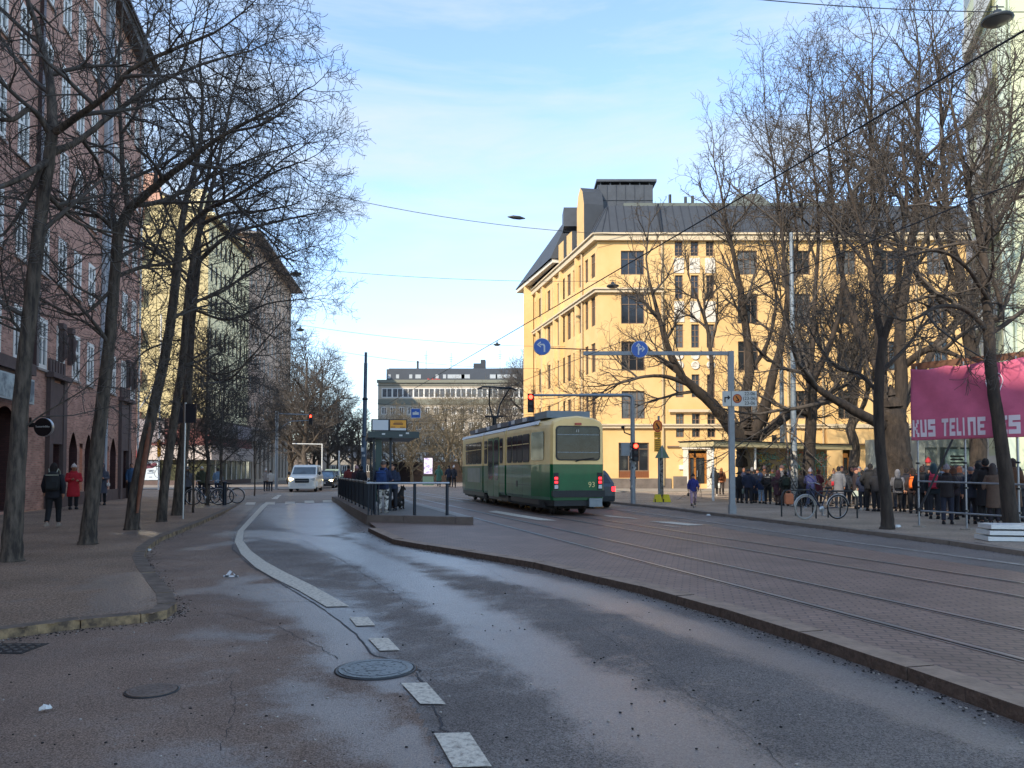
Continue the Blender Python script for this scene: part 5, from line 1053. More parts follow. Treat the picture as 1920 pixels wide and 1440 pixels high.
for dx in (-.05, .32):
    b = MB(); b.loft([[(dx-.22,-.28,0),(dx+.16,-.28,0),(dx+.16,.1,0),(dx-.22,.1,0)],[(dx-.14,-.2,.34),(dx+.08,-.2,.34),(dx+.08,.02,.34),(dx-.14,.02,.34)]], 0, False); o = part('foot_block', b, mat('block_yellow','#c9b820',.7,var=.15,vs=4), t)
    b = MB(); b.box(dx-.2,dx-.16,-.30,-.26,0,.14); part('foot_strap', b, m_black, o)
# lamp posts with stickers, distant pole, poles on the left
p = G(1490, 949, .08); t = thing('lamp_post', 'tall grey lamp post covered in torn stickers beside the bicycle racks', 'lamp post', (p.x,p.y,.08), 0); hz = Z(440,p.y)
b = MB(); b.tube([(0,0,0),(0,0,1.2),(0,0,2.2)], [.14,.14,.125], 12); part('stickered_base', b, mat('torn_stickers','#a6a39a',.8,col2='#3f4648',vs=8,fac=(.48,.54)), t)
b = MB(); b.tube([(0,0,2.2),(0,0,hz)], [.12,.07], 12); part('shaft', b, mat('pale_blue_pole','#76828c',.5,.2,var=.1,vs=1), t)
p = G(1468, 925, .08); t = thing('lamp_post', 'pale grey pole standing farther back behind the big multi-stemmed tree', 'lamp post', (p.x,p.y,.08), 0)
b = MB(); b.tube([(0,0,0),(0,0,8.5)], [.17,.12], 10); part('shaft', b, m_metal, t)
b = MB(); b.tube([(-.6,-.3,0),(-.6,-.3,2.9)], .05, 6); part('side_post', b, m_greyp, t); b = MB(); b.box(-.72,-.48,-.4,-.2,2.9,3.6); part('signal_back', b, m_black, t)
p = G(343, 973, 0); t = thing('sign_post', 'slim pale post holding two dark square boards between the left trees', 'sign', (p.x,p.y,0), 0)
b = MB(); b.tube([(0,0,0),(.03,0,Z(755,p.y))], .035, 8); part('post', b, m_chrome, t)
for x0, x1 in ((331,343.5),(346,367)): b = MB(); b.box(X(x0,p.y)-p.x,X(x1,p.y)-p.x,-.03,.03,Z(793,p.y),Z(757,p.y)); part('board', b, mat('dark_board','#20242e',.5), t)
p = D(297, 930, 60); t = thing('flag_pole', 'white mast with an orange sign across the side street', 'pole', (p.x,60,0), 0)
b = MB(); b.tube([(0,0,0),(0,0,Z(590,60))], .06, 8); part('mast', b, m_whitep, t); b = MB(); b.tube([(-.1,-.1,Z(715,60)),(-1.5,-.1,Z(765,60))], .05, 6); b.tube([(-.15,0,Z(705,60)),(-.9,.1,Z(740,60))], .04, 6); part('stay', b, m_whitep, t)
b = MB(); b.box(-.1,.16,-.1,-.07,Z(856,60),Z(825,60)); part('orange_plate', b, MATS['sign_orange'], t)
p = D(803, 905, 78); t = thing('advert_pillar', 'black advertising pillar with a lit purple and white poster', 'advertising pillar', (p.x,78,0), 0)
b = MB(); b.box(-.55,.55,-.15,.15,.0,3.0); part('case', b, m_black, t); b = MB(); b.box(-.42,.42,-.165,-.152,1.15,2.75); part('poster', b, mat('poster_glow','#e6dcf0',.4,col2='#3a2a66',vs=1.8,fac=(.45,.6),emit='#c9bfe0',es=.25), t); b = MB(); b.box(-.55,.55,-.2,.2,0,.9); part('plinth', b, mat('green_base','#35504a',.5), t)
for px, py, zt_, Y in ((636,880,845,66),(604,890,832,70)):
    x = X(px,Y); t = thing('lamp_post', 'slim white pole with a crossbar far down the street' if px == 604 else 'short slim pole behind the railing far down the street', 'pole', (x,Y,0), 0); b = MB(); b.tube([(0,0,0),(0,0,Z(zt_,Y))], .06, 6); part('shaft', b, m_white, t)
    if px == 604: b = MB(); b.tube([(0,0,Z(833,Y)),(X(548,Y)-x,0,Z(832,Y))], .05, 6); part('arm', b, m_white, t)
# ------------------------------------------------------------------ overhead wires and hanging lamps
m_wire = mat('wire', '#2b3036', .5)
def wire(P, Q, r, sag, label, n=14):
    P, Q = Vector(P), Vector(Q); pts = [P.lerp(Q, i/n)-Vector((0,0,sag*4*(i/n)*(1-i/n))) for i in range(n+1)]
    mid = (P+Q)/2; b = MB(); b.tube([tuple(p-mid) for p in pts], r, 5); o = part('overhead_wire', b, m_wire, None, tuple(mid)); tag(o, label, 'wire', 'overhead tram and span wires'); return o
u_ = Vector((-.277,.961,0)); cw0 = Vector((2.9,13.4,5.5)); wire(cw0-u_*16, cw0+u_*92+Vector((-3,0,0)), .011, .25, 'thick overhead tram wire climbing to the upper right corner', 30)
cw1 = Vector((5.9,13.4,5.5)); wire(cw1-u_*16, cw1+u_*80, .010, .25, 'second overhead tram wire running through the right tree crowns', 30)
wire((-19,52,Z(320,52)), D(1180,440,58.2), .022, .9, 'highest span wire reaching the corner building at its eave'); 
wire(D(440,488,58), D(1128,527,58.6), .016, .5, 'span wire crossing the sky just below the middle of the ochre building')
wire(D(530,604,64), D(1060,650,66), .016, .5, 'span wire with two lamps above the far end of the street')
wire(D(560,645,75), D(1010,691,75), .016, .6, 'lower thin span wire in front of the beige office roof')
wire(D(640,745,60), D(990,765,60), .014, .5, 'low span wire passing behind the blue stop sign'); wire(D(690,792,50), D(1240,745,52), .012, .4, 'low wire above the tram roof')
wire(D(1180,440,58.2)+Vector((0,0,-.2)), D(1500,360,40), .014, .5, 'thin wire from the ochre eave into the right tree crowns')
wire(D(1300,-14,18), D(2000,22,18), .012, .15, 'topmost wire across the upper right corner of the sky')
b = MB(); q = D(967,408,56); b.tube([tuple(q+Vector((-.6,0,.06))),tuple(q+Vector((-.2,0,.03))),tuple(q+Vector((.3,0,-.02))),tuple(q+Vector((.7,0,-.07)))], [.03,.14,.14,.03], 8); o = part('wire_insulator', b, m_dark); tag(o, 'dark insulator on the highest span wire', 'insulator')
def hanglamp(px, py, wpx, label):
    Y = .7/ (wpx/F); p = D(px, py, Y); t = thing('street_lamp', label, 'street lamp', tuple(p), 0, 'saucer lamps hung on the span wires')
    b = MB(); b.lathe([(.03,.22),(.09,.2),(.12,.10),(.33,.02),(.35,-.02),(.30,-.06)], n=20); part('shade', b, mat('lamp_shade_dark','#2f3840',.5,.2), t); b = MB(); b.lathe([(.001,-.14),(.2,-.12),(.29,-.06)], n=20); part('diffuser', b, mat('dull_glass','#565c60',.3), t)
    b = MB(); b.tube([(0,0,.2),(0,0,.34)], .02, 6); b.tube([(-.16,0,.3),(.16,0,.3)], .015, 5); part('hanger', b, m_dark, t)
hanglamp(1870, 36, 56, 'large dark hanging lamp in the upper right corner'); hanglamp(1149, 536, 24, 'hanging lamp in front of the ochre building'); hanglamp(555, 513, 22, 'hanging lamp beside the eave of the brown building')
hanglamp(563, 618, 16, 'small hanging lamp above the distant street trees'); hanglamp(932, 646, 14, 'small hanging lamp left of the round blue left-turn sign')
# ------------------------------------------------------------------ scaffold with the pink banner
sA = Vector((X(1712,19.5),19.5,0)); sB = Vector((X(1920,17.5),17.5,0)); su = (sB-sA).normalized(); sc = thing('scaffold', 'tubular scaffold frame holding up the pink banner', 'scaffold', (sA.x,sA.y,.08), math.atan2(su.y,su.x)); SLn = (sB-sA).length
bz0, bz1 = Z(826,19.5)-.08, Z(692,19.5)-.08; m_tube = mat('scaffold_tube','#8f949a',.4,.6,var=.1,vs=4)
for i, x in enumerate((.12, .12+SLn*.45, SLn*.95, SLn*1.5)):
    b = MB(); b.tube([(x,0,.04),(x,0,bz1+.05)], .024, 8); up = part('upright', b, m_tube, sc); b = MB(); b.box(x-.12,x+.12,-.1,.1,0,.03); part('foot_plate', b, mat('foot_plank','#8f867a',.8), up)
    b = MB(); 
    for z in (.45,1.0,1.6): b.box(x-.04,x+.04,-.035,.035,z-.02,z+.02)
    part('coupler', b, m_dark, up)
for z in (.38, 1.12): b = MB(); b.tube([(.12,-.03,z+.03),(SLn*1.5,-.03,z-.05)], .022, 8); part('ledger', b, m_tube, sc)
b = MB(); b.tube([(.15,-.06,.4),(SLn*.40,-.06,bz0+.02)], .026, 8); part('brace', b, mat('dark_tube','#3a3d42',.5,.4), sc)
b = MB(); b.box(-.02,SLn*1.5,.02,.06,bz1-.02,bz1+.14); part('timber_beam', b, mat('brown_timber','#6b4a38',.8,var=.15,vs=3), sc)
bn = thing('banner', 'crumpled pink banner with white block capitals on the scaffold', 'banner', (sA.x,sA.y,.08), math.atan2(su.y,su.x))
nx, nz = 60, 26; BW = SLn*1.5; b = MB(); vs = []; r = random.Random(2); ph = [(r.uniform(2,9), r.uniform(-4,4), r.uniform(0,6)) for _ in range(7)]
def bdisp(x, z): 
    hang = abs(math.sin(x*math.pi/(.82)))**.6; top = (z-bz0)/(bz1-bz0)
    return -.06-.018*sum(math.sin(a*x+c*z+d) for a, c, d in ph)/2-.03*math.sin((x+z*.8)*6)*top
for j in range(nz+1):
    for i in range(nx+1):
        x = BW*i/nx; z = bz0+(bz1-bz0)*j/nz; sg_ = abs(math.sin(math.pi*x/.84))*.06*(j/nz)**3; vs.append((x, bdisp(x, z), z-sg_))
b.add(vs, [(j*(nx+1)+i, j*(nx+1)+i+1, (j+1)*(nx+1)+i+1, (j+1)*(nx+1)+i) for j in range(nz) for i in range(nx)], 0, True); cl = part('cloth', b, mat('pink_cloth','#c3607f',.75,var=.12,vs=2.5,bump=.5,bs=7), bn)
md = cl.modifiers.new('thickness', 'SOLIDIFY'); md.thickness = .004
GL = {'K':[(0,0,.32,1),(.32,.40,.55,.60),(.5,.56,.76,.80),(.68,.76,1,1),(.5,.2,.76,.44),(.68,0,1,.24)], 'U':[(0,0,.32,1),(.32,0,.68,.25),(.68,0,1,1)], 'S':[(0,.72,1,1),(0,.4,.34,.72),(.0,.4,1,.62),(.66,0,1,.4),(0,0,.66,.24)],
 'T':[(0,.78,1,1),(.35,0,.67,.78)], 'E':[(0,0,.34,1),(.34,.76,1,1),(.34,.4,.85,.6),(.34,0,1,.24)], 'L':[(0,0,.34,1),(.34,0,.9,.24)], 'I':[(.15,0,.6,1)], 'N':[(0,0,.32,1),(.32,.76,.68,1),(.68,0,1,1)]}
b = MB(); lh = .43; lz = bz0+.08; k_ = lambda px: (px-1712)/208*SLn
for ch, px0, px1 in (('K',1716,1729),('U',1731.5,1744),('S',1746.5,1761),('T',1774,1788),('E',1790.5,1802),('L',1804.5,1814),('I',1815,1822),('N',1825,1839),('E',1842,1856),('E',1879,1896),('S',1898,1918)):
    x0, x1 = k_(px0), k_(px1)
    for a, c, d, e_ in GL[ch]:
        X0, X1, Z0, Z1 = x0+(x1-x0)*a, x0+(x1-x0)*d, lz+lh*c, lz+lh*e_; nxx = max(1, int((X1-X0)/.04)); nzz = max(1, int((Z1-Z0)/.06))
        for i in range(nxx):
            for j in range(nzz):
                xa, xb, za, zb = X0+(X1-X0)*i/nxx, X0+(X1-X0)*(i+1)/nxx, Z0+(Z1-Z0)*j/nzz, Z0+(Z1-Z0)*(j+1)/nzz
                b.poly([(x, bdisp(x,z)-.026, z) for x, z in ((xa,za),(xb,za),(xb,zb),(xa,zb))])
part('lettering', b, mat('banner_white','#d6cad2',.7), bn)
b = MB(); cx_, cz_ = k_(1874), (bz0+bz1)/2+.4; pts = []
for i in range(33):
    a = 2*math.pi*i/32; x = cx_+.17*math.cos(a); z = cz_+.22*math.sin(a) if math.sin(a) > 0 else cz_+.62*math.sin(a); x = cx_+(x-cx_)*(1 if math.sin(a) > 0 else max(.1, 1+math.sin(a)*.9)); pts.append((x, bdisp(x,z)-.034, z))
b.tube(pts, .013, 5); b.poly([(cx_+a, bdisp(cx_+a,cz_+c)-.03, cz_+c) for a, c in ((-.02,-.35),(.03,-.35),(.03,.05),(.1,.03),(.1,.1),(.03,.17),(-.02,.2))]); part('emblem', b, MATS['banner_white'], bn)
# stack of pale slabs
p = G(1862, 1016, .08); t = thing('slab_stack', 'stack of white fence base slabs at the right kerb', 'slabs', (p.x+.1,p.y+.25,.08), R(-9))
for k in range(3): b = MB(); b.box(-.12+.03*k,2.4,-.2,.45-.02*k,.12*k+.01,.12*k+.095); part('slab', b, m_white, t)
# ------------------------------------------------------------------ bicycles and racks
m_bk = mat('bike_frame_dark','#2c3448',.35,.4); m_tyre = mat('tyre','#17171a',.8); m_silver = mat('bike_silver','#a9adb0',.3,.7)
def bicycle(label, loc, rz, fcol=m_bk, tyre2=None, lean=R(4), basket=False):
    t = thing('bicycle', label, 'bicycle', loc, rz, 'bicycles parked at the racks'); t.rotation_euler = (lean, 0, rz)
    def wheel(x, mt):
        q = MB(); q.tube([(.33*math.cos(a),0,.33*math.sin(a)) for a in [2*math.pi*k/28 for k in range(29)]], .019, 6, cap=False); q.xf(Matrix.Translation((x,0,.35))); w_ = part('wheel', q, mt, t)
        q = MB(); q.tube([(.305*math.cos(a),0,.305*math.sin(a)) for a in [2*math.pi*k/28 for k in range(29)]], .009, 4, cap=False)
        for k in range(18): a = 2*math.pi*k/18; q.tube([(0,.015*(-1)**k,0),(.3*math.cos(a),0,.3*math.sin(a))], .0016, 3)
        q.tube([(0,-.05,0),(0,.05,0)], .02, 6); q.xf(Matrix.Translation((x,0,.35))); part('rim', q, m_silver, w_)
        q = MB(); q.tube([(x+.37*math.cos(a),0,.35+.37*math.sin(a)) for a in [R(k) for k in range(10,171,16)]], .014, 5); part('mudguard', q, m_silver, t)
    wheel(-.53, tyre2 or m_tyre); wheel(.53, m_tyre)
    b = MB(); b.tube([(-.53,0,.35),(-.42,0,.78),(-.38,0,.98)], .017, 6); b.tube([(-.40,0,.82),(-.02,0,.32)], .028, 6); b.tube([(-.39,0,.9),(.14,0,.6)], .022, 6); b.tube([(-.02,0,.30),(.18,0,.86)], .017, 6); b.tube([(-.02,0,.30),(.53,0,.35)], .012, 6); b.tube([(.16,0,.78),(.53,0,.35)], .011, 6); b.tube([(.16,0,.74),(.75,0,.74)], .008, 5); part('frame', b, fcol, t)
    b = MB(); b.tube([(-.28,-.27,1.02),(-.36,-.16,1.06),(-.4,0,1.03),(-.36,.16,1.06),(-.28,.27,1.02)], .013, 6); part('handlebar', b, m_silver, t)
    b = MB(); b.ball((.2,0,.9),(.14,.07,.035),10,5); part('saddle', b, m_black, t)
    b = MB(); b.lathe([(.02,-.01),(.09,-.01),(.09,.01),(.02,.01)], n=14); b.xf(Matrix.Translation((-.02,-.04,.30)) @ Matrix.Rotation(R(90),4,'X')); b.box(-.03,.0,-.1,-.04,.14,.3); b.box(-.05,.03,-.16,-.08,.12,.15); part('crank', b, m_silver, t)
    return t
p1, p2 = G(1510,975,.08), G(1569,973,.08); mid = (p1+p2)/2; a = math.atan2(p2.y-p1.y, p2.x-p1.x)
bicycle('black bicycle with a pale front tyre leaning on the racks at the right kerb', (mid.x,mid.y,.08), a*.6, tyre2=mat('white_tyre','#8f8c84',.7)).scale = (1.02,)*3
def rack(label, px, py, z, rz, wd=.8):
    p = G(px, py, z); o = MB(); o.tube([(-wd/2,0,0),(-wd/2,0,.62),(-wd/2+.12,0,.8),(wd/2-.12,0,.8),(wd/2,0,.62),(wd/2,0,0)], .024, 8); q = part('bicycle_rack', o, m_dark, None, (p.x,p.y,z), rz); tag(q, label, 'bicycle rack', 'hoop bicycle racks at the kerb')
rack('leftmost hoop rack holding an orange bag by the stickered lamp post', 1484, 968, .08, R(25)); rack('second hoop rack from the left behind the front wheel', 1508, 966, .08, R(30))
rack('third hoop rack crossing the bicycle frame', 1553, 972, .08, R(5), .75); rack('rightmost hoop rack behind the rear wheel', 1580, 971, .08, R(-25))
p = G(1484, 968, .08); b = MB(); b.loft([[(x*w_,y*w_,z) for x, y in ((-.12,-.06),(.12,-.06),(.12,.06),(-.12,.06))] for z, w_ in ((-.17,.85),(-.13,1.0),(.06,1.05),(.14,.95),(.16,.7))], 0, False); b.tube([(-.07,0,.15),(-.05,0,.24),(.05,0,.24),(.07,0,.15)], .008, 5); o = part('orange_bag', b, mat('worn_orange','#b9704a',.7,var=.15,vs=8), None, (p.x-.1,p.y-.08,.63)); tag(o, 'faded orange bag hung on the leftmost bicycle rack', 'bag')
for px, py, rz, lb in ((386,947,R(8),'dark bicycle against the thin trunk on the left pavement'),(404,945,R(-6),'bicycle in the middle of the left rack with its wheel upright'),(422,944,R(4),'bicycle nearest the road in the left rack')):
    p = G(px, py, 0); bicycle(lb, (p.x,p.y,0), rz)
p = G(421, 947, 0); b = MB(); b.tube([(0,0,0),(0,0,.95)], .09, 10); b.ball((0,0,.97),(.12,.12,.06),10,5); o = part('bollard', b, m_fb, None, (p.x,p.y,0)); tag(o, 'dark blue bollard among the left bicycles', 'bollard')
# ------------------------------------------------------------------ people
def remesh(mb, vox, smooth=True):
    me = mb.mesh('tmp', []); o = bpy.data.objects.new('tmp', me); COL.objects.link(o)
    m = o.modifiers.new('r', 'REMESH'); m.mode = 'VOXEL'; m.voxel_size = vox; m.use_smooth_shade = True
    s = o.modifiers.new('s', 'SMOOTH'); s.iterations = 2; s.factor = .5
    dg = bpy.context.evaluated_depsgraph_get(); me2 = bpy.data.meshes.new_from_object(o.evaluated_get(dg)); bpy.data.objects.remove(o); return me2
def ell(cx, cy, z, rx, ry, n=12, tilt=0): return [(cx+rx*math.cos(2*math.pi*k/n), cy+ry*math.sin(2*math.pi*k/n), z+tilt*math.sin(2*math.pi*k/n)) for k in range(n)]
POSE = {  # leg: (knee y, ankle y, ankle z) left/right; arms: elbow, wrist offsets (x, y, z), facing -y
 'stand': dict(legs=((-.01,.01,.09),(-.02,.0,.09)), arms=((.245,.03,1.15,.235,-.04,.90),(.245,.03,1.15,.235,-.04,.90)), head=0),
 'hold':  dict(legs=((-.03,.01,.09),(.0,.03,.09)), arms=((.235,.0,1.16,.10,-.24,1.18),(.235,.0,1.16,.10,-.24,1.14)), head=.05),
 'walk':  dict(legs=((-.18,-.20,.12),(.02,.30,.16)), arms=((.235,.10,1.17,.235,.10,.93),(.235,-.05,1.17,.235,-.20,.97)), head=.02),
 'onearm':dict(legs=((.03,.05,.09),(-.04,-.03,.09)), arms=((.24,-.02,1.17,.12,-.22,1.36),(.255,.05,1.16,.24,.0,.91)), head=.07),
 'wide':dict(legs=((-.05,-.09,.09),(.02,.10,.09)), arms=((.30,.06,1.18,.17,-.12,1.04),(.235,.0,1.16,.12,-.2,1.05)), head=-.01),
 'pocket':dict(legs=((-.02,.0,.09),(-.01,.06,.09)), arms=((.275,.07,1.16,.19,-.08,.98),(.275,.07,1.16,.19,-.08,.98)), head=.02)}
def limb(b, pts, rs, n=10): b.tube(pts, rs, n)
PM = {}
def pmesh(pose, what):
    k = (pose, what)
    if k in PM: return PM[k]
    P = POSE[pose]; b = MB(); hy = P['head']
    if what == 'body':
        b.loft([ell(0,0,z,rx,ry) for z, rx, ry in ((.84,.13,.09),(.92,.155,.10),(1.05,.135,.09),(1.2,.15,.1),(1.36,.17,.10),(1.44,.14,.08),(1.49,.06,.055),(1.53,.052,.055))])
        b.loft([ell(0,-hy-.0+dy,z,rx,ry) for z, rx, ry, dy in ((1.50,.05,.05,.01),(1.545,.055,.065,-.01),(1.575,.066,.085,-.01),(1.62,.074,.094,0),(1.67,.076,.097,.003),(1.72,.066,.086,.005),(1.75,.04,.05,.006),(1.758,.01,.01,.006))])
        b.ball((0,-hy-.10,1.625),(.013,.02,.022),6,4); b.ball((0,-hy-.088,1.59),(.022,.012,.008),6,4)
        for s in (-1,1): b.ball((s*.076,-hy+.01,1.635),(.012,.022,.032),6,4); b.ball((s*.03,-hy-.086,1.665),(.016,.008,.006),6,4)
        for i, s in enumerate((-1,1)):
            ky, ay, az = P['legs'][i]; limb(b, [(s*.085,0,.9),(s*.095,ky,.50),(s*.095,ay,az)], [.09,.056,.038]); b.tube([(s*.095,ay+.05,az-.04),(s*.10,ay-.06,az-.05),(s*.105,ay-.15,az-.06)], [.035,.04,.028], 8)
            ex, ey, ez, wx, wy, wz = P['arms'][i]; limb(b, [(s*.165,0,1.42),(s*ex,ey,ez),(s*wx,wy,wz)], [.052,.04,.027])
            w_ = Vector((s*wx,wy,wz)); e_ = Vector((s*ex,ey,ez)); d = (w_-e_).normalized(); sd = d.cross(Vector((0,1,0)) if abs(d.y) < .7 else Vector((0,0,1))).normalized(); nn = d.cross(sd)
            pc = w_+d*.05; b.tube([tuple(w_),tuple(pc),tuple(pc+d*.03)], [.026,.036,.034], 8)
            for f_, ln in ((-.027,.065),(-.009,.075),(.009,.07),(.027,.055)): q = pc+d*.03+nn*f_; b.tube([tuple(q),tuple(q+d*ln*.55+sd*.006),tuple(q+d*ln*.95+sd*.02)], [.012,.011,.009], 6)
            q = pc-nn*.03; b.tube([tuple(q-d*.02),tuple(q-nn*.022+d*.025),tuple(q-nn*.02+d*.05)], [.013,.012,.009], 6)
        me = remesh(b, .011)
    elif what in ('jacket', 'coat'):
        hem = .80 if what == 'jacket' else .50
        pr = [(hem,.19,.145),(hem+.06,.195,.15),(1.0,.18,.14),(1.15,.185,.145),(1.3,.205,.15),(1.40,.20,.135),(1.46,.13,.10),(1.52,.09,.09)]
        if what == 'coat': pr = [(hem,.215,.17),(.62,.21,.165),(.85,.195,.15)]+pr[2:]
        b.loft([ell(0,.005,z,rx,ry,14) for z, rx, ry in pr])
        b.tube([(.09*math.cos(a),.01+.085*math.sin(a),1.50+.02*math.sin(a)) for a in [2*math.pi*k/12 for k in range(13)]], .032, 6, cap=False)
        for i, s in enumerate((-1,1)):
            ex, ey, ez, wx, wy, wz = P['arms'][i]; limb(b, [(s*.15,0,1.43),(s*(ex-.01),ey,ez+.02),(s*ex,ey,ez-.02),(s*wx,wy,wz)], [.082,.068,.066,.05])
        me = remesh(b, .017)
    elif what == 'trousers':
        b.loft([ell(0,0,z,rx,ry) for z, rx, ry in ((.80,.165,.115),(.9,.175,.125),(1.02,.15,.11))])
        for i, s in enumerate((-1,1)):
            ky, ay, az = P['legs'][i]; limb(b, [(s*.09,0,.88),(s*.098,ky*.5,.70),(s*.098,ky,.50),(s*.097,(ky+ay)/2,.30),(s*.096,ay,az+.03)], [.105,.09,.075,.066,.06])
        me = remesh(b, .017)
    elif what == 'shoe':
        me = None
    PM[k] = me; return me
def shoe(pose, i, s):
    k = (pose, 'shoe', i)
    if k not in PM:
        ky, ay, az = POSE[pose]['legs'][i]; b = MB(); z = az-.09; L = .27
        b.loft([[(s*.1+x*w_,ay+y,z+h) for x, h in ((-1,.0),(1,.0),(1,.035),(.6,hh),(-.6,hh),(-1,.035))] for y, w_, hh in ((.07,.035,.09),(.03,.044,.12),(-.04,.046,.11),(-.12,.05,.07),(-.17,.04,.05),(-.2,.02,.03))])
        PM[k] = b.mesh('shoe', [m_black])
    return PM[k]
def headmesh(kind, hy):
    k = ('head', kind, round(hy,2))
    if k in PM: return PM[k]
    b = MB(); y = -hy
    def cap(z0, rx, ry, rz, back=.0, cut=None):
        rings = []
        for i in range(7):
            a = (i/6)*1.5; rings.append([(rx*math.cos(a)*math.cos(t), y+.012+ry*math.cos(a)*math.sin(t), z0+rz*math.sin(a)-(back*max(0,math.sin(t)) if i == 0 else 0)+(.05*max(0,-math.sin(t)) if i == 0 else 0)) for t in [2*math.pi*j/14 for j in range(14)]])
        b.loft(rings)
    if kind == 'short': cap(1.65,.083,.105,.125,.09)
    elif kind == 'long':
        cap(1.65,.087,.11,.128,.1); b.loft([ell(0,y+.055,z,rx,ry,12) for z, rx, ry in ((1.36,.05,.02),(1.42,.10,.045),(1.55,.095,.06),(1.68,.085,.06))])
    elif kind == 'bun': cap(1.65,.083,.105,.125,.09); b.ball((0,y+.05,1.80),(.045,.045,.04),8,5)
    elif kind == 'beanie':
        cap(1.66,.09,.112,.15,.03); b.tube([(.089*math.cos(a),y+.012+.111*math.sin(a),1.67-.01*math.sin(a)) for a in [2*math.pi*j/14 for j in range(15)]], .016, 6, cap=False); b.ball((0,y+.01,1.82),.022,6,4)
    elif kind == 'hood':
        b.loft([ell(0,y+.03+dy,z,rx,ry,14) for z, rx, ry, dy in ((1.46,.12,.11,-.01),(1.55,.105,.11,.0),(1.65,.105,.115,.01),(1.73,.09,.10,.02),(1.79,.05,.06,.02),(1.80,.01,.01,.02))])
    elif kind == 'cap': cap(1.665,.087,.108,.11,.03); b.prism([(-.06,y-.09),(.06,y-.09),(.04,y-.17),(-.04,y-.17)], 1.685, 1.695)
    PM[k] = b.mesh('hair', [m_black]); return PM[k]
m_skins = [mat('skin_light','#b8866c',.6,var=.05,vs=20), mat('skin_tan','#9a6a50',.6,var=.05,vs=20)]
def cloth(h): return mat('cloth_'+h.strip('#'), h, .85, var=.14, vs=9, bump=.25, bs=14)
def person(label, px, py, zg, hpx, face, pose, top, tcol, bcol, head, hcol, shoes='#1a1a1c', group=None, Y=None, hm=None):
    g = G(px, py, zg) if Y is None else Vector((X(px,Y), Y, zg))
    H = hm or hpx*math.hypot(1, 0)*g.y/F; H = max(1.0, min(1.95, H)); k = H/1.78
    t = thing('person', label, 'person', (g.x,g.y,zg+.003), R(face)+math.atan2(-g.x, g.y), group); fat = 1.0+.09*math.sin(px*7.3); t.scale = (k*1.04*fat, k*1.04*fat, k)
    def put(name, me, m):
        o = link(name, me, t)
        if not me.materials: me.materials.append(m)
        o.material_slots[0].link = 'OBJECT'; o.material_slots[0].material = m; return o
    put('body', pmesh(pose,'body'), m_skins[int(px)%2]); put(top, pmesh(pose,top), cloth(tcol)); put('trousers', pmesh(pose,'trousers'), cloth(bcol))
    for i, s in enumerate((-1,1)): put('shoe', shoe(pose,i,s), cloth(shoes))
    put('hat' if head in ('beanie','cap') else ('hood' if head == 'hood' else 'hair'), headmesh(head, POSE[pose]['head']), cloth(hcol))
    return t
BPM = {}
def backpack(owner, col, col2, label, s=1.0):
    key = 'bp'
    if key not in BPM:
        b = MB(); b.loft([[(x*w_,y,z) for x, y in ((-1,.14),(1,.14),(1.02,.20+d),(.8,.27+d),(-.8,.27+d),(-1.02,.20+d))] for z, w_, d in ((.98,.12,.0),(1.0,.145,.03),(1.15,.15,.05),(1.3,.14,.03),(1.42,.11,0),(1.45,.07,-.03))], 0, True)
        c = MB(); c.box(-.11,.11,.29,.335,1.03,1.2)
        d = MB()
        for s_ in (-1,1): d.tube([(s_*.08,.15,1.44),(s_*.10,.06,1.53),(s_*.11,-.10,1.47),(s_*.13,-.165,1.3),(s_*.15,-.10,1.1),(s_*.12,.14,1.05)], .016, 6)
        e = MB(); e.box(-.135,.135,.25,.30,1.36,1.385)
        BPM[key] = [b.mesh('bag', [m_black]), c.mesh('pocket', [m_black]), d.mesh('straps', [m_black]), e.mesh('band', [m_black])]
    t = thing('backpack', label, 'backpack', tuple(owner.location), owner.rotation_euler.z, None); t.scale = tuple(v*s for v in owner.scale)
    for nme, me, m in zip(('bag','pocket','strap','band'), BPM[key], (cloth(col), cloth(col), cloth(col2), cloth(col2))):
        o = link(nme, me, t); o.material_slots[0].link = 'OBJECT'; o.material_slots[0].material = m
def handbag(owner, side, col, label, z=.62, w_=.17, h=.16):
    k = owner.scale.x; b = MB(); x = side*.24; b.loft([[(x-.04,-.04-w_*a,zz_),(x+.04,-.04-w_*a,zz_),(x+.05,-.04+w_*a,zz_),(x-.05,-.04+w_*a,zz_)] for zz_, a in ((z,.8),(z+h*.5,1),(z+h,.85))], 0, False); t = thing('bag', label, 'bag', tuple(owner.location), owner.rotation_euler.z); t.scale = tuple(owner.scale)
    part('pouch', b, cloth(col), t); b = MB(); b.tube([(x,-.12,z+h),(x,-.06,z+h+.16),(x,.0,z+h+.16),(x,.06,z+h)], .008, 5); part('handle', b, cloth(col), t)
BK, NV = '#17181d', '#1b2338'
q = 'people waiting in the queue on the square'
Z8 = .08
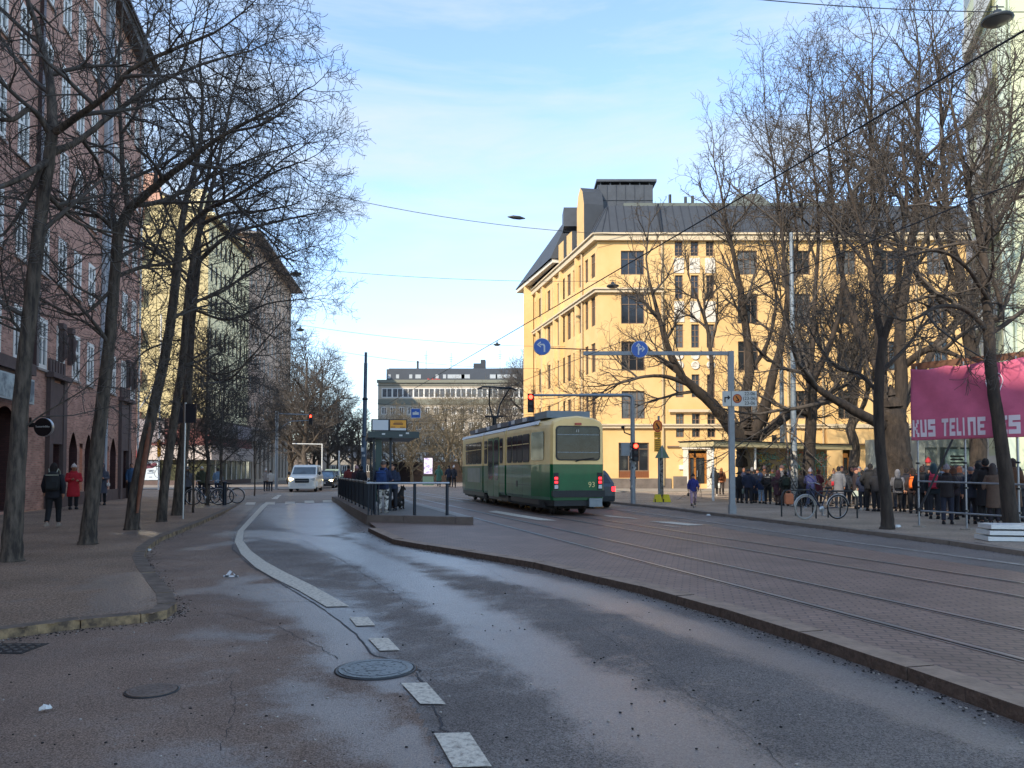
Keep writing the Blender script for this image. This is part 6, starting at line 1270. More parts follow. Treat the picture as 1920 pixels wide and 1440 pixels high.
crowd = [
 ('person in black jacket and black trousers at the left end of the queue',1387,943,57,150,'pocket','jacket',BK,BK,'short','#120f0f'),
 ('person in navy parka with a grey bag second from the left end of the queue',1404,944,62,170,'stand','jacket','#20283c','#22242c','cap','#2a2a2e'),
 ('person in long navy coat behind the second in the queue',1415,943,60,200,'wide','coat',NV,BK,'short','#120f0f'),
 ('person in blue jacket with pale blue trousers in the queue',1428,944,54,160,'stand','jacket','#1f3050','#7f9ab4','hood','#1f3050'),
 ('person in black coat with a white tag on the back, left of the maroon coat',1440,945,62,175,'pocket','jacket',BK,BK,'short','#1a1412'),
 ('person in maroon coat left of the stickered lamp post',1459,947,62,150,'onearm','coat','#40232f','#4a3d3a','hood','#40232f'),
 ('person with a dark green backpack left of the stickered lamp post',1473,948,63,190,'stand','jacket','#1d2420','#443a34','short','#161212'),
 ('person in black right beside the stickered lamp post',1503,949,64,180,'pocket','coat',BK,BK,'short','#0f0d0d'),
 ('person in quilted violet blue jacket and jeans behind the bicycle',1520,950,68,180,'hold','jacket','#383f6e','#2f3f5e','beanie','#8c8791'),
 ('person in mottled brown jacket bending by the graffiti wall',1556,949,52,120,'hold','jacket','#4c3c34','#4a4240','short','#2a1f1a'),
 ('person in long pale grey coat with a red bag',1573,952,75,185,'stand','coat','#66686e','#45464c','short','#0f0d0f'),
 ('person in black jacket behind the pale grey coat',1588,950,66,160,'pocket','jacket','#22262e','#26282e','short','#120f0f'),
 ('person in maroon beret and grey trousers with a patterned white bag',1606,954,74,100,'stand','jacket','#2b2327','#77736e','cap','#3c1f28'),
 ('person in navy jacket with white shoes right of the white bag',1618,957,73,190,'wide','jacket','#1c2740','#2c3038','short','#15110f'),
 ('tall person in black between the white bag and the slender trunk',1633,958,86,170,'pocket','jacket','#14161b','#15161a','short','#0e0c0c'),
 ('person in black just left of the slender right trunk',1643,959,78,200,'hold','jacket','#16181f','#1b1c22','hood','#16181f'),
 ('person in grey hooded jacket right of the slender trunk',1684,961,77,185,'walk','jacket','#5f6066','#23252c','hood','#6c6d72'),
 ('person in dark jacket between the grey hood and the orange bag',1701,960,80,170,'stand','jacket','#22232c','#1e2026','short','#1d1613'),
 ('person in dark brown jacket wearing a bright orange bag',1714,963,82,180,'stand','jacket','#2a2022','#191a1f','long','#241a16'),
 ('person in black jacket with pale hem left behind the scaffold brace',1731,968,92,185,'stand','jacket',BK,'#1a1b20','short','#2a1a18'),
 ('person in bright red hat behind the scaffold brace',1742,958,95,180,'hold','jacket','#1f2229','#20222a','beanie','#a8242c'),
 ('person in teal hood with a crimson backpack beside the brace',1752,973,100,182,'stand','jacket','#1f2c33','#252a33','hood','#2c3f46'),
 ('child in brown coat under the scaffold brace',1765,972,82,170,'stand','coat','#4a3536','#25252c','short','#2c1d18'),
 ('broad person in dark coat and grey hat below the banner lettering',1777,983,108,175,'wide','jacket','#221d20','#1c2233','beanie','#77757c'),
 ('person with brown hair behind the grey hat',1789,974,96,200,'stand','jacket','#2b2228','#1d1f29','long','#4c3020'),
 ('person with red brown hair left of the second scaffold upright',1800,970,93,170,'hold','jacket','#252830','#1b1d22','long','#5a3425'),
 ('person in grey cap and navy coat right of the second scaffold upright',1822,982,104,185,'onearm','jacket','#1e2636','#1a1b22','cap','#5a5d66'),
 ('person in black hood in the densest part of the queue',1838,978,110,160,'hold','coat','#15161c','#17181c','hood','#15161c'),
 ('tall person in black coat left of the nearest right trunk',1850,984,122,180,'pocket','coat','#131419','#15161a','short','#0e0d0d'),
 ('person in long beige brown coat behind the nearest right trunk',1864,985,112,175,'stand','coat','#5c4d42','#24222a','hood','#3f3a3a'),
 ('person in brown coat right of the nearest right trunk',1900,986,124,160,'hold','coat','#4e3624','#121317','long','#2a1d18'),
 ('person in dark blue jacket farther back behind the orange bag',1724,952,72,180,'stand','jacket','#27304a','#20232c','short','#1b1512'),
 ('person in grey green jacket farther back behind the red hat',1758,955,76,160,'pocket','jacket','#39443f','#22252a','cap','#2a2d2c'),
 ('person in dark plum jacket farther back in the queue middle',1692,950,66,190,'stand','jacket','#33222e','#1f2026','short','#17110f'),
 ('person in dark jacket at the back right of the queue',1812,960,86,175,'stand','jacket','#2a2c33','#1e1f25','short','#241a15'),
]
rq = random.Random(17)
HW = ['dark navy','charcoal','dark green','dusty blue','brown','wine red','grey','black','olive','dark teal','plum','pale grey']; HC = ['#1d2640','#2c2d31','#26382d','#3c5272','#4a3629','#541f2b','#5c5e63','#17181c','#3f4230','#1f3a40','#3d2637','#85868a']
def nm(a, b): return a
BACK = [(1395,938,0),(1411,939,7),(1422,938,3),(1433,939,4),(1449,940,2),(1466,941,6),(1482,941,0),(1512,943,10),(1536,944,5),(1564,945,8),(1580,944,1),(1597,946,7),(1612,947,9),(1626,948,4),(1650,950,1),(1662,951,3),(1676,951,7),(1698,953,8),(1712,954,11),(1733,957,0),(1748,959,6),(1770,962,3),(1783,963,7),(1795,962,1),(1806,967,5),(1830,969,2),(1845,970,6),(1856,973,7),(1872,974,0),(1886,976,9),(1912,978,1)]
HD = ['short','beanie','hood','long','cap','bun']; HN = {'short':'short hair','beanie':'a knitted hat','hood':'the hood up','long':'long hair','cap':'a cap','bun':'a hair bun'}
spots_ = ['at the back left of the queue','behind the pale blue trousers','left of the stickered lamp post','behind the stickered lamp post','behind the bicycle racks','by the graffiti wall','behind the patterned white bag','left of the slender trunk','right of the slender trunk','behind the orange bag','behind the scaffold brace','under the pink banner','behind the nearest right trunk']
for i, (px, py, ci) in enumerate(BACK):
    h_ = HD[(i*5+ci)%6]; sp_ = spots_[min(12, [k for k, lim in enumerate((1412,1440,1478,1500,1540,1585,1620,1665,1700,1735,1775,1850,2000)) if px < lim][0])]
    crowd.append(('person in %s jacket with %s %s' % (HW[ci], HN[h_], sp_), px, py, (py-882)*1.02+rq.uniform(-3,5), rq.choice((165,180,195,150,20,-30,210,240)), rq.choice(('stand','hold','pocket','onearm','wide')), rq.choice(('jacket','coat')), HC[ci], rq.choice(('#22242c','#2f3a4e','#3a3634','#1a1b1f')), h_, rq.choice(('#120f0f','#2c1f18','#4a3120','#6a6a6e','#4a3a3e')) if h_ != 'hood' else HC[ci]))
CR = {}
for lb, px, py, hp, fc, po_, tp_, tc_, bc_, hd, hc in crowd:
    CR[px] = person(lb, px, py, Z8, hp+3, fc, po_, tp_, tc_, bc_, hd, hc, '#b5b3ad' if 'white shoes' in lb else '#1a1a1c', q)
backpack(CR[1473], '#26332b', '#1a211d', 'dark green backpack worn left of the stickered lamp post'); backpack(CR[1714], '#d9641c', '#8a3a12', 'bright orange bag on the back of the person in brown')
backpack(CR[1752], '#a02840', '#c23a52', 'crimson backpack beside the scaffold brace'); backpack(CR[1684], '#23262c', '#15171b', 'dark backpack on the grey hooded person'); backpack(CR[1440], '#1a1b20', '#b9b9b5', 'black backpack with a white band on the queueing person in black')
handbag(CR[1573], 1, '#a81e2c', 'red shoulder bag on the pale grey coat', .95, .14, .2); handbag(CR[1606], -1, '#b9c4b4', 'patterned white shopping bag held by the person in maroon beret', .55, .24, .22); handbag(CR[1404], 1, '#5b665f', 'grey green bag of the second person in the queue', .5, .16, .25)
K = person('small person in violet blue jacket and pink trousers walking on the square',1300,949,Z8,60,5,'walk','jacket','#2f3578','#a58a98','beanie','#15151c')
handbag(K, -1, '#1c1c22', 'black bag swinging beside the violet blue jacket', .55, .14, .16)
K = person('person in black coat holding a white bag near the oak door',1341,930,Z8,54,170,'hold','coat','#17181b','#17181b','short','#6a625c','#b5b3ad'); handbag(K, -1, '#c9cdc8', 'white bag carried near the oak door', .5, .17, .28)
K = person('person with fair hair standing by the oak door',1353,927,.13,50,175,'stand','jacket','#a56b4a','#3a3230','long','#b0713f'); backpack(K, '#6a3a24', '#3a2018', 'brown backpack of the fair haired person by the door')
# left pavement
K = person('person in black walking away with a pale topped backpack on the left pavement',99,990,0,122,172,'walk','jacket','#16171f','#131418','long','#17110f','#8f8478'); backpack(K, '#1b1c1e', '#8d8f80', 'black backpack with pale bands on the person walking away', 1.05)
person('person in long red coat and white hat by the brick wall',137,955,0,84,10,'hold','coat','#a81d2a','#1b1b20','beanie','#c9bdb4')
K = person('person in long grey coat holding a white cup beside the second trunk',191,947,0,78,-10,'hold','coat','#474b57','#191a1f','hood','#3c3f49')
handbag(K, 1, '#c9c7c2', 'white bag of the person in the grey coat', .8, .12, .14)
person('person in blue and grey jacket by the corner of the brick building',246,934,0,66,10,'stand','jacket','#34506e','#17181d','short','#121014')
person('person in black and white jacket beside the slim sign post',351,946,0,72,180,'stand','jacket','#55565c','#15151a','cap','#c6c4be')
person('person in dark green jacket and white cap near the left bicycles',378,932,0,58,175,'stand','jacket','#3a4030','#1b1c20','cap','#cfd0c8')
person('person in light blue jacket behind the left bicycles',408,929,0,52,185,'walk','jacket','#6f8ba6','#2a3850','short','#1c1815')
person('person in dark clothes with white hat far down the left kerb',498,921,0,42,170,'hold','jacket','#8c857e','#20242e','beanie','#c9c5bd')
person('person in pale jacket far down the left kerb',507,921,0,40,190,'stand','jacket','#b3ada4','#30343c','short','#2a211c')
# tram stop
pg = 'people at the tram stop'
KC = K = person('person in navy jacket and camouflage trousers at the tram stop shelter',718,962,IZ,98,165,'hold','jacket','#172440','#8e8b86','cap','#4a423c','#8a8780',pg); backpack(K, '#1c3560', '#30508a', 'blue backpack at the tram stop shelter')
CAMO = mat('camouflage_cloth','#c9c5bb',.85,col2='#2b2a2a',vs=7,fac=(.47,.53))
for c in KC.children:
    if c.name.startswith('trousers'): c.material_slots[0].material = CAMO
person('person in dark jacket facing the camera at the tram stop',736,957,IZ,88,-20,'hold','jacket','#2a3348','#26282f','short','#221a16','#1a1a1c',pg)
person('person in red brown jacket behind the railing',653,934,IZ,62,200,'stand','jacket','#6e2c2a','#22222a','short','#14100f','#1a1a1c',pg)
person('person in dark plum jacket and pink hat behind the railing',668,936,IZ,62,210,'stand','jacket','#3a2028','#22222a','beanie','#b08a86','#1a1a1c',pg)
person('person in black jacket behind the railing next to the mast',677,939,IZ,66,190,'stand','jacket','#181a22','#20222a','short','#15110f','#1a1a1c',pg)
# stroller-like black dog sitting at the stop
p = G(748, 955, IZ); dg_ = thing('dog', 'black and brown dog sitting at the tram stop shelter', 'dog', (p.x,p.y,IZ), R(150)); b = MB()
b.tube([(0,.28,.16),(0,.2,.22),(0,.02,.36),(0,-.1,.50),(0,-.15,.60)], [.13,.15,.13,.11,.07], 12); b.tube([(0,-.13,.58),(0,-.18,.68)], [.075,.07], 10); b.ball((0,-.21,.70),(.075,.09,.075),10,6); b.tube([(0,-.26,.69),(0,-.36,.66)], [.045,.03], 8)
for s in (-1,1): b.tube([(s*.08,-.1,.42),(s*.085,-.13,.22),(s*.08,-.13,.04),(s*.08,-.18,.02)], [.055,.04,.028,.03], 8); b.tube([(s*.11,.2,.2),(s*.14,.02,.16),(s*.12,.14,.05),(s*.12,.0,.03)], [.1,.06,.035,.03], 8); b.tube([(s*.05,-.18,.75),(s*.065,-.17,.84)], [.03,.006], 6)
b.tube([(0,.33,.1),(0,.48,.05),(0,.6,.07)], [.04,.035,.02], 6); me = remesh(b, .016); me.materials.append(mat('dog_fur','#1b1817',.9,col2='#5a3a26',vs=5,fac=(.55,.65))); link('body', me, dg_)
# far walkers
person('person in green coat far beyond the stop',823,913,0,44,185,'walk','coat','#3f6656','#22282c','hood','#3f6656'); person('person in dark jacket walking beyond the stop',842,914,0,42,190,'walk','jacket','#1c2233','#1b1d24','short','#15110f'); person('person in dark jacket and white hat beyond the stop',851,915,0,42,175,'walk','jacket','#23252e','#1f2128','beanie','#c9c7c2')
# ------------------------------------------------------------------ bare trees
m_bark = mat('dark_bark', '#645a4f', .9, col2='#2f2a26', vs=11, stretch=(1,1,.22), bump=1.0, bs=18, fac=(.35,.62)); m_bark2 = mat('twig_bark', '#4e4944', .85, var=.2, vs=2)
m_barkp = mat('pale_bark', '#7d715c', .9, col2='#4c4436', vs=6, stretch=(1,1,.3), bump=.5, bs=14)
m_barkd = mat('brown_black_bark', '#443b33', .92, col2='#1e1a17', vs=8, stretch=(1,1,.25), bump=1.0, bs=16); m_twigd = mat('grey_brown_twigs', '#47413b', .85, var=.2, vs=2)
class Tree:
    def __init__(s, seed): s.r = random.Random(seed); s.th = []; s.tw = []
    def path(s, pts, rad, thick): (s.th if thick else s.tw).append((pts, rad))
    def grow(s, p, d, L, r, lv, P):
        R_ = s.r; n = P['seg'][lv]; pts = [p]; rad = [r]; d = d.normalized(); wob = P['wob'][lv]; up = P['up'][lv]; rt = max(P['rmin'], r*P['tap'][lv]); c = p
        for i in range(n):
            d = (d+Vector((R_.gauss(0,wob), R_.gauss(0,wob), R_.gauss(0,wob)+up))).normalized(); c = c+d*(L/n); pts.append(c); rad.append(r+(rt-r)*(i+1)/n)
        s.path(pts, rad, lv == 0)
        s.kids(pts, rad, lv, L, P)
    def kids(s, pts, rad, lv, L, P, t0=None, num=None):
        if lv+1 >= len(P['seg']): return
        R_ = s.r; k = num if num is not None else P['n'][lv]; n = len(pts)-1
        if k == 0 or n < 1: return
        t0 = P['t0'][lv] if t0 is None else t0; az = R_.uniform(0, 6.28)
        for j in range(k):
            t = t0+(1-t0)*((j+R_.random())/k); t = min(t, .995); i = min(int(t*n), n-1); f = t*n-i; p = pts[i].lerp(pts[i+1], f); r = rad[i]+(rad[i+1]-rad[i])*f; d = (pts[i+1]-pts[i]).normalized()
            az += 2.4+R_.uniform(-.5,.5); a = d.cross(Vector((0,0,1)) if abs(d.z) < .95 else Vector((1,0,0))).normalized(); b_ = d.cross(a); sd = a*math.cos(az)+b_*math.sin(az); ang = R(R_.uniform(*P['ang'][lv]))
            nd = d*math.cos(ang)+sd*math.sin(ang); ln = P['len'][lv]*R_.uniform(.6,1.15)*(1-.45*t)
            s.grow(p, nd, ln, max(P['rmin'], min(r*.8, P['rr'][lv])), lv+1, P)
    def build(s, which, name, m, par):
        paths = s.th if which == 0 else s.tw; grp = {}
        for pts, rad in paths: grp.setdefault((len(pts), 10 if rad[0] > .07 else (5 if rad[0] > .025 else 3)), []).append((pts, rad))
        VS, FS, off = [], [], 0
        for (n, k), L in grp.items():
            P = np.array([[tuple(p) for p in a[0]] for a in L]); Rr = np.array([a[1] for a in L]); T = np.empty_like(P); T[:,1:-1] = P[:,2:]-P[:,:-2]; T[:,0] = P[:,1]-P[:,0]; T[:,-1] = P[:,-1]-P[:,-2]
            T /= np.linalg.norm(T, axis=2, keepdims=True)+1e-9; ref = np.where(np.abs(T[:,:1,2:3]) > .9, np.array([1.,0,0]), np.array([0,0,1.])); ref = np.broadcast_to(ref, T.shape)
            A = np.cross(T, ref); A /= np.linalg.norm(A, axis=2, keepdims=True)+1e-9; B = np.cross(A, T); th = np.arange(k)*2*np.pi/k
            V = P[:,:,None,:]+Rr[:,:,None,None]*(A[:,:,None,:]*np.cos(th)[None,None,:,None]+B[:,:,None,:]*np.sin(th)[None,None,:,None])
            VS.append(V.reshape(-1,3)); b0 = np.arange(len(L))[:,None,None]*n*k+np.arange(n-1)[None,:,None]*k; j = np.arange(k)[None,None,:]; j2 = (j+1)%k
            f = np.stack([b0+j, b0+j2, b0+k+j2, b0+k+j], -1).reshape(-1,4)+off; FS.append(f); off += len(L)*n*k
        if not VS: return None
        V = np.concatenate(VS); Fc = np.concatenate(FS); me = bpy.data.meshes.new(name); me.vertices.add(len(V)); me.vertices.foreach_set('co', V.ravel().astype(np.float32)); me.loops.add(Fc.size); me.loops.foreach_set('vertex_index', Fc.ravel().astype(np.int32))
        me.polygons.add(len(Fc)); me.polygons.foreach_set('loop_start', np.arange(0, Fc.size, 4, dtype=np.int32)); me.polygons.foreach_set('use_smooth', np.ones(len(Fc), bool)); me.update(calc_edges=True); me.materials.append(m); return link(name, me, par)
SC_R = 1.0
def fine_path(tr, pts, rad, wob=.04, k=4):
    out, ro = [pts[0]], [rad[0]]
    for i in range(len(pts)-1):
        a, b_ = pts[i], pts[i+1]; pm = pts[i-1] if i else a*2-b_; pn = pts[i+2] if i+2 < len(pts) else b_*2-a; L = (b_-a).length
        for j in range(1, k+1):
            t = j/k; q = .5*((2*a)+(b_-pm)*t+(2*pm-5*a+4*b_-pn)*t*t+(3*a-pm-3*b_+pn)*t**3)
            out.append(q+Vector((tr.r.gauss(0,wob*rad[i]), tr.r.gauss(0,wob*rad[i]), 0)) if j < k else q); ro.append(rad[i]+(rad[i+1]-rad[i])*t)
    return out, ro
def traced(label, base, zg, trunk, limbs, P, seed, group, bark=None, twig=None, Yb=None, kid=(0,3)):
    g = G(base[0], base[1], zg) if Yb is None else Vector((X(base[0],Yb), Yb, zg)); t = thing('bare_tree', label, 'tree', (g.x,g.y,zg), 0, group); tr = Tree(seed); Y0 = g.y
    def w_(px, py, dy=0): q = D(px, py, Y0+dy); return Vector((q.x-g.x, q.y-g.y, q.z-zg))
    trunk = [(q[0],q[1],q[2]*.9)+tuple(q[3:]) for q in trunk]; tp = [Vector((0,0,-.05)), Vector((0,0,.12))]+[w_(*q[:2], *(q[3:4])) for q in trunk]; rad = [trunk[0][2]*1.45, trunk[0][2]*1.15]+[q[2] for q in trunk]; d_ = (tp[-1]-tp[-2]).normalized(); tp += [tp[-1]+d_*rad[-1]*1.0, tp[-1]+d_*rad[-1]*2.2]; rad += [rad[-1]*.72, rad[-1]*.1]
    pts, rr_2 = fine_path(tr, tp, rad, .035); tr.path(pts, rr_2, True); tr.kids(pts[:-8], rr_2[:-8], 0, 0, P, .55, kid[1])
    for lm in limbs:
        lp = [w_(*q[:2], *(q[3:4])) for q in lm]; pp, r2 = fine_path(tr, lp, [q[2] for q in lm], .08); tr.path(pp, r2, True)
        L = sum((pp[i+1]-pp[i]).length for i in range(len(pp)-1)); tr.kids(pp, r2, 0, L, P, P.get('tk',.12), max(3, int(P['dens']*L)))
        e_ = (pp[-1]-pp[-3]).normalized(); tr.grow(pp[-1], e_, P['len'][0]*P.get('te',.8), r2[-1]*.9, 1, P)
    tr.build(0, 'trunk', bark or m_bark, t); tr.build(1, 'crown', twig or m_bark2, t); return t
PL = dict(seg=[6,5,4,4,3], wob=[.1,.13,.18,.24,.28], up=[.02,.03,.02,.02,.02], tap=[.4,.35,.4,.5,.7], n=[6,6,5,4], t0=[.2,.15,.15,.2], ang=[(35,75),(30,65),(30,65),(30,70)], len=[2.6,1.25,.65,.32], rr=[.045,.02,.010,.006], rmin=.0042, te=.45, dens=1.7)
gl_ = 'leaning street trees along the left pavement'
traced('nearest leaning trunk at the lower left corner', (22,1052), 0, [(26,960,.165),(36,800,.145),(50,640,.13),(68,480,.12),(86,340,.105),(98,250,.10)],
 [[(98,250,.07),(150,215,.055,-.3),(215,165,.045,-.8),(245,130,.035,-1),(320,95,.028,-1.2),(400,62,.02,-1.4)], [(98,250,.085),(96,180,.075,.2),(85,110,.06,.4),(70,50,.05,.5),(52,0,.04,.6),(45,-90,.025,.6)], [(96,255,.06),(60,205,.045,-.3),(20,225,.035,-.6),(-60,215,.02,-.8)],
  [(92,300,.06),(55,325,.05,-.5),(0,350,.04,-.8),(-90,370,.02,-.9)], [(92,290,.065),(150,262,.05,.4),(210,215,.045,.8),(290,160,.036,1.2),(380,120,.026,1.5),(470,95,.018,1.8)], [(52,640,.03),(20,600,.025,-.2),(-30,590,.018,-.4)], [(48,800,.02),(90,770,.015,.2),(150,735,.012,.3),(195,700,.008,.4)], [(84,360,.05),(150,420,.03,.7),(230,440,.02,1.2)]], PL, 11, gl_)
traced('second leaning trunk from the left beside the person in red', (165,1020), 0, [(170,960,.165),(184,820,.15),(203,660,.13),(214,530,.12),(222,440,.115),(240,395,.10)],
 [[(240,395,.085),(285,355,.075,-.3),(335,315,.06,-.6),(400,265,.045,-.9),(465,228,.032,-1.1),(530,195,.02,-1.2)], [(240,395,.06),(230,320,.05,.3),(225,220,.04,.4),(222,120,.03,.5),(230,20,.02,.6)], [(222,440,.05),(180,400,.04,-.5),(120,380,.03,-1),(40,330,.02,-1.4)], [(214,540,.04),(150,590,.03,-.4),(70,560,.02,-.8)], [(212,520,.05),(270,500,.04,.6),(340,490,.03,1),(430,445,.02,1.2)], [(203,640,.03),(150,600,.02,.4),(60,570,.012,.8)], [(250,385,.06),(310,375,.05,1),(400,330,.035,1.6),(480,295,.025,2),(560,270,.015,2.2)]], PL, 12, gl_)
traced('third leaning trunk with a torn reddish bark strip on the left pavement', (247,993), 0, [(255,920,.17),(275,820,.15),(298,720,.14),(318,620,.13),(330,520,.12),(338,440,.11)],
 [[(338,440,.085),(350,370,.07,.2),(372,290,.055,.4),(380,200,.04,.5),(375,110,.028,.6),(390,20,.018,.6)], [(338,440,.07),(385,395,.06,-.5),(440,370,.045,-1),(505,328,.03,-1.4),(560,305,.018,-1.6)], [(332,500,.05),(270,460,.04,-.5),(200,440,.03,-1),(130,400,.015,-1.4)], [(322,600,.04),(380,560,.03,.8),(460,520,.02,1.4),(540,470,.012,1.6)], [(318,640,.03),(270,660,.022,-.5),(240,700,.012,-.8)]], PL, 13, gl_)
traced('fourth slim trunk of the left row', (303,978), 0, [(310,900,.14),(326,790,.13),(342,680,.12),(350,580,.11),(362,490,.10),(378,420,.09)],
 [[(378,420,.07),(400,340,.06,.2),(420,250,.045,.5),(440,160,.03,.7),(470,80,.018,.8)], [(378,420,.06),(430,400,.05,-.5),(490,396,.035,-1),(545,385,.02,-1.4)], [(362,490,.05),(330,430,.04,.6),(300,360,.03,1),(290,280,.018,1.2)], [(352,570,.05),(420,545,.04,.5),(480,500,.03,1),(560,470,.02,1.3)], [(345,660,.03),(400,700,.025,-.4),(450,690,.02,-.8),(500,650,.012,-1)]], PL, 14, gl_)
traced('fifth dark trunk of the left row behind the two dark boards', (333,966), 0, [(338,900,.19),(348,790,.17),(355,680,.14),(362,580,.13),(372,490,.12)],
 [[(372,490,.09),(375,400,.07,.3),(395,310,.05,.6),(400,220,.035,.8),(420,130,.02,1)], [(372,490,.08),(430,440,.06,-.6),(500,420,.04,-1.2),(590,400,.022,-1.6)], [(362,580,.05),(430,600,.04,-.5),(500,570,.03,-1),(580,560,.015,-1.3)], [(356,680,.045),(420,715,.035,-.4),(470,670,.025,-.7),(530,600,.015,-1)], [(366,530,.05),(320,480,.04,.8),(280,400,.025,1.3)]], PL, 15, gl_)
# torn bark strip on the third trunk
g3 = G(247, 993, 0); b = MB(); pts = [D(a, c, g3.y-.145) for a, c in ((256,962),(262,915),(268,872),(275,830),(281,792))]
b.loft([[tuple(p+Vector((dx*w_,dy,0))) for dx, dy in ((-1,.03),(-.5,-.01),(.5,-.012),(1,.03),(.5,.08),(-.5,.08))] for p, w_ in zip(pts, (.03,.06,.075,.06,.02))]); tr3 = [o for o in COL.objects if o.get('label','').startswith('third leaning')][0]
o = part('torn_bark', b, mat('bare_wood','#8d5c45',.8,col2='#6a4435',vs=8), tr3); o.location = (-tr3.location.x, -tr3.location.y, -tr3.location.z)
PR = dict(seg=[7,6,5,4,3], wob=[.09,.12,.17,.22,.28], up=[.07,.09,.07,.05,.03], tap=[.4,.35,.4,.5,.7], n=[6,6,5,4], t0=[.2,.12,.12,.2], ang=[(25,60),(25,55),(25,60),(30,70)], len=[4.4,2.4,1.2,.5], rr=[.09,.036,.017,.009], rmin=.0065, dens=.85, tk=.42)
gr_ = 'tall bare trees on the square'
traced('big tree with several spreading stems behind the grey sign board', (1402,945), Z8, [(1402,900,.72),(1402,850,.66),(1403,822,.62)],
 [[(1393,830,.36),(1362,790,.32,-.4),(1330,752,.28,-.8),(1296,722,.22,-1.2),(1268,690,.16,-1.5),(1240,610,.12,-1.6),(1218,530,.07,-1.6)], [(1296,722,.14,-1.2),(1240,705,.09,-1.6),(1180,712,.06,-1.8),(1130,735,.03,-2)], [(1400,830,.34),(1398,760,.28,.4),(1405,680,.24,.6),(1395,590,.18,.6),(1380,500,.12,.6),(1365,430,.08,.6),(1350,350,.05,.6)], [(1410,825,.33),(1432,770,.28,-.4),(1450,700,.22,-.6),(1470,620,.16,-.8),(1480,530,.10,-1),(1495,450,.07,-1),(1480,350,.05,-1),(1465,260,.03,-1)],
  [(1415,830,.25),(1450,800,.2,.8),(1490,775,.16,1.4),(1530,760,.10,2)], [(1330,752,.16,-.8),(1335,690,.12,.2),(1325,610,.09,.8),(1300,540,.05,1)], [(1405,700,.13,.6),(1440,640,.1,1),(1455,560,.07,1.4),(1440,480,.04,1.6)]], PR, 21, gr_, m_barkd, m_twigd, Yb=39.6)
traced('dark single trunk just right of the stickered lamp post', (1516,948), Z8, [(1516,890,.27),(1519,820,.25),(1522,760,.24),(1520,700,.21)],
 [[(1520,700,.16),(1500,640,.13,.4),(1480,560,.10,.8),(1470,480,.07,1),(1462,400,.055,1),(1450,310,.04,1),(1435,230,.025,1)], [(1521,720,.15),(1550,660,.12,-.4),(1575,580,.09,-.8),(1580,490,.07,-1),(1590,400,.055,-1),(1588,290,.04,-1),(1580,190,.025,-1)], [(1522,780,.10),(1480,770,.08,-.6),(1440,800,.04,-1)], [(1524,770,.12),(1560,735,.1,.8),(1600,710,.07,1.4),(1620,650,.04,1.6)], [(1520,700,.13),(1525,620,.10,.2),(1530,520,.08,.4),(1535,420,.06,.4),(1525,310,.045,.4),(1512,210,.03,.4)]], PR, 22, gr_, m_barkd, m_twigd, Yb=31.5)
traced('massive dark tree with upright stems behind the slender trunk', (1683,955), Z8, [(1684,900,.62),(1680,830,.56),(1674,770,.50)],
 [[(1664,790,.26),(1652,720,.24,.2),(1650,630,.2,.4),(1648,530,.16,.5),(1640,430,.12,.5),(1635,330,.08,.5),(1632,240,.06,.5),(1636,150,.035,.5)], [(1684,780,.27),(1690,710,.23,-.2),(1688,620,.2,-.4),(1700,520,.16,-.6),(1715,420,.12,-.6),(1720,310,.08,-.6),(1722,200,.06,-.6),(1725,110,.035,-.6)], [(1660,800,.2),(1620,780,.18,-.6),(1575,755,.15,-1),(1535,730,.11,-1.4),(1500,690,.08,-1.6),(1478,620,.05,-1.8)], [(1692,760,.2),(1725,700,.16,.6),(1760,640,.13,1),(1800,590,.09,1.4),(1830,520,.05,1.6)], [(1652,700,.18),(1620,640,.14,.8),(1590,560,.11,1.2),(1570,460,.08,1.4),(1560,360,.06,1.6),(1552,260,.04,1.6),(1545,180,.025,1.6)], [(1690,690,.15),(1740,655,.12,-.8),(1790,665,.08,-1.4),(1830,690,.05,-1.8)]], PR, 23, gr_, m_barkd, m_twigd, Yb=29)
traced('dark tall tree rising behind the pink banner', (1836,950), Z8, [(1836,880,.36),(1832,780,.33),(1825,680,.30),(1812,600,.27)],
 [[(1812,600,.2),(1800,520,.17,.2),(1780,430,.13,.4),(1770,340,.10,.5),(1765,230,.07,.5),(1760,120,.04,.5)], [(1815,610,.16),(1760,560,.12,-.5),(1710,500,.09,-.9),(1670,420,.06,-1.1),(1650,340,.035,-1.2)], [(1815,600,.18),(1835,520,.14,.2),(1850,420,.11,.4),(1850,300,.08,.5),(1855,180,.05,.5)], [(1806,570,.12),(1770,480,.1,1),(1740,380,.07,1.4),(1720,270,.045,1.6)]], PR, 24, gr_, m_barkd, m_twigd, Yb=30)
PF = dict(PL); PF.update(len=[2.9,1.5,.75,.36], n=[6,6,5,4], rmin=.005, dens=1.2, up=[.04,.04,.03,.02,.02], rr=[.05,.024,.012,.007])
traced('slender tree standing at the right kerb in front of the massive one', (1664,992), Z8, [(1662,940,.15),(1654,880,.14),(1648,800,.135),(1648,720,.13),(1655,640,.12)],
 [[(1655,640,.09),(1640,560,.075,.2),(1625,470,.055,.3),(1600,380,.04,.4),(1580,300,.025,.4)], [(1655,640,.09),(1680,560,.075,-.2),(1690,460,.055,-.4),(1700,370,.04,-.4),(1690,270,.025,-.4)], [(1650,740,.05),(1610,700,.04,.5),(1570,690,.03,.8),(1530,640,.018,1)], [(1650,700,.06),(1700,650,.045,.5),(1740,600,.03,.8),(1790,570,.018,1)]], PF, 25, gr_, m_barkd, m_twigd, kid=(0,0))
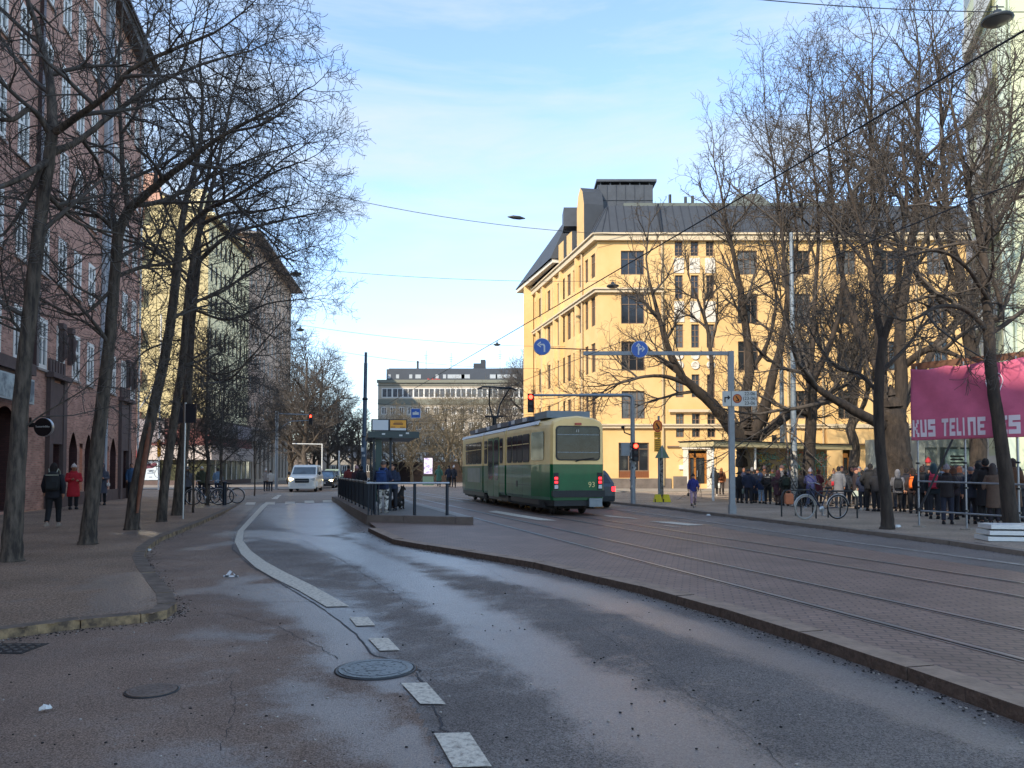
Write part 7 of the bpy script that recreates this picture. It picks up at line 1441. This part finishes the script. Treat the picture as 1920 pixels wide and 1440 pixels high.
traced('nearest right tree whose trunk crosses the pink banner', (1894,987), Z8, [(1890,930,.175),(1880,850,.16),(1867,760,.145),(1857,680,.14),(1854,610,.135)],
 [[(1855,610,.11),(1848,540,.1,.1),(1842,470,.085,.2),(1822,380,.065,.3),(1805,300,.045,.4),(1785,200,.03,.4)], [(1850,620,.07),(1810,580,.06,-.3),(1760,575,.045,-.6),(1710,600,.03,-.9),(1670,595,.015,-1)], [(1856,600,.07),(1878,590,.06,-.1),(1868,540,.05,.3),(1845,500,.04,.5),(1815,440,.025,.7)], [(1858,625,.07),(1895,600,.05,.2),(1950,560,.035,.4),(2020,520,.02,.5)], [(1845,470,.06,.2),(1880,400,.05,0),(1930,340,.035,-.2),(1990,300,.02,-.3)], [(1852,560,.05),(1810,500,.04,-.6),(1760,470,.03,-1),(1700,480,.018,-1.3)], [(1840,460,.05),(1860,360,.04,.4),(1890,270,.03,.6),(1900,160,.018,.7)]], PF, 26, gr_, m_barkd, m_twigd, Yb=17.3, kid=(0,0))
for px, Yb, sd, lb in ((1600,46,33,'small tree at the back of the square near the second oak door'),):
    P3 = dict(PR); P3.update(dens=.7, rmin=.008, n=[6,6,5,3])
    tz = 13; t = thing('bare_tree', lb, 'tree', (X(px,Yb),Yb,Z8), 0, gr_); tr = Tree(sd); p_ = [Vector((0,0,-.1)), Vector((.05,0,2)), Vector((.1,.1,4.5)), Vector((.0,.1,7)), Vector((.2,0,tz*.6)), Vector((.1,0,tz*.85))]
    pp, r2 = fine_path(tr, p_, [.36,.3,.27,.22,.15,.06], .3); tr.path(pp, r2, True)
    for k in range(7):
        i = int(len(pp)*(.35+.55*k/7)); a = k*2.4; tr.grow(pp[i], Vector((math.cos(a),math.sin(a)*.8,1.1)), tz*.42*(1-.06*k), r2[i]*.6, 0, P3)
    tr.build(0, 'trunk', m_bark, t); tr.build(1, 'crown', m_bark2, t)
# young trees and thin saplings on the left, distant street trees
def generic(label, loc, H, seed, P, r0, spread, group, bark=m_bark, twig=m_bark2, nl=8, clear=.25):
    t = thing('bare_tree', label, 'tree', loc, 0, group); tr = Tree(seed); n = 6; p_ = [Vector((tr.r.gauss(0,.012)*H*i/n, tr.r.gauss(0,.012)*H*i/n, H*.85*i/n-.05)) for i in range(n+1)]
    pp, r2 = fine_path(tr, p_, [r0*(1-.8*i/n) for i in range(n+1)], .2); tr.path(pp, r2, True)
    for k in range(nl):
        f = clear+(.95-clear)*k/nl; i = min(len(pp)-1, int(len(pp)*f)); a = k*2.4+seed; tr.grow(pp[i], Vector((math.cos(a),math.sin(a),.75)), H*spread*(1.15-.7*f), r2[i]*.6, 0, P)
    tr.build(0, 'trunk', bark, t); tr.build(1, 'crown', twig, t); return t
PY = dict(seg=[5,4,4,3], wob=[.1,.15,.2,.25], up=[.04,.04,.03,.03], tap=[.3,.4,.5,.7], n=[8,6,5], t0=[.2,.2,.2], ang=[(25,60),(25,60),(30,65)], len=[1.5,.8,.4], rr=[.022,.012,.008], rmin=.008, dens=1)
gy_ = 'young trees around the left bicycles'
for px, py, H, sd, lb in ((388,947,10.0,41,'young tree growing among the left bicycles'),(362,961,5.2,42,'thin sapling right of the slim sign post'),(477,930,7.5,43,'thin tree left of the white van'),(414,935,9.0,44,'young tree just behind the left bicycles')):
    g = G(px, py, 0); generic(lb, (g.x,g.y,0), H, sd, PY, .10 if H > 8 else .05, .27, gy_, nl=10)
PD = dict(seg=[5,4,4,3], wob=[.1,.14,.2,.25], up=[.06,.06,.05,.03], tap=[.4,.4,.5,.7], n=[8,7,6], t0=[.15,.15,.15], ang=[(25,60),(25,60),(30,70)], len=[3.2,1.8,.95], rr=[.07,.035,.02], rmin=.010, dens=1)
gd = 'bare trees far down the street'
far = [(572,78,15.5,.34,'dark dense tree rising over the white van'),(600,98,17,.36,'dark tree behind the cars right of the red signal'),(545,84,13,.3,'dark tree beside the eave of the brown building'),(634,125,15,.3,'distant tree left of the tall blue grey mast'),(660,150,15,.3,'distant grey tree directly behind the blue grey mast'),(985,98,16.5,.32,'distant tree against the left wall of the ochre building'),(672,95,9,.26,'low distant tree behind the railing'),(615,112,12,.34,'distant tree over the dark estate car'),(588,130,13,.34,'distant tree rising far behind the white van')]
protos = {}; PDL = dict(PD); PDL.update(n=[6,5,4])
for i, (px, Y, H, sp_, lb) in enumerate(far):
    loc = (X(px,Y), Y, -.01)
    if i < 3: protos[i] = generic(lb, loc, H, 60+i, PD, .34, sp_, gd, nl=12, clear=.2)
    else:
        o = dup(protos[i%3], loc, i*1.3, lb, gd); o.scale = (H/far[i%3][2],)*3
m_bl = mat('sunlit_pale_twigs','#6a6250',.85,var=.15,vs=1)
far2 = [(772,88,9.5,.42,'pale branching tree between the shelter and the advertising pillar'),(740,100,9,.42,'pale tree behind the shelter columns'),(840,92,11,.42,'pale spreading tree behind the walkers'),(868,100,11.5,.4,'pale tree left of the tram'),(930,104,13,.38,'tree above the tram pantograph'),(805,108,10,.4,'pale tree above the advertising pillar')]
for i, (px, Y, H, sp_, lb) in enumerate(far2):
    loc = (X(px,Y), Y, -.01)
    if i < 2: protos[10+i] = generic(lb, loc, H, 80+i, PDL, .2, sp_, gd, m_barkp, m_bl, nl=11, clear=.12)
    else: o = dup(protos[10+i%2], loc, i*1.7, lb, gd); o.scale = (H/far2[i%2][2],)*3
